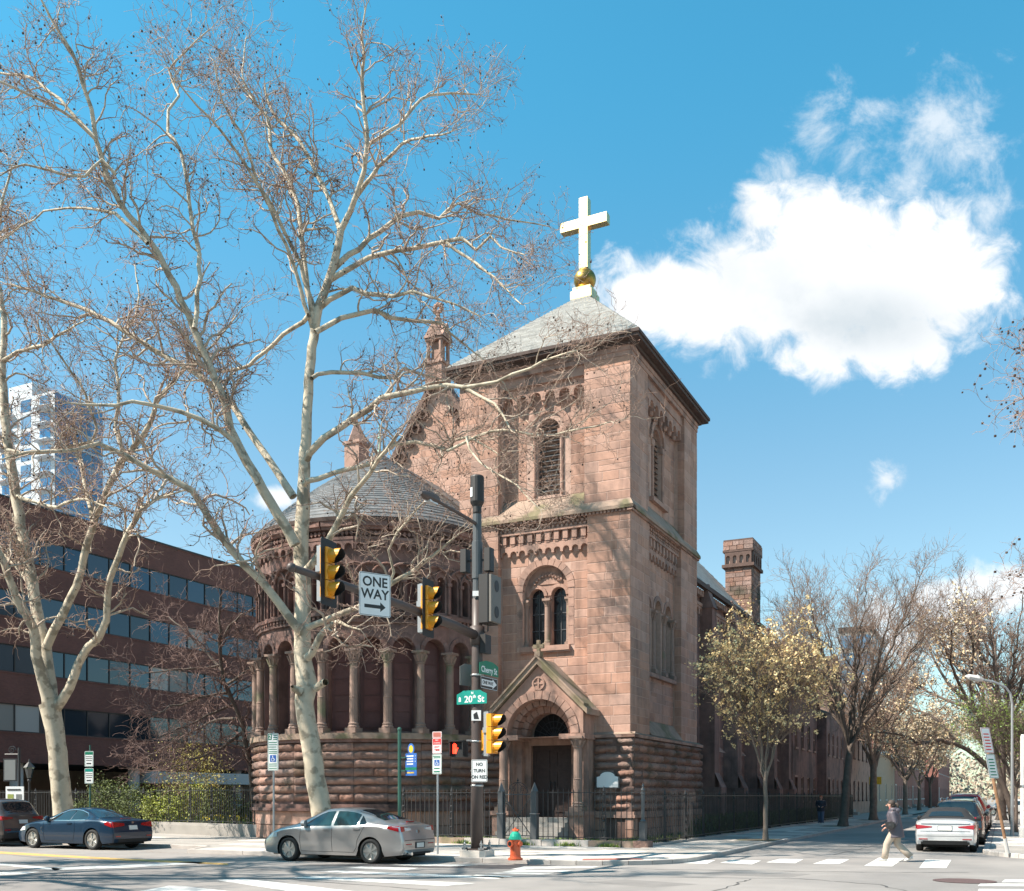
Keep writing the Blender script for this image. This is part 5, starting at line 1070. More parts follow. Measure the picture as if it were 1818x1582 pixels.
t = signpost('dark sign post with two white parking signs behind the dark blue car', W(on_y(160, -8.9), -8.9, KERB), 3.5, rz=TH + R(18), m='post_green')
for z0, z1 in ((2.72, 3.28), (2.1, 2.66)):
    o = board(t, FLAT, -.17, .17, z0, z1, 'sign_white', 'sign', 'sign_green', d=.07); MB().prism(FLAT, rrect(-.155, .155, z1 - .13, z1 - .03, .02), .074, .076).obj('header', 'sign_green' if z0 > 2.5 else 'sign_teal', o); lines(o, FLAT, -.13, .13, (z1 - .2, z1 - .27, z1 - .34), .022, 'sign_black', .077); lines(o, FLAT, -.11, .1, (z1 - .45,), .045, 'sign_black', .077)
t = signpost('dark green post with blue wayfinding sign and round emblem in front of the apse', W(-4.05, -9.4, KERB), 3.65, .055, 'post_green')
MB().ball((0, 0, 3.65), .07, 8, 6).obj('cap', 'post_green', t); FW = Frame((.42, -.02, 0), (.97, -.25, 0))
o = board(t, FW, -.24, .24, 2.25, 2.92, 'sign_blue', 'sign', None, .02); lines(o, FW, -.2, .12, (2.84, 2.76, 2.68, 2.6), .035, 'sign_white'); MB().fbox(FW, -.24, .24, 2.42, 2.5, .004, .007).obj('stripe', 'sign_green', o); lines(o, FW, -.2, .16, (2.34,), .04, 'sign_yellow')
for a in (.02, .18): lines(o, FW, .17, .2, (2.84, 2.76, 2.68), .03, 'sign_white', .008)
o2 = MB().prism(FW, [(.14 * math.cos(k * .3927), 3.05 + .17 * math.sin(k * .3927)) for k in range(16)], -.006, .006, back=True).obj('emblem', 'sign_blue', t); MB().prism(FW, [(.09 * math.cos(k * .3927), 3.05 + .11 * math.sin(k * .3927)) for k in range(16)], .006, .009).obj('emblem_print', 'sign_yellow', o2); MB().bar((0, 0, 2.8), (.22, 0, 2.8), .04).obj('bracket', 'post_green', t); MB().bar((0, 0, 2.4), (.22, 0, 2.4), .04).obj('bracket', 'post_green', t)
# leaning post at right
b0 = on_ground(1789, 1515); t = thing('sign_post', 'leaning rusty sign post with parking signs on the right kerb', 'sign post', b0, 0)
Yd = b0.y; top = sight(1746, 1292, Yd - .3) - b0; B = MB(); B.tube([(0, 0, 0), tuple(top)], .045, 8); B.obj('post', 'rust', t)
sh = MB(); sh.tube([(0, 0, 0), tuple(top * .12)], .055, 8); sh.obj('sleeve', 'concrete_col', t)
ax = top.normalized(); FSg = Frame((0, 0, 0), (1, .25, 0)); FSg.Z = ax; FSg.N = FSg.S.cross(ax).normalized()
hL = top.length
for z0, z1, m in ((.80, 1.0, 'sign_white'), (.60, .79, 'sign_white')):
    o = board(t, FSg, -.15, .15, z0 * hL, z1 * hL, m, 'sign', 'sign_red' if z0 > .7 else 'sign_green', d=.05); lines(o, FSg, -.1, .1, [z0 * hL + .1 + k * .09 for k in range(6)], .035, 'sign_red' if z0 > .7 else 'sign_green', .057)
# hydrant
hy = thing('fire_hydrant', 'orange fire hydrant with green bonnet on the corner pavement', 'fire hydrant', W(*gnd(915, 1527, KERB), KERB), TH + R(-20))
B = MB(); B.lathe([(.19, 0), (.19, .05), (.145, .07), (.135, .12), (.13, .50), (.15, .52)], 18); B.obj('barrel', 'hydrant_red', hy)
B = MB(); B.lathe([(.165, .52), (.17, .535), (.17, .56), (.15, .57), (.15, .60), (.125, .67), (.07, .72), (.055, .73)], 18); B.obj('bonnet', 'hydrant_green', hy)
B = MB(); B.lathe([(.05, .73), (.06, .75), (.05, .79), (.03, .80), (.028, .83)], 6); B.cbox((.02, 0, .775), .2, .06, .04); B.obj('operating_nut', 'hydrant_red', hy)
for (ax_, s, r) in (('y', -1, .075), ('x', -1, .055), ('x', 1, .055)):
    B = MB(); B.lathe([(r, 0), (r, .15), (r * 1.2, .155), (r * 1.2, .2), (r * .5, .2)] if s > 0 else [(r * .5, -.2), (r * 1.2, -.2), (r * 1.2, -.155), (r, -.15), (r, 0)], 14, (0, 0, .42), ax_); o = B.obj('nozzle', 'hydrant_red', hy)
    if ax_ == 'y': MB().lathe([(.001, -.203), (.062, -.203), (.062, -.2)], 12, (0, 0, .42), 'y').obj('opening', 'void', o)
# far left: lamp post, notice board, sandwich board
t = thing('lamp_post', 'small black garden lamp post behind the fence at far left', 'lamp post', W(*loc((52 - CX) / FPX * 47, 47), .5), TH)
B = MB(); B.lathe([(.12, 0), (.12, .3), (.06, .4), (.05, 1.9), (.09, 2.0), (.04, 2.1)], 10); B.obj('post', 'iron', t); MB().lathe([(.1, 2.1), (.2, 2.55), (.2, 2.6)], 6).obj('lantern', 'carglass', t); MB().lathe([(.26, 2.6), (.12, 2.78), (.05, 2.85), (.02, 3.0)], 6).obj('cap', 'iron', t)
t = thing('notice_sign', 'dark framed hanging notice sign on a scrolled iron post at far left', 'sign', W(*loc((34 - CX) / FPX * 46.5, 46.5), .4), TH + R(20))
B = MB(); B.tube([(0, 0, 0), (0, 0, 3.6)], .06, 8); B.tube([(0, 0, 3.3), (-.7, 0, 3.3)], .03, 6); B.tube([(-.35 + .2 * (1 - k / 18) * math.cos(k * .7), 0, 3.5 + .2 * (1 - k / 18) * math.sin(k * .7)) for k in range(16)], .02, 5); B.obj('post', 'iron', t); o = MB().fbox(FLAT, -.78, -.12, 2.05, 3.1, -.05, 0).obj('frame', 'iron', t); MB().fbox(FLAT, -.72, -.18, 2.11, 3.04, 0, .01).obj('board', 'sign_back', o)
t = thing('display_board', 'white freestanding display board behind the far left fence', 'board', W(*loc((26 - CX) / FPX * 45.5, 45.5), .45), TH + R(22))
B = MB(); B.fbox(FLAT, -.42, .42, .5, 1.75, -.05, 0); B.obj('board', 'sign_white', t); MB().fbox(FLAT, -.33, -.05, .6, 1.4, 0, .01).obj('poster', 'leaf_yellowgreen', t); MB().fbox(FLAT, .07, .33, .6, 1.4, 0, .01).obj('poster', 'sign_back', t); lines(t, FLAT, -.35, .35, (1.6,), .07, 'sign_black', .012); MB().box(-.3, .3, -.04, .0, 0, .5).obj('stand', 'iron', t)
# street lamp, white post, yellow sign on the right
sl = thing('street_lamp', 'pale curved cobra head street lamp on the right pavement', 'street lamp', W(13.3, 11.5, KERB), TH)
p0 = sl.matrix_basis.translation if False else W(13.3, 11.5, KERB); Dl = p0.y; zt = (HY - 1230) / FPX * Dl + EYE; Ml = Matrix.Rotation(-TH, 3, 'Z')
pts = [sight(x, y, Dl) - W(13.3, 11.5, KERB) for x, y in ((1797, 1300), (1797, 1250), (1794, 1232), (1785, 1220), (1765, 1211), (1745, 1207))]; pts = [Ml @ p for p in pts]
B = MB(); B.tube([(pts[0].x, pts[0].y, 0)] + pts, [.075] + [.05] * 6, 8); B.obj('pole', 'galv', sl)
B = MB(); e = pts[-1]; dd = (pts[-1] - pts[-2]).normalized(); B.tube([e, e + dd * .2, e + dd * .6, e + dd * .75], [.07, .14, .12, .03], 8); B.obj('lamp_head', 'concrete_col', sl)
t = thing('sign_post', 'thin post with small yellow sign far down the side street pavement', 'sign post', W(4.0, 42, KERB), TH); MB().tube([(0, 0, 0), (0, 0, 3.1)], .03, 6).obj('post', 'galv', t); MB().prism(FLAT, rrect(-.42, .42, 2.5, 3.05), .03, .04, back=True).obj('sign', 'sign_yellow', t)
t = thing('utility_post', 'white metal post at the right edge of the picture', 'post', W(*loc((1816 - CX) / FPX * 40, 40), KERB), TH); MB().lathe([(.14, 0), (.14, .4), (.1, .45), (.09, 4.0), (.06, 4.1)], 10).obj('post', 'trim_white', t); MB().lathe([(.12, 2.0), (.12, 2.08)], 10).obj('band', 'steel', t)
# ------------------------------------------------------------------ trees
class TreeGeo:
    def __init__(s): s.V = []; s.F = []; s.n = 0
    def tubes(s, P, Rr, k):                      # P (M,K,3) polylines, Rr (M,K) radii
        M, K, _ = P.shape
        T = np.empty_like(P); T[:, 1:-1] = P[:, 2:] - P[:, :-2]; T[:, 0] = P[:, 1] - P[:, 0]; T[:, -1] = P[:, -1] - P[:, -2]
        T /= np.linalg.norm(T, axis=2, keepdims=True) + 1e-9
        ref = np.where(np.abs(T[:, :1, 2:3]) < .8, np.array([0, 0, 1.]), np.array([1., 0, 0])); ref = np.broadcast_to(ref, P.shape)
        A = np.cross(T, ref); A /= np.linalg.norm(A, axis=2, keepdims=True) + 1e-9; Bv = np.cross(T, A)
        ang = np.arange(k) * 2 * np.pi / k
        ring = P[:, :, None, :] + (A[:, :, None, :] * np.cos(ang)[None, None, :, None] + Bv[:, :, None, :] * np.sin(ang)[None, None, :, None]) * Rr[:, :, None, None]
        s.V.append(ring.reshape(-1, 3)); base = s.n + (np.arange(M) * K * k)[:, None, None] + (np.arange(K - 1) * k)[None, :, None] + np.arange(k)[None, None, :]
        nx = s.n + (np.arange(M) * K * k)[:, None, None] + (np.arange(K - 1) * k)[None, :, None] + ((np.arange(k) + 1) % k)[None, None, :]
        s.F.append(np.stack([base, nx, nx + k, base + k], -1).reshape(-1, 4)); s.n += M * K * k
    def quads(s, V):                             # V (M,4,3)
        M = len(V); s.V.append(V.reshape(-1, 3)); s.F.append(s.n + np.arange(M * 4).reshape(M, 4)); s.n += M * 4
    def obj(s, name, m, parent, smooth=True, kind=None):
        V = np.concatenate(s.V).astype(np.float32); F = np.concatenate(s.F).astype(np.int32); me = bpy.data.meshes.new(name)
        me.vertices.add(len(V)); me.vertices.foreach_set('co', V.ravel()); me.loops.add(F.size); me.loops.foreach_set('vertex_index', F.ravel())
        me.polygons.add(len(F)); me.polygons.foreach_set('loop_start', np.arange(0, F.size, 4, dtype=np.int32)); me.polygons.foreach_set('loop_total', np.full(len(F), 4, np.int32))
        me.polygons.foreach_set('use_smooth', np.full(len(F), smooth)); me.materials.append(MATS[m]); me.update(); me.validate(); return link(name, me, parent, kind)
def unit(v): return v / (np.linalg.norm(v, axis=-1, keepdims=True) + 1e-9)
def grow(st, di, ln, r0, K, wig, up=0.0, taper=.35):
    M = len(st); P = np.empty((M, K, 3)); P[:, 0] = st; d = unit(di); step = (ln / (K - 1))[:, None]
    for i in range(1, K):
        d = unit(d + rng.normal(0, wig, (M, 3)) + np.array([0, 0, up])); P[:, i] = P[:, i - 1] + d * step
    return P, r0[:, None] * (1 - (1 - taper) * np.linspace(0, 1, K))[None, :]
def spawn(P, Rr, n, t0=.2, t1=1.0, ang=.8, zb=0.0):
    M, K, _ = P.shape; idx = np.repeat(np.arange(M), n); t = rng.uniform(t0, t1, M * n) * (K - 1); i0 = np.minimum(t.astype(int), K - 2); f = (t - i0)[:, None]
    st = P[idx, i0] * (1 - f) + P[idx, i0 + 1] * f; pd = unit(P[idx, i0 + 1] - P[idx, i0]); rr = Rr[idx, i0]
    rv = rng.normal(0, 1, pd.shape); rv -= pd * (rv * pd).sum(1, keepdims=True); rv = unit(rv)
    return st, unit(pd * math.cos(ang) + rv * math.sin(ang) * rng.uniform(.6, 1.3, (len(rv), 1)) + np.array([0, 0, zb])), rr
def resample(pts, seg=.45, jit=.0):
    pts = np.array(pts, float); out = [pts[0]]
    P = np.vstack([2 * pts[0] - pts[1], pts, 2 * pts[-1] - pts[-2]])
    for i in range(1, len(P) - 2):
        L = np.linalg.norm(P[i + 1, :3] - P[i, :3]); n = max(1, int(L / seg))
        for k in range(1, n + 1):
            t = k / n; a, b_, c, d = P[i - 1], P[i], P[i + 1], P[i + 2]
            out.append(.5 * ((2 * b_) + (-a + c) * t + (2 * a - 5 * b_ + 4 * c - d) * t * t + (-a + 3 * b_ - 3 * c + d) * t ** 3))
    out = np.array(out)
    if jit: out[1:-1, :3] += rng.normal(0, jit, (len(out) - 2, 3))
    out[:, 3] = np.maximum(out[:, 3], .006); return out
def leaves(C_, n, spread, size, aspect=.7, flat=0.0):
    M = len(C_); c = np.repeat(C_, n, 0) + rng.normal(0, spread, (M * n, 3)); u = unit(rng.normal(0, 1, c.shape)); v = unit(np.cross(u, rng.normal(0, 1, c.shape)))
    sz = rng.uniform(.6, 1.3, (len(c), 1)) * size; u = u * sz; v = v * sz * aspect
    return np.stack([c - u, c - v * .9, c + u, c + v * .9], 1)
def ball_quads(C_, r):
    M = len(C_); rr = (r * rng.uniform(.75, 1.2, (M, 1, 1))); o = np.array([[1, 0, 0], [0, 1, 0], [-1, 0, 0], [0, -1, 0], [0, 0, 1], [0, 0, -1]], float)
    P = C_[:, None, :] + o[None] * rr; q = np.array([[0, 1, 4, 4], [1, 2, 4, 4], [2, 3, 4, 4], [3, 0, 4, 4], [1, 0, 5, 5], [2, 1, 5, 5], [3, 2, 5, 5], [0, 3, 5, 5]])
    b = o / 1.0
    # two crossed rings of quads read as a small ball at this size
    k = np.array([[1, 1, 1], [1, -1, 1], [-1, -1, 1], [-1, 1, 1], [1, 1, -1], [1, -1, -1], [-1, -1, -1], [-1, 1, -1]]) * .62
    V = C_[:, None, :] + k[None] * rr; F = np.array([[0, 3, 2, 1], [4, 5, 6, 7], [0, 1, 5, 4], [1, 2, 6, 5], [2, 3, 7, 6], [3, 0, 4, 7]]); return V[:, F].reshape(-1, 4, 3)
class Tree:
    def __init__(s, name, label, base, bark, twig, group=None):
        s.t = thing(name, label, 'tree', base, 0, group); s.base = np.array(base); s.bark = bark; s.twig = twig; s.limb = TreeGeo(); s.tw = TreeGeo(); s.src = []; s.extra = []
    def add_limb(s, pts, n=9, jit=.02, seg=.4, sprout=True):    # pts: x,y,z,r in the world
        p = resample(pts, seg, jit); p[:, :3] -= s.base; K = len(p); s.limb.tubes(p[None, :, :3], p[None, :, 3], n)
        if sprout: s.src.append(p)
    def trunk_obj(s): return s.limb.obj('trunk', s.bark, s.t)
    def branches(s, per_m, len_r, rfac, wig, up, lv2, lv3, r_min=.006, ang=.95, lenk=1.0, zb=.12, far=.22, bm=None):
        st, di, rr = [], [], []
        for p in s.src:
            L = np.linalg.norm(np.diff(p[:, :3], axis=0), axis=1).sum(); n = int(L * per_m); 
            if n == 0: continue
            P = p[None, :, :3]; a, d, r = spawn(P, p[None, :, 3], n, far, 1.0, ang, zb); st.append(a); di.append(d); rr.append(r)
            tip = p[-1, :3][None]; td = unit(p[-1, :3] - p[-2, :3])[None]
            for _ in range(3): st.append(tip); di.append(unit(td + rng.normal(0, .45, (1, 3)))); rr.append(np.array([p[-1, 3] * .9 + .005]))
        st = np.concatenate(st); di = np.concatenate(di); rr = np.concatenate(rr)
        ln = rng.uniform(*len_r, len(st)) * lenk; r = np.clip(rr * rfac, .010, .05)
        P1, R1 = grow(st, di, ln, r, 8, wig, up, .4); bg = TreeGeo() if bm else s.tw; bg.tubes(P1, R1, 5)
        if bm: bg.obj('branches', bm, s.t)
        a, d, r = spawn(P1, R1, lv2, .2, 1, .8, .1); P2, R2 = grow(a, d, rng.uniform(.5, 1.25, len(a)) * lenk, np.clip(r * .62, r_min, .02), 6, wig * 1.25, up, .5); s.tw.tubes(P2, R2, 3)
        a, d, r = spawn(P2, R2, lv3, .25, 1, .75, .05); P3, R3 = grow(a, d, rng.uniform(.2, .62, len(a)) * lenk, np.full(len(a), r_min), 4, wig * 1.3, up, .6); s.tw.tubes(P3, R3, 3)
        s.P2, s.P3 = P2, P3; s.tw.obj('twigs', s.twig, s.t, kind=None); return P2, P3
    def part(s, name, m, Q, smooth=False): g_ = TreeGeo(); g_.quads(Q); return g_.obj(name, m, s.t, smooth)

def traced(D, pts, dd=0.0, d0=0.0, rs=1.0):      # limb followed in the photograph, leaning towards (-) or away (+) from the viewer by dd metres at its tip
    n = len(pts); out = []
    for i, (px, py, rp) in enumerate(pts):
        Dz = D + d0 + dd * (i / max(1, n - 1)) ** 1.2; p = sight(px, py, Dz); k = .73; out.append((p.x, p.y, p.z, rp * k * rs * Dz / FPX))
    return out
# main plane tree
D1 = 30.6
base1 = W(*gnd(578, 1506, KERB), KERB); 
p1 = Tree('plane_tree', 'big bare plane tree with pale mottled trunk rising behind the silver sedan', tuple(base1), 'plane_bark', 'twig_pale', 'bare plane trees along the wide street')
dB = base1.y
T = lambda pts, dd=0., d0=0.: p1.add_limb(traced(dB, pts, dd, d0))
p1.add_limb(traced(dB, [(582, 1508, 31), (576, 1470, 27), (570, 1435, 25), (560, 1380, 24), (549, 1300, 23), (541, 1245, 23), (545, 1215, 26), (538, 1175, 21), (537, 1110, 20), (538, 1040, 19), (534, 980, 18), (537, 920, 17), (540, 830, 14), (545, 740, 12), (550, 660, 11.5), (556, 600, 11), (565, 548, 11), (577, 515, 10), (592, 470, 9.5), (605, 409, 8.5)], 1.2), 14, .012, .35, False)
p1.add_limb(traced(dB, [(560, 1222, 10), (575, 1212, 9), (578, 1211, 8)], -.45), 10, 0, .2, False); p1.add_limb(traced(dB, [(535, 1228, 12), (521, 1222, 8), (519, 1219, 4)], -.3), 8, 0, .2, False)
d0 = 1.2
T([(605, 409, 8), (603, 404, 6.5), (585, 356, 5.5), (564, 313, 5), (532, 251, 4.5), (483, 198, 3.5), (470, 150, 2)], 2.5, d0)
T([(605, 409, 8), (620, 375, 7), (635, 343, 6.5), (648, 304, 6), (653, 257, 5.5), (643, 165, 4.5), (645, 99, 3.5), (641, 59, 2.5), (650, 10, 1.6)], -1.5, d0)
T([(632, 350, 6), (648, 330, 5.5), (674, 297, 4.5), (714, 257, 3.5), (747, 244, 3), (800, 235, 1.8)], -3, d0)
T([(655, 256, 4.5), (707, 221, 4), (747, 175, 3.5), (780, 166, 3), (850, 168, 1.5)], 2.5, d0)
T([(584, 498, 8), (600, 488, 7), (655, 457, 6), (707, 445, 5.5), (780, 432, 5), (816, 424, 4.5), (846, 442, 3.5), (872, 419, 3), (888, 440, 2.4), (930, 452, 1.4)], -2.5, d0)
T([(588, 482, 7.5), (635, 439, 6.5), (674, 412, 6), (711, 383, 5.5), (744, 376, 5), (780, 388, 4), (813, 362, 3), (850, 378, 2.6), (920, 392, 2.0), (975, 402, 1.2)], 2.5, d0)
T([(793, 431, 4), (846, 469, 3.2), (889, 505, 2.4), (925, 540, 1.4)], -1.5, d0 - 1.5)
T([(558, 560, 8), (546, 515, 7), (537, 440, 6), (529, 370, 5.5), (513, 320, 5), (480, 261, 4.5), (476, 208, 4), (450, 178, 3), (430, 140, 2.4), (436, 70, 1.4)], 2.5, .9)
T([(557, 575, 6), (536, 472, 5), (515, 430, 4.5), (500, 403, 4.2), (483, 363, 4), (457, 323, 3.6), (450, 290, 3.2), (430, 240, 2.8), (395, 180, 2.2), (380, 110, 1.4)], -3, .9)
T([(556, 590, 5.5), (520, 470, 4.5), (495, 407, 4), (455, 321, 3.6), (398, 239, 3), (353, 190, 2.4), (318, 150, 1.4)], -4, .9)
T([(524, 968, 14), (506, 935, 13), (467, 870, 12), (430, 802, 11.5), (409, 760, 11), (400, 720, 10), (372, 648, 9), (335, 560, 8.5), (300, 490, 8), (279, 450, 7.5), (245, 405, 7), (210, 358, 6.5), (182, 284, 6), (171, 245, 5.5), (163, 196, 5), (148, 148, 4.5), (128, 94, 4), (94, 40, 3), (71, -5, 2.4)], -3)
T([(345, 583, 6), (352, 520, 5.5), (353, 450, 5), (341, 407, 4.8), (335, 336, 4.5), (330, 298, 4.2), (310, 250, 4), (296, 236, 3.8), (299, 196, 3.4), (316, 170, 3), (299, 125, 2.6), (327, 91, 2.2), (370, 54, 1.4)], 1.5, -1.6)
T([(521, 882, 10), (490, 835, 9), (460, 792, 8.5), (430, 748, 8), (405, 709, 8), (354, 666, 7), (304, 638, 6.5), (253, 610, 6), (180, 562, 5), (100, 530, 4), (20, 505, 2.6)], 3)
T([(458, 860, 7.5), (417, 787, 7), (390, 764, 6.5), (324, 731, 5.5), (278, 721, 5), (235, 714, 4.5), (175, 722, 3.5), (120, 715, 2)], -2, -.6)
T([(532, 1118, 12), (525, 1112, 11), (496, 1071, 10.5), (462, 1033, 10), (430, 1002, 9.5), (395, 955, 9), (374, 924, 8.5), (342, 873, 8), (304, 850, 7.5), (266, 835, 7), (223, 810, 6.5), (175, 790, 5.5), (130, 800, 4.5), (96, 802, 4), (50, 803, 3), (5, 815, 1.8)], -2.5)
T([(206, 310, 4), (182, 282, 4), (150, 315, 3.4), (90, 305, 3), (45, 292, 2.4), (0, 312, 1.6)], -1.2, -2.2)
T([(168, 245, 4.2), (120, 192, 4), (60, 140, 3.4), (0, 130, 2.6), (-50, 110, 1.6)], 1.5, -2.4)
T([(172, 250, 4), (135, 214, 3.6), (75, 180, 3.2), (0, 146, 2.4), (-60, 128, 1.5)], -2.2, -2.4)
T([(262, 432, 5), (205, 380, 4), (165, 372, 3), (100, 370, 2.4), (60, 388, 2), (0, 430, 1.4)], 2, -1.9)
T([(545, 815, 9.5), (551, 805, 9), (575, 780, 8.5), (606, 757, 8), (657, 725, 7.5), (703, 699, 7), (757, 689, 6), (822, 688, 5), (850, 705, 4), (879, 719, 3.4), (905, 760, 2.2)], -3.0)
T([(540, 860, 7.5), (547, 854, 7), (589, 841, 6), (657, 821, 5.5), (700, 790, 5), (737, 782, 4.6), (794, 801, 4), (805, 782, 3.6), (828, 776, 3.2), (858, 790, 2.6), (885, 806, 1.8)], -2.2)
T([(545, 1012, 10), (560, 992, 9), (582, 962, 8.5), (600, 925, 7.5), (623, 881, 6.5), (636, 866, 6), (655, 841, 5.5), (672, 815, 4.5), (686, 799, 3.6), (705, 770, 2.2)], -3.5)
T([(560, 590, 7), (575, 582, 6.5), (606, 565, 6), (666, 551, 5.5), (694, 563, 5), (735, 570, 4.5), (785, 574, 4), (800, 590, 3), (820, 611, 2.4), (860, 640, 1.4)], 1.5, .6)
T([(553, 672, 5.5), (565, 665, 5), (589, 661, 5), (643, 663, 4.6), (700, 671, 4), (718, 655, 3.4), (745, 662, 2.8), (790, 675, 1.8)], 2.5, .5)
T([(566, 548, 7.5), (585, 530, 6.5), (626, 513, 6), (650, 520, 5.5), (675, 524, 5), (697, 527, 4.6), (731, 516, 4), (766, 528, 3.2), (803, 538, 2.4), (850, 560, 1.4)], -2.2, 1)
T([(548, 560, 6), (540, 570, 5.5), (504, 594, 5), (458, 636, 4.4), (430, 654, 4), (380, 660, 3), (340, 640, 1.8)], 3, .6)
T([(545, 1168, 10), (553, 1161, 9.5), (572, 1125, 8), (590, 1106, 7), (600, 1102, 5), (618, 1112, 3), (640, 1118, 1.6)], -1.6)
T([(545, 1115, 8), (569, 1105, 7.5), (607, 1090, 7), (635, 1077, 6.5), (683, 1043, 6), (730, 1014, 5), (771, 986, 4), (790, 968, 3), (815, 948, 1.6)], -2.2)
T([(690, 1040, 3), (700, 1015, 3.4), (690, 980, 3), (705, 945, 2.6), (740, 905, 2.2), (765, 880, 1.4)], -1.4, -1.8)
T([(822, 688, 4.5), (880, 678, 4), (940, 652, 3.2), (985, 634, 2.4), (1025, 622, 1.4)], -2, -3)
T([(794, 801, 3.6), (870, 765, 3.2), (960, 772, 2.8), (1030, 762, 2.2), (1085, 748, 1.3)], -2.4, -2)
T([(828, 776, 3), (850, 820, 2.6), (900, 850, 2.2), (960, 905, 1.3)], -2, -2.4)
p1.trunk_obj(); P2, P3 = p1.branches(2.5, (.7, 2.3), .5, .34, .05, 6, 4, .0062, bm='branch_pale')
idx = rng.choice(len(P3), 1500, False); c = P3[idx, -1] - np.array([0, 0, .10]) + rng.normal(0, .02, (1500, 3)); p1.part('seed_balls', 'seed', ball_quads(c, .030))
idx = rng.choice(len(P3), 6500); p1.part('buds', 'bud', leaves(P3[idx, -1], 1, .02, .026, .5))
# second plane tree at left
base2 = W(*loc((112 - CX) / FPX * 38, 38), KERB); d2 = base2.y
p2 = Tree('plane_tree', 'bare plane tree with pale forked trunk at left behind the dark blue car', tuple(base2), 'plane_bark', 'twig_pale', 'bare plane trees along the wide street')
T = lambda pts, dd=0., d0=0., sp=True: p2.add_limb(traced(d2, pts, dd, d0), 10, .02, .4, sp)
p2.add_limb(traced(d2, [(116, 1490, 28), (112, 1440, 24), (107, 1390, 23), (100, 1320, 22), (93, 1275, 23), (88, 1250, 25)]), 14, .012, .35, False)
T([(92, 1262, 21), (78, 1215, 15), (68, 1183, 13), (58, 1115, 11.5), (33, 1064, 10), (5, 1001, 8.5), (-25, 930, 7), (-60, 850, 5), (-90, 760, 3)], -2.5)
T([(90, 1258, 18), (86, 1190, 15), (76, 1130, 14), (66, 1095, 13.5), (58, 1040, 13), (50, 1001, 13), (38, 950, 12.5), (28, 878, 12), (15, 802, 11), (8, 726, 10), (4, 650, 8.5), (8, 560, 7), (-10, 470, 5.5), (0, 380, 4), (20, 300, 2.4)], 2)
T([(84, 1172, 10), (71, 1128, 10), (61, 1052, 9), (38, 1014, 8), (5, 978, 6.5), (-40, 930, 4), (-80, 890, 2)], 2.5, .4)
T([(82, 1150, 11), (95, 1120, 10.5), (110, 1092, 10), (126, 1062, 9.5), (144, 1014, 9), (162, 943, 8.5), (172, 913, 8), (192, 866, 7.5), (215, 820, 7), (240, 792, 6.5), (268, 752, 6), (278, 711, 5.5), (304, 684, 4.6), (335, 650, 3.6), (380, 610, 2.4), (420, 560, 1.4)], -3)
T([(94, 1262, 16), (108, 1243, 12), (126, 1221, 11), (139, 1178, 10), (158, 1150, 9.5), (177, 1133, 9), (190, 1102, 8.5), (190, 1052, 8), (200, 1015, 7.5), (212, 985, 7), (228, 943, 6.5), (253, 902, 5), (275, 888, 3), (330, 870, 1.6)], -3.5)
T([(165, 930, 6), (160, 905, 5), (152, 868, 4.5), (145, 830, 4), (133, 790, 3), (118, 750, 2)], 2, -1.2)
T([(222, 808, 5), (205, 760, 4.5), (212, 700, 4), (205, 640, 3.6), (225, 590, 3), (245, 540, 2.4), (240, 470, 1.4)], 2, -1.2)
T([(13, 800, 6), (40, 805, 5.5), (96, 800, 5), (135, 788, 4.5), (165, 785, 4), (172, 760, 3.4), (150, 700, 3), (128, 662, 2.6), (105, 628, 2.4), (80, 590, 1.6)], -2, .6)
T([(6, 640, 5), (30, 625, 4.5), (75, 612, 4), (110, 590, 3), (150, 570, 2)], -2.5, .8)
T([(28, 880, 5), (60, 890, 4.5), (100, 900, 4), (140, 885, 3), (190, 900, 1.8)], -3, .8)
p2.trunk_obj(); P2, P3 = p2.branches(2.3, (.7, 2.5), .5, .34, .05, 6, 3, .008, bm='branch_pale')
idx = rng.choice(len(P3), 650, False); p2.part('seed_balls', 'seed', ball_quads(P3[idx, -1] - np.array([0, 0, .1]), .032))
idx = rng.choice(len(P3), 2500); p2.part('buds', 'bud', leaves(P3[idx, -1], 1, .02, .03, .5))
# plane trees on the near pavement, out of frame at left: their crowns shade the carriageway
for i, (X, Y, rz) in enumerate(((*W(-13, -24.6)[:2], 2.1), (-23, 24, .7))):
    c_ = copy_tree(p2.t); c_.location = (X, Y, KERB); c_.rotation_euler = (0, 0, rz); c_['label'] = ['bare plane tree on the near pavement at left, seen only by its shadow', 'bare plane tree further left on the near pavement beyond the picture edge'][i]
# plane tree just out of frame at right, its outer twigs hanging in
D3 = 27.0; b3 = np.array([(1990 - CX) / FPX * D3, D3, KERB]); p3 = Tree('plane_tree', 'bare plane tree at the right edge with only its hanging twigs in view', tuple(b3), 'plane_bark', 'twig_pale', 'bare plane trees along the wide street')
T = lambda pts, dd=0., d0=0., sp=True: p3.add_limb(traced(D3, pts, dd, d0), 8, .03, .4, sp)
T([(1990, 1520, 26), (1985, 1300, 22), (1975, 1100, 20), (1980, 900, 16), (1990, 700, 12), (2000, 480, 7)], 0, 0, False)
T([(1978, 1060, 9), (1920, 930, 7), (1880, 800, 5), (1850, 720, 3), (1830, 690, 1.8)], -1); T([(1978, 900, 8), (1930, 780, 6), (1880, 690, 4), (1845, 650, 2.4), (1815, 630, 1.5)], 1.5); T([(1976, 1150, 9), (1930, 1080, 6), (1880, 1040, 4), (1850, 1020, 2), (1828, 1010, 1.4)], -1.5)
T([(1980, 1000, 8), (2080, 850, 6), (2150, 700, 3)], 1); T([(1978, 950, 8), (2100, 900, 6), (2200, 800, 3)], -2)
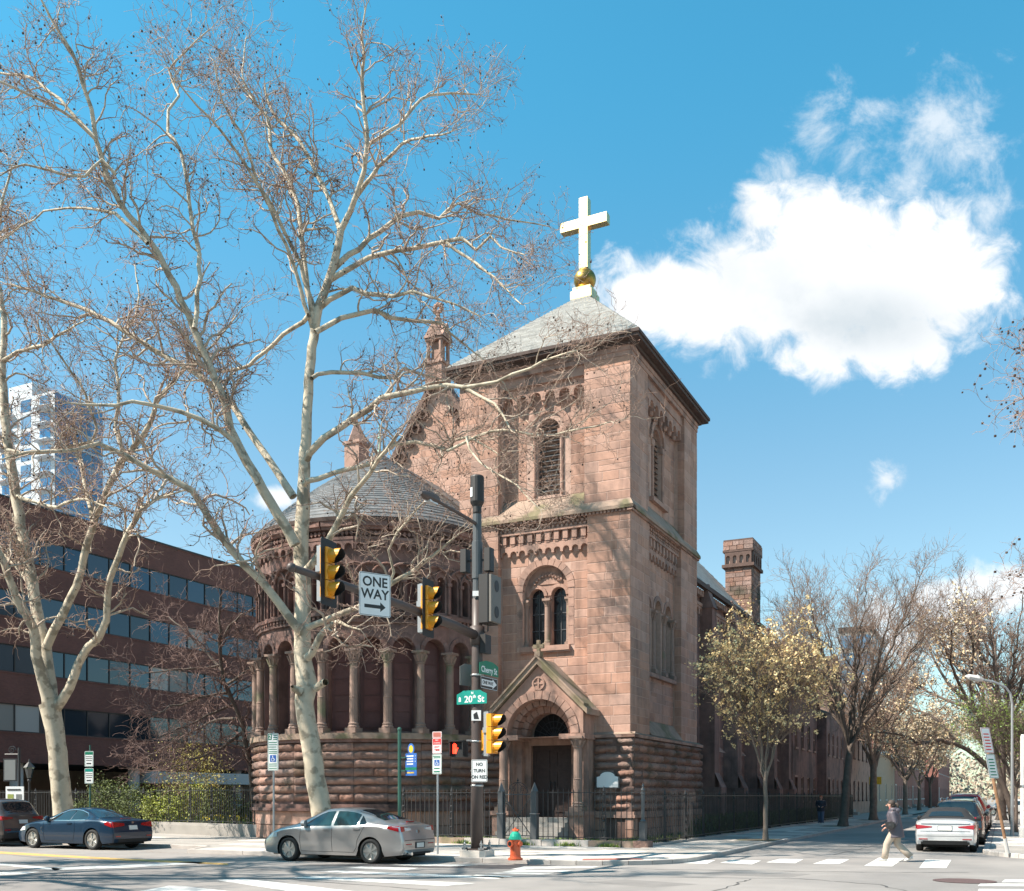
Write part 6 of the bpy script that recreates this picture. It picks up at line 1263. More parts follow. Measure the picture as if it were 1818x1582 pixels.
p3.trunk_obj(); P2, P3 = p3.branches(2.2, (.5, 1.5), .5, .34, -.02, 5, 3, .006); idx = rng.choice(len(P3), 350, False); p3.part('seed_balls', 'seed', ball_quads(P3[idx, -1] - np.array([0, 0, .08]), .034))

def vase_tree(name, label, base, H, spread, trunk_h, r0, nl, bark, twig, lean=(0, 0), per_m=2.2, seed=1, up=.10, lenr=(.5, 1.7), lv=(5, 3), group=None, rmin=.006, az=None):
    global rng
    keep = rng; rng = np.random.default_rng(seed); rr = random.Random(seed)
    t = Tree(name, label, tuple(base), bark, twig, group); b_ = Vector(base); top = b_ + Vector((lean[0], lean[1], trunk_h))
    t.add_limb([(b_.x, b_.y, b_.z - .05, r0 * 1.5), (b_.x + lean[0] * .1, b_.y + lean[1] * .1, b_.z + .35, r0 * 1.1), (b_.x + lean[0] * .5, b_.y + lean[1] * .5, b_.z + trunk_h * .55, r0 * .95), (top.x, top.y, top.z, r0 * .85)], 10, .01, .3, False)
    for i in range(nl):
        a = 2 * math.pi * (i + rr.uniform(-.25, .25)) / nl; s = spread * rr.uniform(.55, 1.0); h = H * rr.uniform(.82, 1.0); r = r0 * rr.uniform(.4, .6); tr = top - Vector((lean[0] * .1, lean[1] * .1, rr.uniform(0, trunk_h * .22)))
        dx, dy = math.cos(a) * s, math.sin(a) * s; z1 = b_.z + h; k = rr.uniform(.3, .45)
        pts = [(tr.x, tr.y, tr.z, r), (tr.x + dx * .28, tr.y + dy * .28, tr.z + (z1 - tr.z) * .27, r * .8), (tr.x + dx * .62, tr.y + dy * .62, tr.z + (z1 - tr.z) * .62, r * .5), (tr.x + dx, tr.y + dy, z1, r * .14)]
        t.add_limb(pts, 7, .05, .4)
        for q in range(3):
            f = rr.uniform(.3, .7); j = int(f * 3) if f < .99 else 2; p, pn = Vector(pts[j][:3]), Vector(pts[j + 1][:3]); m_ = p.lerp(pn, f * 3 - j); a2 = a + rr.uniform(-1.1, 1.1); L = (1 - f) * H * rr.uniform(.35, .6)
            e = m_ + Vector((math.cos(a2) * L * .6, math.sin(a2) * L * .6, L * .75)); mid = m_.lerp(e, .5) + Vector((math.cos(a2), math.sin(a2), -.2)) * L * .08
            t.add_limb([(*m_, r * .42), (*mid, r * .28), (*e, r * .1)], 5, .04, .35)
    t.trunk_obj(); P2, P3 = t.branches(per_m, lenr, .5, .18, up, lv[0], lv[1], rmin, .6); rng = keep; return t, P2, P3
# side-street trees on the church pavement
t, P2, P3 = vase_tree('flowering_tree', 'young pear tree covered in cream blossom beside the shaded fence', W(4.35, 2.7, KERB), 7.7, 1.45, 2.6, .085, 8, 'bark_grey', 'twig_tan', per_m=2.3, seed=5, up=.06, lenr=(.4, 1.1), lv=(5, 3))
idx = rng.choice(len(P3), 2300); t.part('blossom', 'blossom', leaves(P3[idx, -1], 6, .06, .045, .8)); 
vase_tree('bare_tree', 'large bare vase-shaped tree on the shaded pavement, right of the blossoming pear', W(4.45, 22.2, KERB), 14.2, 4.9, 4.6, .22, 11, 'bark_dark', 'twig_tan', (.5, .2), 2.0, 8, .09, (.6, 1.9), (5, 3), rmin=.008)
t, P2, P3 = vase_tree('bare_tree', 'smaller bare street tree with whiskery twigs behind the vase-shaped one', W(4.3, 38, KERB), 10.5, 3.8, 4.2, .24, 8, 'bark_grey', 'twig_tan', (0, 0), 2.0, 15, .05, (.6, 1.8), (5, 3), rmin=.01)
t, P2, P3 = vase_tree('flowering_tree', 'pale flowering street tree on the left pavement before the brick row houses', W(4.4, 62, KERB), 9.5, 4.2, 3.6, .2, 8, 'bark_grey', 'twig_tan', (0, 0), 1.6, 22, .05, (.6, 1.8), (4, 2), rmin=.012)
idx = rng.choice(len(P3), 1500); t.part('blossom', 'blossom_far', leaves(P3[idx, -1], 3, .16, .11, .75))
# leaning tree of the right pavement, arching over the street
DL = 60.0; bl = np.array([*sight(1800, 1466, DL)[:2], KERB]); tl = Tree('leaning_tree', 'dark leaning tree arching over the side street from the right pavement', tuple(bl), 'bark_dark', 'twig_tan')
T = lambda pts, dd=0., d0=0., sp=True: tl.add_limb(traced(DL, pts, dd, d0), 9, .03, .5, sp)
T([(1800, 1466, 9), (1791, 1422, 7.5), (1778, 1388, 7), (1757, 1364, 6.5), (1730, 1340, 6)], 0, 0, False); T([(1730, 1340, 6), (1703, 1323, 5), (1669, 1316, 4.4), (1635, 1320, 3.6), (1600, 1305, 3), (1560, 1300, 2)], -4); T([(1703, 1323, 4), (1680, 1295, 3.5), (1650, 1270, 3), (1620, 1255, 2.2), (1590, 1230, 1.5)], 3)
T([(1778, 1388, 6), (1765, 1330, 5.5), (1750, 1296, 5.2), (1740, 1269, 5), (1727, 1252, 4.6), (1693, 1225, 4), (1669, 1190, 3), (1650, 1150, 2)], 2); T([(1727, 1252, 4), (1722, 1200, 3.5), (1728, 1150, 3), (1715, 1110, 2)], -3); T([(1735, 1262, 4), (1700, 1250, 3.4), (1650, 1230, 2.8), (1610, 1200, 2)], 4); T([(1715, 1240, 4), (1690, 1180, 3), (1690, 1120, 2)], -5)
tl.trunk_obj(); P2, P3 = tl.branches(2.4, (.8, 2.2), .5, .25, .06, 4, 3, .012); idx = rng.choice(len(P3), 1700); tl.part('blossom', 'blossom_far', leaves(P3[idx, -1], 2, .10, .085, .7))
Dk = 70.0; bk = np.array([*sight(1778, 1458, Dk)[:2], KERB])
vase_tree('bare_tree', 'tall dark bare tree behind the street lamp at right', bk, 16.5, 5.6, 6.5, .3, 9, 'bark_dark', 'twig_tan', (0, 0), 2.0, 31, .09, (.7, 2.0), (5, 3), rmin=.011)
t, P2, P3 = vase_tree('young_tree', 'young street tree with fresh yellow-green leaves on the right pavement', W(12.85, 16.0, KERB), 5.6, 1.9, 2.2, .075, 8, 'bark_dark', 'twig_dark', (0, 0), 3.0, 41, .03, (.4, 1.0), (4, 3))
idx = rng.choice(len(P3), 2600); t.part('leaves', 'leaf_green', leaves(P3[idx, -1], 3, .06, .045, .5))
FTL = ['pale blossoming tree at the far end of the side street, left of the arching branch', 'pale blossoming tree at the far end of the side street, centred over the parked cars', 'pale blossoming tree on the far right pavement behind the red van', 'hazy pale tree far down the street beside the right pavement', 'grey bare tree far down the street against the sky']
for i, (x, y, H, sp, fl) in enumerate(((3.5, 92, 11, 5, 1), (3.0, 120, 12, 6, 1), (13.2, 78, 10, 5, 1), (13.5, 112, 12, 6, 1), (14.5, 52, 13, 5, 0))):
    t, P2, P3 = vase_tree('street_tree', FTL[i], W(x, y, KERB), H, sp, 3.5, .2, 7, 'bark_dark', 'twig_tan', (0, 0), 1.4, 60 + i, .05, (.8, 2.2), (4, 2), 'trees lining the far side street', .02)
    if fl: idx = rng.choice(len(P3), 1300); t.part('blossom', 'blossom_far', leaves(P3[idx, -1], 3, .2, .14, .75))
# a far line of trees closing the street
tb = TreeGeo(); c = np.stack([rng.uniform(-25, 45, 5200), rng.uniform(185, 240, 5200), rng.beta(1.4, 1.6, 5200) * 11 + .5], 1); c = np.array([W(*p) for p in c]); tb.quads(leaves(c, 2, .5, .38, .8)); tb.obj('far_trees', 'far_crown', None, False, 'stuff')
# garden: small bare tree, shrubs, flowers
Dg = 43.5; bg_ = np.array([*sight(447, 1452, Dg)[:2], .35]); tg_ = Tree('small_tree', 'small spreading bare tree with purplish twigs in the garden beside the apse', tuple(bg_), 'bark_dark', 'twig_purple')
T = lambda pts, dd=0., d0=0., sp=True: tg_.add_limb(traced(Dg, pts, dd, d0), 8, .03, .35, sp)
T([(452, 1460, 8), (448, 1395, 6.5), (440, 1330, 6), (424, 1270, 5.5), (405, 1225, 5), (392, 1180, 4.5), (390, 1120, 3.5), (391, 1060, 2)], -1.5)
for pts, dd in (([(408, 1230, 4), (370, 1235, 3), (320, 1250, 2.4), (270, 1270, 1.5)], -2.5), ([(398, 1195, 4), (370, 1160, 3), (330, 1120, 2.2), (300, 1095, 1.5)], 2), ([(425, 1275, 4), (380, 1280, 3), (320, 1310, 2), (260, 1345, 1.4)], 2), ([(391, 1140, 3.5), (410, 1110, 3), (440, 1085, 2), (470, 1070, 1.4)], -2), ([(415, 1250, 4), (380, 1265, 3), (330, 1290, 2.4), (280, 1310, 1.5)], -3.5), ([(395, 1180, 3.6), (360, 1185, 3), (310, 1190, 2), (250, 1195, 1.3)], -1), ([(430, 1300, 4), (390, 1330, 3), (340, 1350, 2.2), (300, 1365, 1.4)], -3), ([(402, 1215, 3.6), (440, 1190, 3), (470, 1165, 2)], -3)): T(pts, dd)
tg_.trunk_obj(); tg_.branches(3.6, (.5, 1.6), .5, .28, .02, 5, 4, .008)
def shrub(label, X, Y, z, w_, h, n, m, size=.05, stems=14, name='shrub', cat='shrub', group=None, d=None):
    t = thing(name, label, cat, (X, Y, z), 0, group); d = d or w_; g_ = TreeGeo(); a = rng.uniform(0, 6.28, stems); st = np.zeros((stems, 3)); di = np.stack([np.cos(a) * w_ / h, np.sin(a) * w_ / h, np.full(stems, 1.2)], 1)
    P, Rr = grow(st, di, rng.uniform(.6, 1.0, stems) * h, np.full(stems, .014), 6, .15, .05); g_.tubes(P, Rr, 4); a_, d_, r_ = spawn(P, Rr, 5, .3, 1, .8, .1); P2, R2 = grow(a_, d_, rng.uniform(.15, .4, len(a_)) * h, np.full(len(a_), .006), 4, .25); g_.tubes(P2, R2, 3); g_.obj('stems', 'twig_dark', t)
    u = unit(rng.normal(0, 1, (n, 3))) * (rng.uniform(.3, 1, (n, 1)) ** .45) * (1 + .22 * rng.normal(0, 1, (n, 1))); lump = 1 + .25 * np.sin(u[:, :1] * 5 + X) * np.cos(u[:, 1:2] * 4 + Y); c = u * lump * np.array([w_ * .5, d * .5, h * .5]) + np.array([0, 0, h * .52]); c = c[c[:, 2] > .02]
    q = TreeGeo(); q.quads(leaves(c, 2, .05, size, .55)); q.obj('leaves', m, t, False); return t
def at_px(px, D): return (px - CX) / FPX * D, D
SH = [('dense yellow-green hedge bush just right of the dark sign post', 188, 47.5, 2.0, 2.1, 2600, 'hedge'), ('broad green hedge bush behind the second fence post', 240, 46.3, 2.1, 1.9, 2600, 'hedge'), ('low loose green bush behind the garden fence, left of the forsythia', 285, 45.4, 1.9, 1.5, 1800, 'leaf_yellowgreen'), ('feathery light green shrub in the middle of the garden fence', 335, 44.8, 2.3, 2.0, 2000, 'leaf_yellowgreen'), ('dark green shrub with arching stems near the apse end of the fence', 395, 43.6, 2.0, 1.7, 1900, 'hedge'), ('small bush at the foot of the apse wall in the garden', 440, 42.8, 1.3, 1.1, 1000, 'hedge'), ('low clipped bush behind the far left fence beside the plane trunk', 150, 49.0, 1.6, 1.2, 1200, 'hedge')]
for lb, px, D, w_, h, n, m in SH: X, Y = at_px(px, D); shrub(lb, X, Y, .4, w_, h, int(n * .7), m, .05)
X, Y = at_px(345, 48.5); shrub('yellow flowering forsythia bush rising above the garden hedge', X, Y, .5, 3.2, 3.9, 2200, 'forsythia', .045, 20)
g_ = TreeGeo(); c = []
for k in range(900):
    t_ = rng.uniform(0, 1); x, y = wl[0][0] + (wl[1][0] - wl[0][0]) * t_ * 1.6, wl[0][1] + (wl[1][1] - wl[0][1]) * t_ * 1.6 + rng.uniform(.3, 1.3); p = W(x, y, .42); h = rng.uniform(.25, .55); a = rng.uniform(0, 6.28); dx = .1 * math.cos(a); dy = .1 * math.sin(a)
    c.append([(p.x - .012, p.y, p.z), (p.x + .012, p.y, p.z), (p.x + .014 + dx, p.y + dy, p.z + h * .8), (p.x + dx * 1.6, p.y + dy * 1.6, p.z + h)])
g_.quads(np.array(c)); g_.obj('daffodil_leaves', 'leaf_green', None, False, 'stuff')
g_ = TreeGeo(); g_.quads(leaves(np.array([q[3] for q in c[:150]]), 4, .03, .05, .9)); g_.obj('daffodils', 'flower_yellow', None, False, 'stuff')
# grass at the foot of the fence, ground cover along the nave
def tufts(name, m, n, fx_, z, h, wd=.012):
    c = []
    for k in range(n):
        x, y = fx_(); p = W(x, y, z); hh = h * rng.uniform(.4, 1.2); a = rng.uniform(0, 6.28); dx, dy = hh * .5 * math.cos(a), hh * .5 * math.sin(a); ex, ey_ = wd * math.sin(a), -wd * math.cos(a)
        c.append([(p.x - ex, p.y - ey_, p.z), (p.x + ex, p.y + ey_, p.z), (p.x + dx + ex * .3, p.y + dy + ey_ * .3, p.z + hh * .8), (p.x + dx * 1.3, p.y + dy * 1.3, p.z + hh)])
    g_ = TreeGeo(); g_.quads(np.array(c)); return g_.obj(name, m, None, False, 'stuff')
tufts('grass', 'leaf_green', 5200, lambda: (rng.uniform(-7, 1.8), rng.uniform(-4.35, -2.3)), .17, .13)
tufts('ground_cover', 'hedge', 7000, lambda: (rng.uniform(-.7, 1.5), rng.uniform(7, 40)), .17, .75, .04)
tufts('low_grass', 'hedge', 2500, lambda: (rng.uniform(.3, 1.8), rng.uniform(-3.5, 9)), .17, .16, .015)
tufts('weeds', 'leaf_green', 420, lambda: (rng.choice([-2.2, -.6, .9, -4.4]) + rng.normal(0, .18), -4.68 + rng.normal(0, .03)), .12, .14, .02)
# fallen leaves in the gutter, tree pits
lv = TreeGeo(); c = np.array([W(rng.uniform(-12, 2), -11.75 - abs(rng.normal(0, .25)), .015) for _ in range(900)]); q = leaves(c, 1, .01, .035, .7); q[:, :, 2] = .012 + rng.uniform(0, .02, (len(q), 1)); lv.quads(q); lv.obj('fallen_leaves', 'dead_leaf', None, False, 'stuff')
for (x, y) in ((4.1, 2.7), (4.1, 22.2), (4.0, 38)):
    b = MB(); b.add([W(x - .75, y - .9, KERB + .006), W(x + .7, y - .9, KERB + .006), W(x + .7, y + .9, KERB + .006), W(x - .75, y + .9, KERB + .006)], [(0, 1, 2, 3)]); struct(b.obj('tree_pit', 'soil'))
p_ = base1; b = MB(); b.add([p_ + Vector(v) for v in ((-.9, -.7, .004), (1.0, -.7, .004), (1.0, .9, .004), (-.9, .9, .004))], [(0, 1, 2, 3)]); struct(b.obj('tree_pit', 'soil'))
# ------------------------------------------------------------------ cars
def wheel_parts(t, x, y, r, side, spokes, rimr=.70):
    B = MB(); w_ = .205; p = [(r * .70, -w_ / 2), (r * .93, -w_ / 2), (r * .99, -w_ / 2 + .03), (r, -w_ * .2), (r, w_ * .2), (r * .99, w_ / 2 - .03), (r * .93, w_ / 2), (r * .70, w_ / 2), (r * .68, 0)]
    B.lathe(p, 26, (0, 0, 0), 'y'); o = B.obj('wheel', 'tyre', t, smooth=True); o.location = (x, y, r)
    B = MB(); d = side * w_ * .42; rr = r * rimr
    s1 = [(rr * .93, d * .55), (rr * 1.0, d * .95), (rr * 1.02, d), (rr * .96, d), (rr * .9, d * .6)]
    B.lathe(s1 if side > 0 else s1, 26, (0, 0, 0), 'y'); B.lathe([(.001, d * .98), (rr * .2, d * .96), (rr * .22, d * .7), (.001, d * .6)], 12, (0, 0, 0), 'y')
    for k in range(spokes):
        a = 2 * math.pi * k / spokes; c, s = math.cos(a), math.sin(a)
        for q in ((-.0,) if spokes > 6 else (-.12, .12)):
            ca, sa = math.cos(a + q), math.sin(a + q); wd = rr * (.17 if spokes > 6 else .10)
            B.bar((c * rr * .16, d * .80, s * rr * .16), (ca * rr * .95, d * .90, sa * rr * .95), wd, abs(w_ * .10), (0, 1, 0))
    B.obj('rim', 'alloy', o); MB().lathe([(rr * .93, d * .3), (.001, d * .3), (.001, d * .2), (rr * .93, d * .2)], 18, (0, 0, 0), 'y').obj('brake', 'underbody', o)
class Car:
    def __init__(s, name, label, cat, p, rz, paint, L, Wd, top, belt, gh, wh, r=.325, wroof=.60, roofmat=None, group=None, spokes=7, sill=.2, rear=None, tuck=.10, clad=None):
        s.t = thing(name, label, cat, p, rz, group); s.L, s.Wd, s.r, s.wroof, s.sill = L, Wd, r, wroof, sill
        s.topc = np.array(top, float); s.beltc = np.array(belt, float); s.gh = gh; s.wh = wh; s.tuck = tuck; s.rear = np.array(rear or [(0, .16), (.25, .05), (.38, 0), (.62, 0.0), (.70, .04), (.9, .07), (1.1, .13), (1.5, .3)])
        s.paint = paint; s.body(roofmat, clad)
        for x in wh:
            for sd in (-1, 1): wheel_parts(s.t, x, sd * (Wd - .115), r, sd, spokes)
        MB().box(.2, L - .25, -(Wd - .27), Wd - .27, .17, .62).obj('chassis', 'underbody', s.t)
    def smooth(s, c, x):
        X = np.linspace(c[0, 0], c[-1, 0], 220); Z = np.interp(X, c[:, 0], c[:, 1]); k = 13; Zp = np.pad(Z, k, mode='edge')
        for _ in range(2): Zp = np.convolve(Zp, np.ones(9) / 9, 'same')
        return float(np.interp(x, X, Zp[k:-k]))
    def W(s, x):
        w = s.Wd
        if x < .6: w *= 1 - s.tuck * ((.6 - x) / .6) ** 2
        if x > s.L - .85: w *= 1 - .20 * ((x - s.L + .85) / .85) ** 2
        return w
    def sec(s, x):
        W = s.W(x); top = s.smooth(s.topc, x); belt = min(s.smooth(s.beltc, x), top - .02); zb = s.sill + .05 * max(0, (.5 - x) / .5) + .04 * max(0, (x - s.L + .5) / .5)
        for xc in s.wh:
            Rr = s.r + .055
            if abs(x - xc) < Rr: zb = max(zb, s.r + math.sqrt(Rr * Rr - (x - xc) ** 2))
        wf = lambda z: np.interp(z, (.15, .3, .55, .8, .95, 1.1), (.93, .985, 1.0, .985, .965, .95))
        P = [(W * wf(zb + (belt - zb) * f), zb + (belt - zb) * f) for f in (0, .18, .5, .84, 1)]
        h = top - belt; g = max(0, min(1, (h - .06) / .28)); y4 = P[-1][0]; wr = y4 * .90 * (1 - g) + s.wroof * g; e = .10 * g + h * .45 * (1 - g)
        P += [(y4 * .5 + wr * .5 + .01 * g, belt + (h - e) * .5), (wr, top - e), (wr * .86, top - e * .35), (wr * .5, top - e * .06), (0, top)]
        return P
    def lean(s, x, z):
        e = .6
        if x < e: x += (1 - x / e) ** 1.5 * float(np.interp(z, s.rear[:, 0], s.rear[:, 1]))
        f = s.L - x
        if f < .6: x -= (1 - f / .6) ** 2 * float(np.interp(z, (0, .2, .4, .55, .75, 1), (.16, .06, 0, .02, .14, .3)))
        return x
    def body(s, roofmat, clad):
        xs = sorted(set([round(v, 4) for v in np.linspace(0, s.L, 58)] + [round(xc + (s.r + .055) * math.cos(a), 4) for xc in s.wh for a in np.linspace(.02, math.pi - .02, 13)]))
        S = [s.sec(x) for x in xs]; n = len(S[0]); B = MB(); vs = []; fs = []; mi = []
        for x, P in zip(xs, S):
            for sd in (1, -1): vs += [(s.lean(x, z), sd * y, z) for y, z in P]
        m = 2 * n
        for i in range(len(xs) - 1):
            xm = (xs[i] + xs[i + 1]) / 2
            for k in range(n - 1):
                a = i * m + k; b = a + m; q = 1 if roofmat and k >= 4 and s.gh[0] < xm < s.gh[3] else (2 if clad and k < 1 else 0)
                fs.append((a, a + 1, b + 1, b)); mi.append(q); a += n; b += n; fs.append((a, b, b + 1, a + 1)); mi.append(q)
        for i, fl in ((0, 1), (len(xs) - 1, 0)):
            for k in range(n - 1):
                a = i * m + k; c = a + n; fs.append((a, c, c + 1, a + 1) if fl else (a, a + 1, c + 1, c)); mi.append(2 if clad and k < 1 else 0)
        B.v = vs; B.f = fs; B.m = mi; s.bo = B.obj('body', [s.paint, roofmat or s.paint, clad or s.paint], s.t, smooth=True)
        for p in s.bo.data.polygons[-2 * (n - 1):]: p.use_smooth = False
    def side_y(s, x, z):
        P = s.sec(x)[:7]; return float(np.interp(z, [p[1] for p in P], [p[0] for p in P]))
    def top_z(s, x, y):
        P = s.sec(x)[::-1]; return float(np.interp(y, [p[0] for p in P[:5]], [p[1] for p in P[:5]]))
    def side(s, name, m, lo, hi, d=.008, sides=(1, -1), n=14, parent=None, nz=3):
        lo = np.array(lo); hi = np.array(hi); x0, x1 = lo[0, 0], lo[-1, 0]; out = []
        for sd in sides:
            B = MB(); vs = []
            for i in range(n + 1):
                x = x0 + (x1 - x0) * i / n; za, zb = np.interp(x, lo[:, 0], lo[:, 1]), np.interp(x, hi[:, 0], hi[:, 1])
                for k in range(nz + 1): z = za + (zb - za) * k / nz; vs.append((s.lean(x, z), sd * (s.side_y(x, z) + d), z))
            q = nz + 1; fs = [(i * q + k, i * q + k + 1, (i + 1) * q + k + 1, (i + 1) * q + k) for i in range(n) for k in range(nz)]
            if sd < 0: fs = [f[::-1] for f in fs]
            B.add(vs, fs); out.append(B.obj(name, m, parent or s.t, smooth=True))
        return out
    def glass(s, name, m, xa, xb, fa, fb, d=.008, n=10, ny=8):
        B = MB(); vs = []
        for i in range(n + 1):
            x = xa + (xb - xa) * i / n; P = s.sec(x); wr = P[6][0]; f = fa + (fb - fa) * i / n
            for j in range(ny + 1): y = wr * f * (2 * j / ny - 1); z = s.top_z(x, abs(y)) + d; vs.append((s.lean(x, z) , y, z))
        q = ny + 1; B.add(vs, [(i * q + j, (i + 1) * q + j, (i + 1) * q + j + 1, i * q + j + 1) for i in range(n) for j in range(ny)]); return B.obj(name, m, s.t, smooth=True)
    def rearp(s, name, m, y0, y1, z0, z1, d=.012, parent=None, zin=0.0, tip=0.0):
        B = MB(); pts = [(y0, z0 + tip), (y1, z0), (y1, z1), (y0, z1 - zin)]
        f = [(s.lean(0, z) - d, y, z) for y, z in pts]; b = [(x + .03, y, z) for x, y, z in f]
        if (y1 - y0) > 0: o = [(3, 2, 1, 0)]
        else: o = [(0, 1, 2, 3)]
        B.add(f + b, o + [(0, 1, 5, 4), (1, 2, 6, 5), (2, 3, 7, 6), (3, 0, 4, 7)]); return B.obj(name, m, parent or s.t)
    def seams(s, lines_):
        B = MB()
        for ln in lines_:
            pts = []
            for (x0, z0), (x1, z1) in zip(ln[:-1], ln[1:]):
                for k in range(6): f = k / 6; pts.append((x0 + (x1 - x0) * f, z0 + (z1 - z0) * f))
            pts.append(ln[-1])
            for sd in (1, -1): B.tube([(s.lean(x, z), sd * (s.side_y(x, z) + .001), z) for x, z in pts], .005, 4)
        B.obj('door_seam', 'underbody', s.t)
    def handle(s, x, z, m):
        for sd in (1, -1): y = sd * (s.side_y(x, z) + .018); B = MB(); B.cbox((x, y, z), .20, .022, .032, .008); B.cbox((x, y - sd * .012, z), .22, .006, .05); B.obj('handle', m, s.t)
    def mirror(s, x, z, m):
        for sd in (1, -1): y = sd * (s.side_y(x, z) + .10); B = MB(); B.lathe([(.02, -.075), (.085, -.06), (.095, 0), (.075, .06), (.02, .095)], 10, (x, y, z + .06), 'x'); B.bar((x, y - sd * .12, z), (x, y, z + .04), .05); B.obj('mirror', m, s.t)
    def wheelarch(s, m):
        pass
# silver sedan
c = Car('sedan', 'silver four-door sedan parked at the kerb before the apse', 'car', W(-1.44, -12.52, 0), TH + math.pi, 'paint_silver', 4.58, .875,
        [(0, .98), (.08, 1.03), (.35, 1.075), (.66, 1.13), (1.1, 1.30), (1.6, 1.43), (2.1, 1.465), (2.6, 1.43), (3.05, 1.26), (3.5, 1.03), (3.75, .985), (4.2, .88), (4.45, .76), (4.58, .62)],
        [(0, .94), (.5, 1.0), (1.1, .99), (2.2, .95), (3.3, .92), (4.0, .84), (4.4, .72), (4.58, .56)], (.6, 1.4, 2.6, 3.55), (.99, 3.63), .325, .56, spokes=7)
c.side('window', 'carglass', [(2.25, .975), (3.18, .955)], [(2.25, 1.36), (2.5, 1.345), (2.75, 1.26), (3.0, 1.11), (3.18, .975)]); c.side('window', 'carglass', [(1.42, 1.0), (2.16, .98)], [(1.42, 1.275), (1.6, 1.325), (1.9, 1.36), (2.16, 1.362)]); c.side('quarter_window', 'carglass', [(1.14, 1.03), (1.37, 1.005)], [(1.14, 1.05), (1.37, 1.25)], n=6)
c.glass('rear_window', 'carglass', .70, 1.52, .86, .92); c.glass('windscreen', 'carglass', 3.45, 2.62, .92, .9)
c.seams([[(3.22, .95), (3.24, .6), (3.2, .3)], [(2.2, .96), (2.2, .6), (2.18, .3)], [(1.16, 1.0), (1.28, .8), (1.38, .62), (1.42, .4), (1.5, .3)], [(1.5, .29), (3.2, .29)]])
c.handle(2.38, .87, 'paint_silver'); c.handle(1.42, .90, 'paint_silver'); c.mirror(3.08, .97, 'paint_silver')
for sd in (1, -1):
    c.side('tail_light', 'tail_red', [(.10, .84), (.46, .92)], [(.10, .99), (.46, .985)], .012, (sd,), 6); c.rearp('tail_light', 'tail_red', sd * .50, sd * .79, .84, .98, .014, zin=.03, tip=.04); c.rearp('tail_light_lens', 'tail_clear', sd * .36, sd * .66, .85, .95, .02, zin=.03, tip=.03)
    c.side('headlight', 'headlamp', [(4.02, .66), (4.40, .62)], [(4.02, .80), (4.40, .74)], .010, (sd,), 6)
c.rearp('number_plate', 'plate', -.17, .17, .42, .54, .02); c.rearp('plate_recess', 'plastic_blk', -.24, .24, .40, .56, .008); c.rearp('reflector', 'tail_red', .42, .68, .50, .53, .012); c.rearp('reflector', 'tail_red', -.68, -.42, .50, .53, .012); c.rearp('lower_bumper', 'plastic_blk', -.6, .6, .24, .30, .006)
B = MB(); B.lathe([(.035, -.12), (.045, -.12), (.045, .1), (.035, .1)], 10, (.04, .52, .27), 'x'); B.obj('exhaust', 'chrome', c.t); MB().box(.28, .33, -.16, .16, 1.075, 1.10).obj('brake_light', 'tail_red', c.t)
B = MB(); o = c.rearp('emblem', 'chrome', -.055, .055, .80, .87, .016); c.rearp('boot_seam', 'underbody', -.72, .72, .615, .625, .004)
for x in (2.75, 1.9): B = MB(); B.lathe([(.11, 0), (.10, .12), (.03, .16)], 8, (x, .36, 1.08)); B.obj('headrest', 'plastic_blk', c.t)
# dark blue coupe
c = Car('convertible_car', 'dark blue two-door coupe with chrome window line parked at left', 'car', W(-13.47, -10.82, 0), TH + math.pi, 'paint_blue', 4.64, .905,
        [(0, .93), (.08, .98), (.5, 1.01), (.80, 1.04), (1.2, 1.20), (1.65, 1.34), (2.1, 1.385), (2.6, 1.34), (3.1, 1.13), (3.45, .985), (3.8, .94), (4.3, .83), (4.5, .72), (4.64, .55)],
        [(0, .9), (.6, .965), (1.3, .95), (2.4, .92), (3.3, .90), (4.1, .80), (4.45, .68), (4.64, .5)], (.8, 1.5, 2.5, 3.5), (.94, 3.75), .335, .55, spokes=5)
c.side('window', 'carglass', [(2.0, .96), (3.12, .94)], [(2.0, 1.29), (2.3, 1.275), (2.7, 1.17), (2.95, 1.04), (3.12, .955)]); c.side('quarter_window', 'carglass', [(1.28, .985), (1.95, .965)], [(1.28, 1.05), (1.42, 1.17), (1.7, 1.265), (1.95, 1.29)])
B = MB()
for sd in (1, -1):
    B.tube([(x, sd * (c.side_y(x, z) + .010), z) for x, z in ((3.16, .945), (2.7, .948), (2.0, .955), (1.28, .975), (1.24, 1.02), (1.30, 1.09), (1.42, 1.19), (1.7, 1.285), (2.0, 1.31), (2.3, 1.295), (2.7, 1.19), (2.95, 1.06), (3.16, .95))], .012, 5)
B.obj('window_trim', 'chrome', c.t)
c.glass('rear_window', 'carglass', .84, 1.5, .88, .9); c.glass('windscreen', 'carglass', 3.38, 2.62, .92, .9)
c.seams([[(3.2, .93), (3.2, .6), (3.15, .3)], [(1.75, .95), (1.72, .6), (1.8, .3)], [(1.8, .28), (3.15, .28)]]); c.handle(1.98, .86, 'paint_blue'); c.mirror(3.02, .95, 'paint_blue')
for sd in (1, -1):
    c.side('tail_light', 'tail_red', [(.06, .74), (.36, .83)], [(.06, .93), (.36, .92)], .012, (sd,), 6); c.rearp('tail_light', 'tail_red', sd * .36, sd * .82, .74, .92, .014, zin=.05, tip=.05); c.side('headlight', 'headlamp', [(4.1, .62), (4.48, .58)], [(4.1, .74), (4.48, .70)], .01, (sd,), 6)
    c.rearp('reflector', 'tail_red', sd * .55, sd * .75, .43, .47, .012)
    B = MB(); B.tube([(x, sd * (c.side_y(x, z) + .006), z) for x, z in ((3.24, .72), (3.30, .70), (3.28, .6), (3.2, .52))], .014, 5); B.obj('fender_vent', 'chrome', c.t)
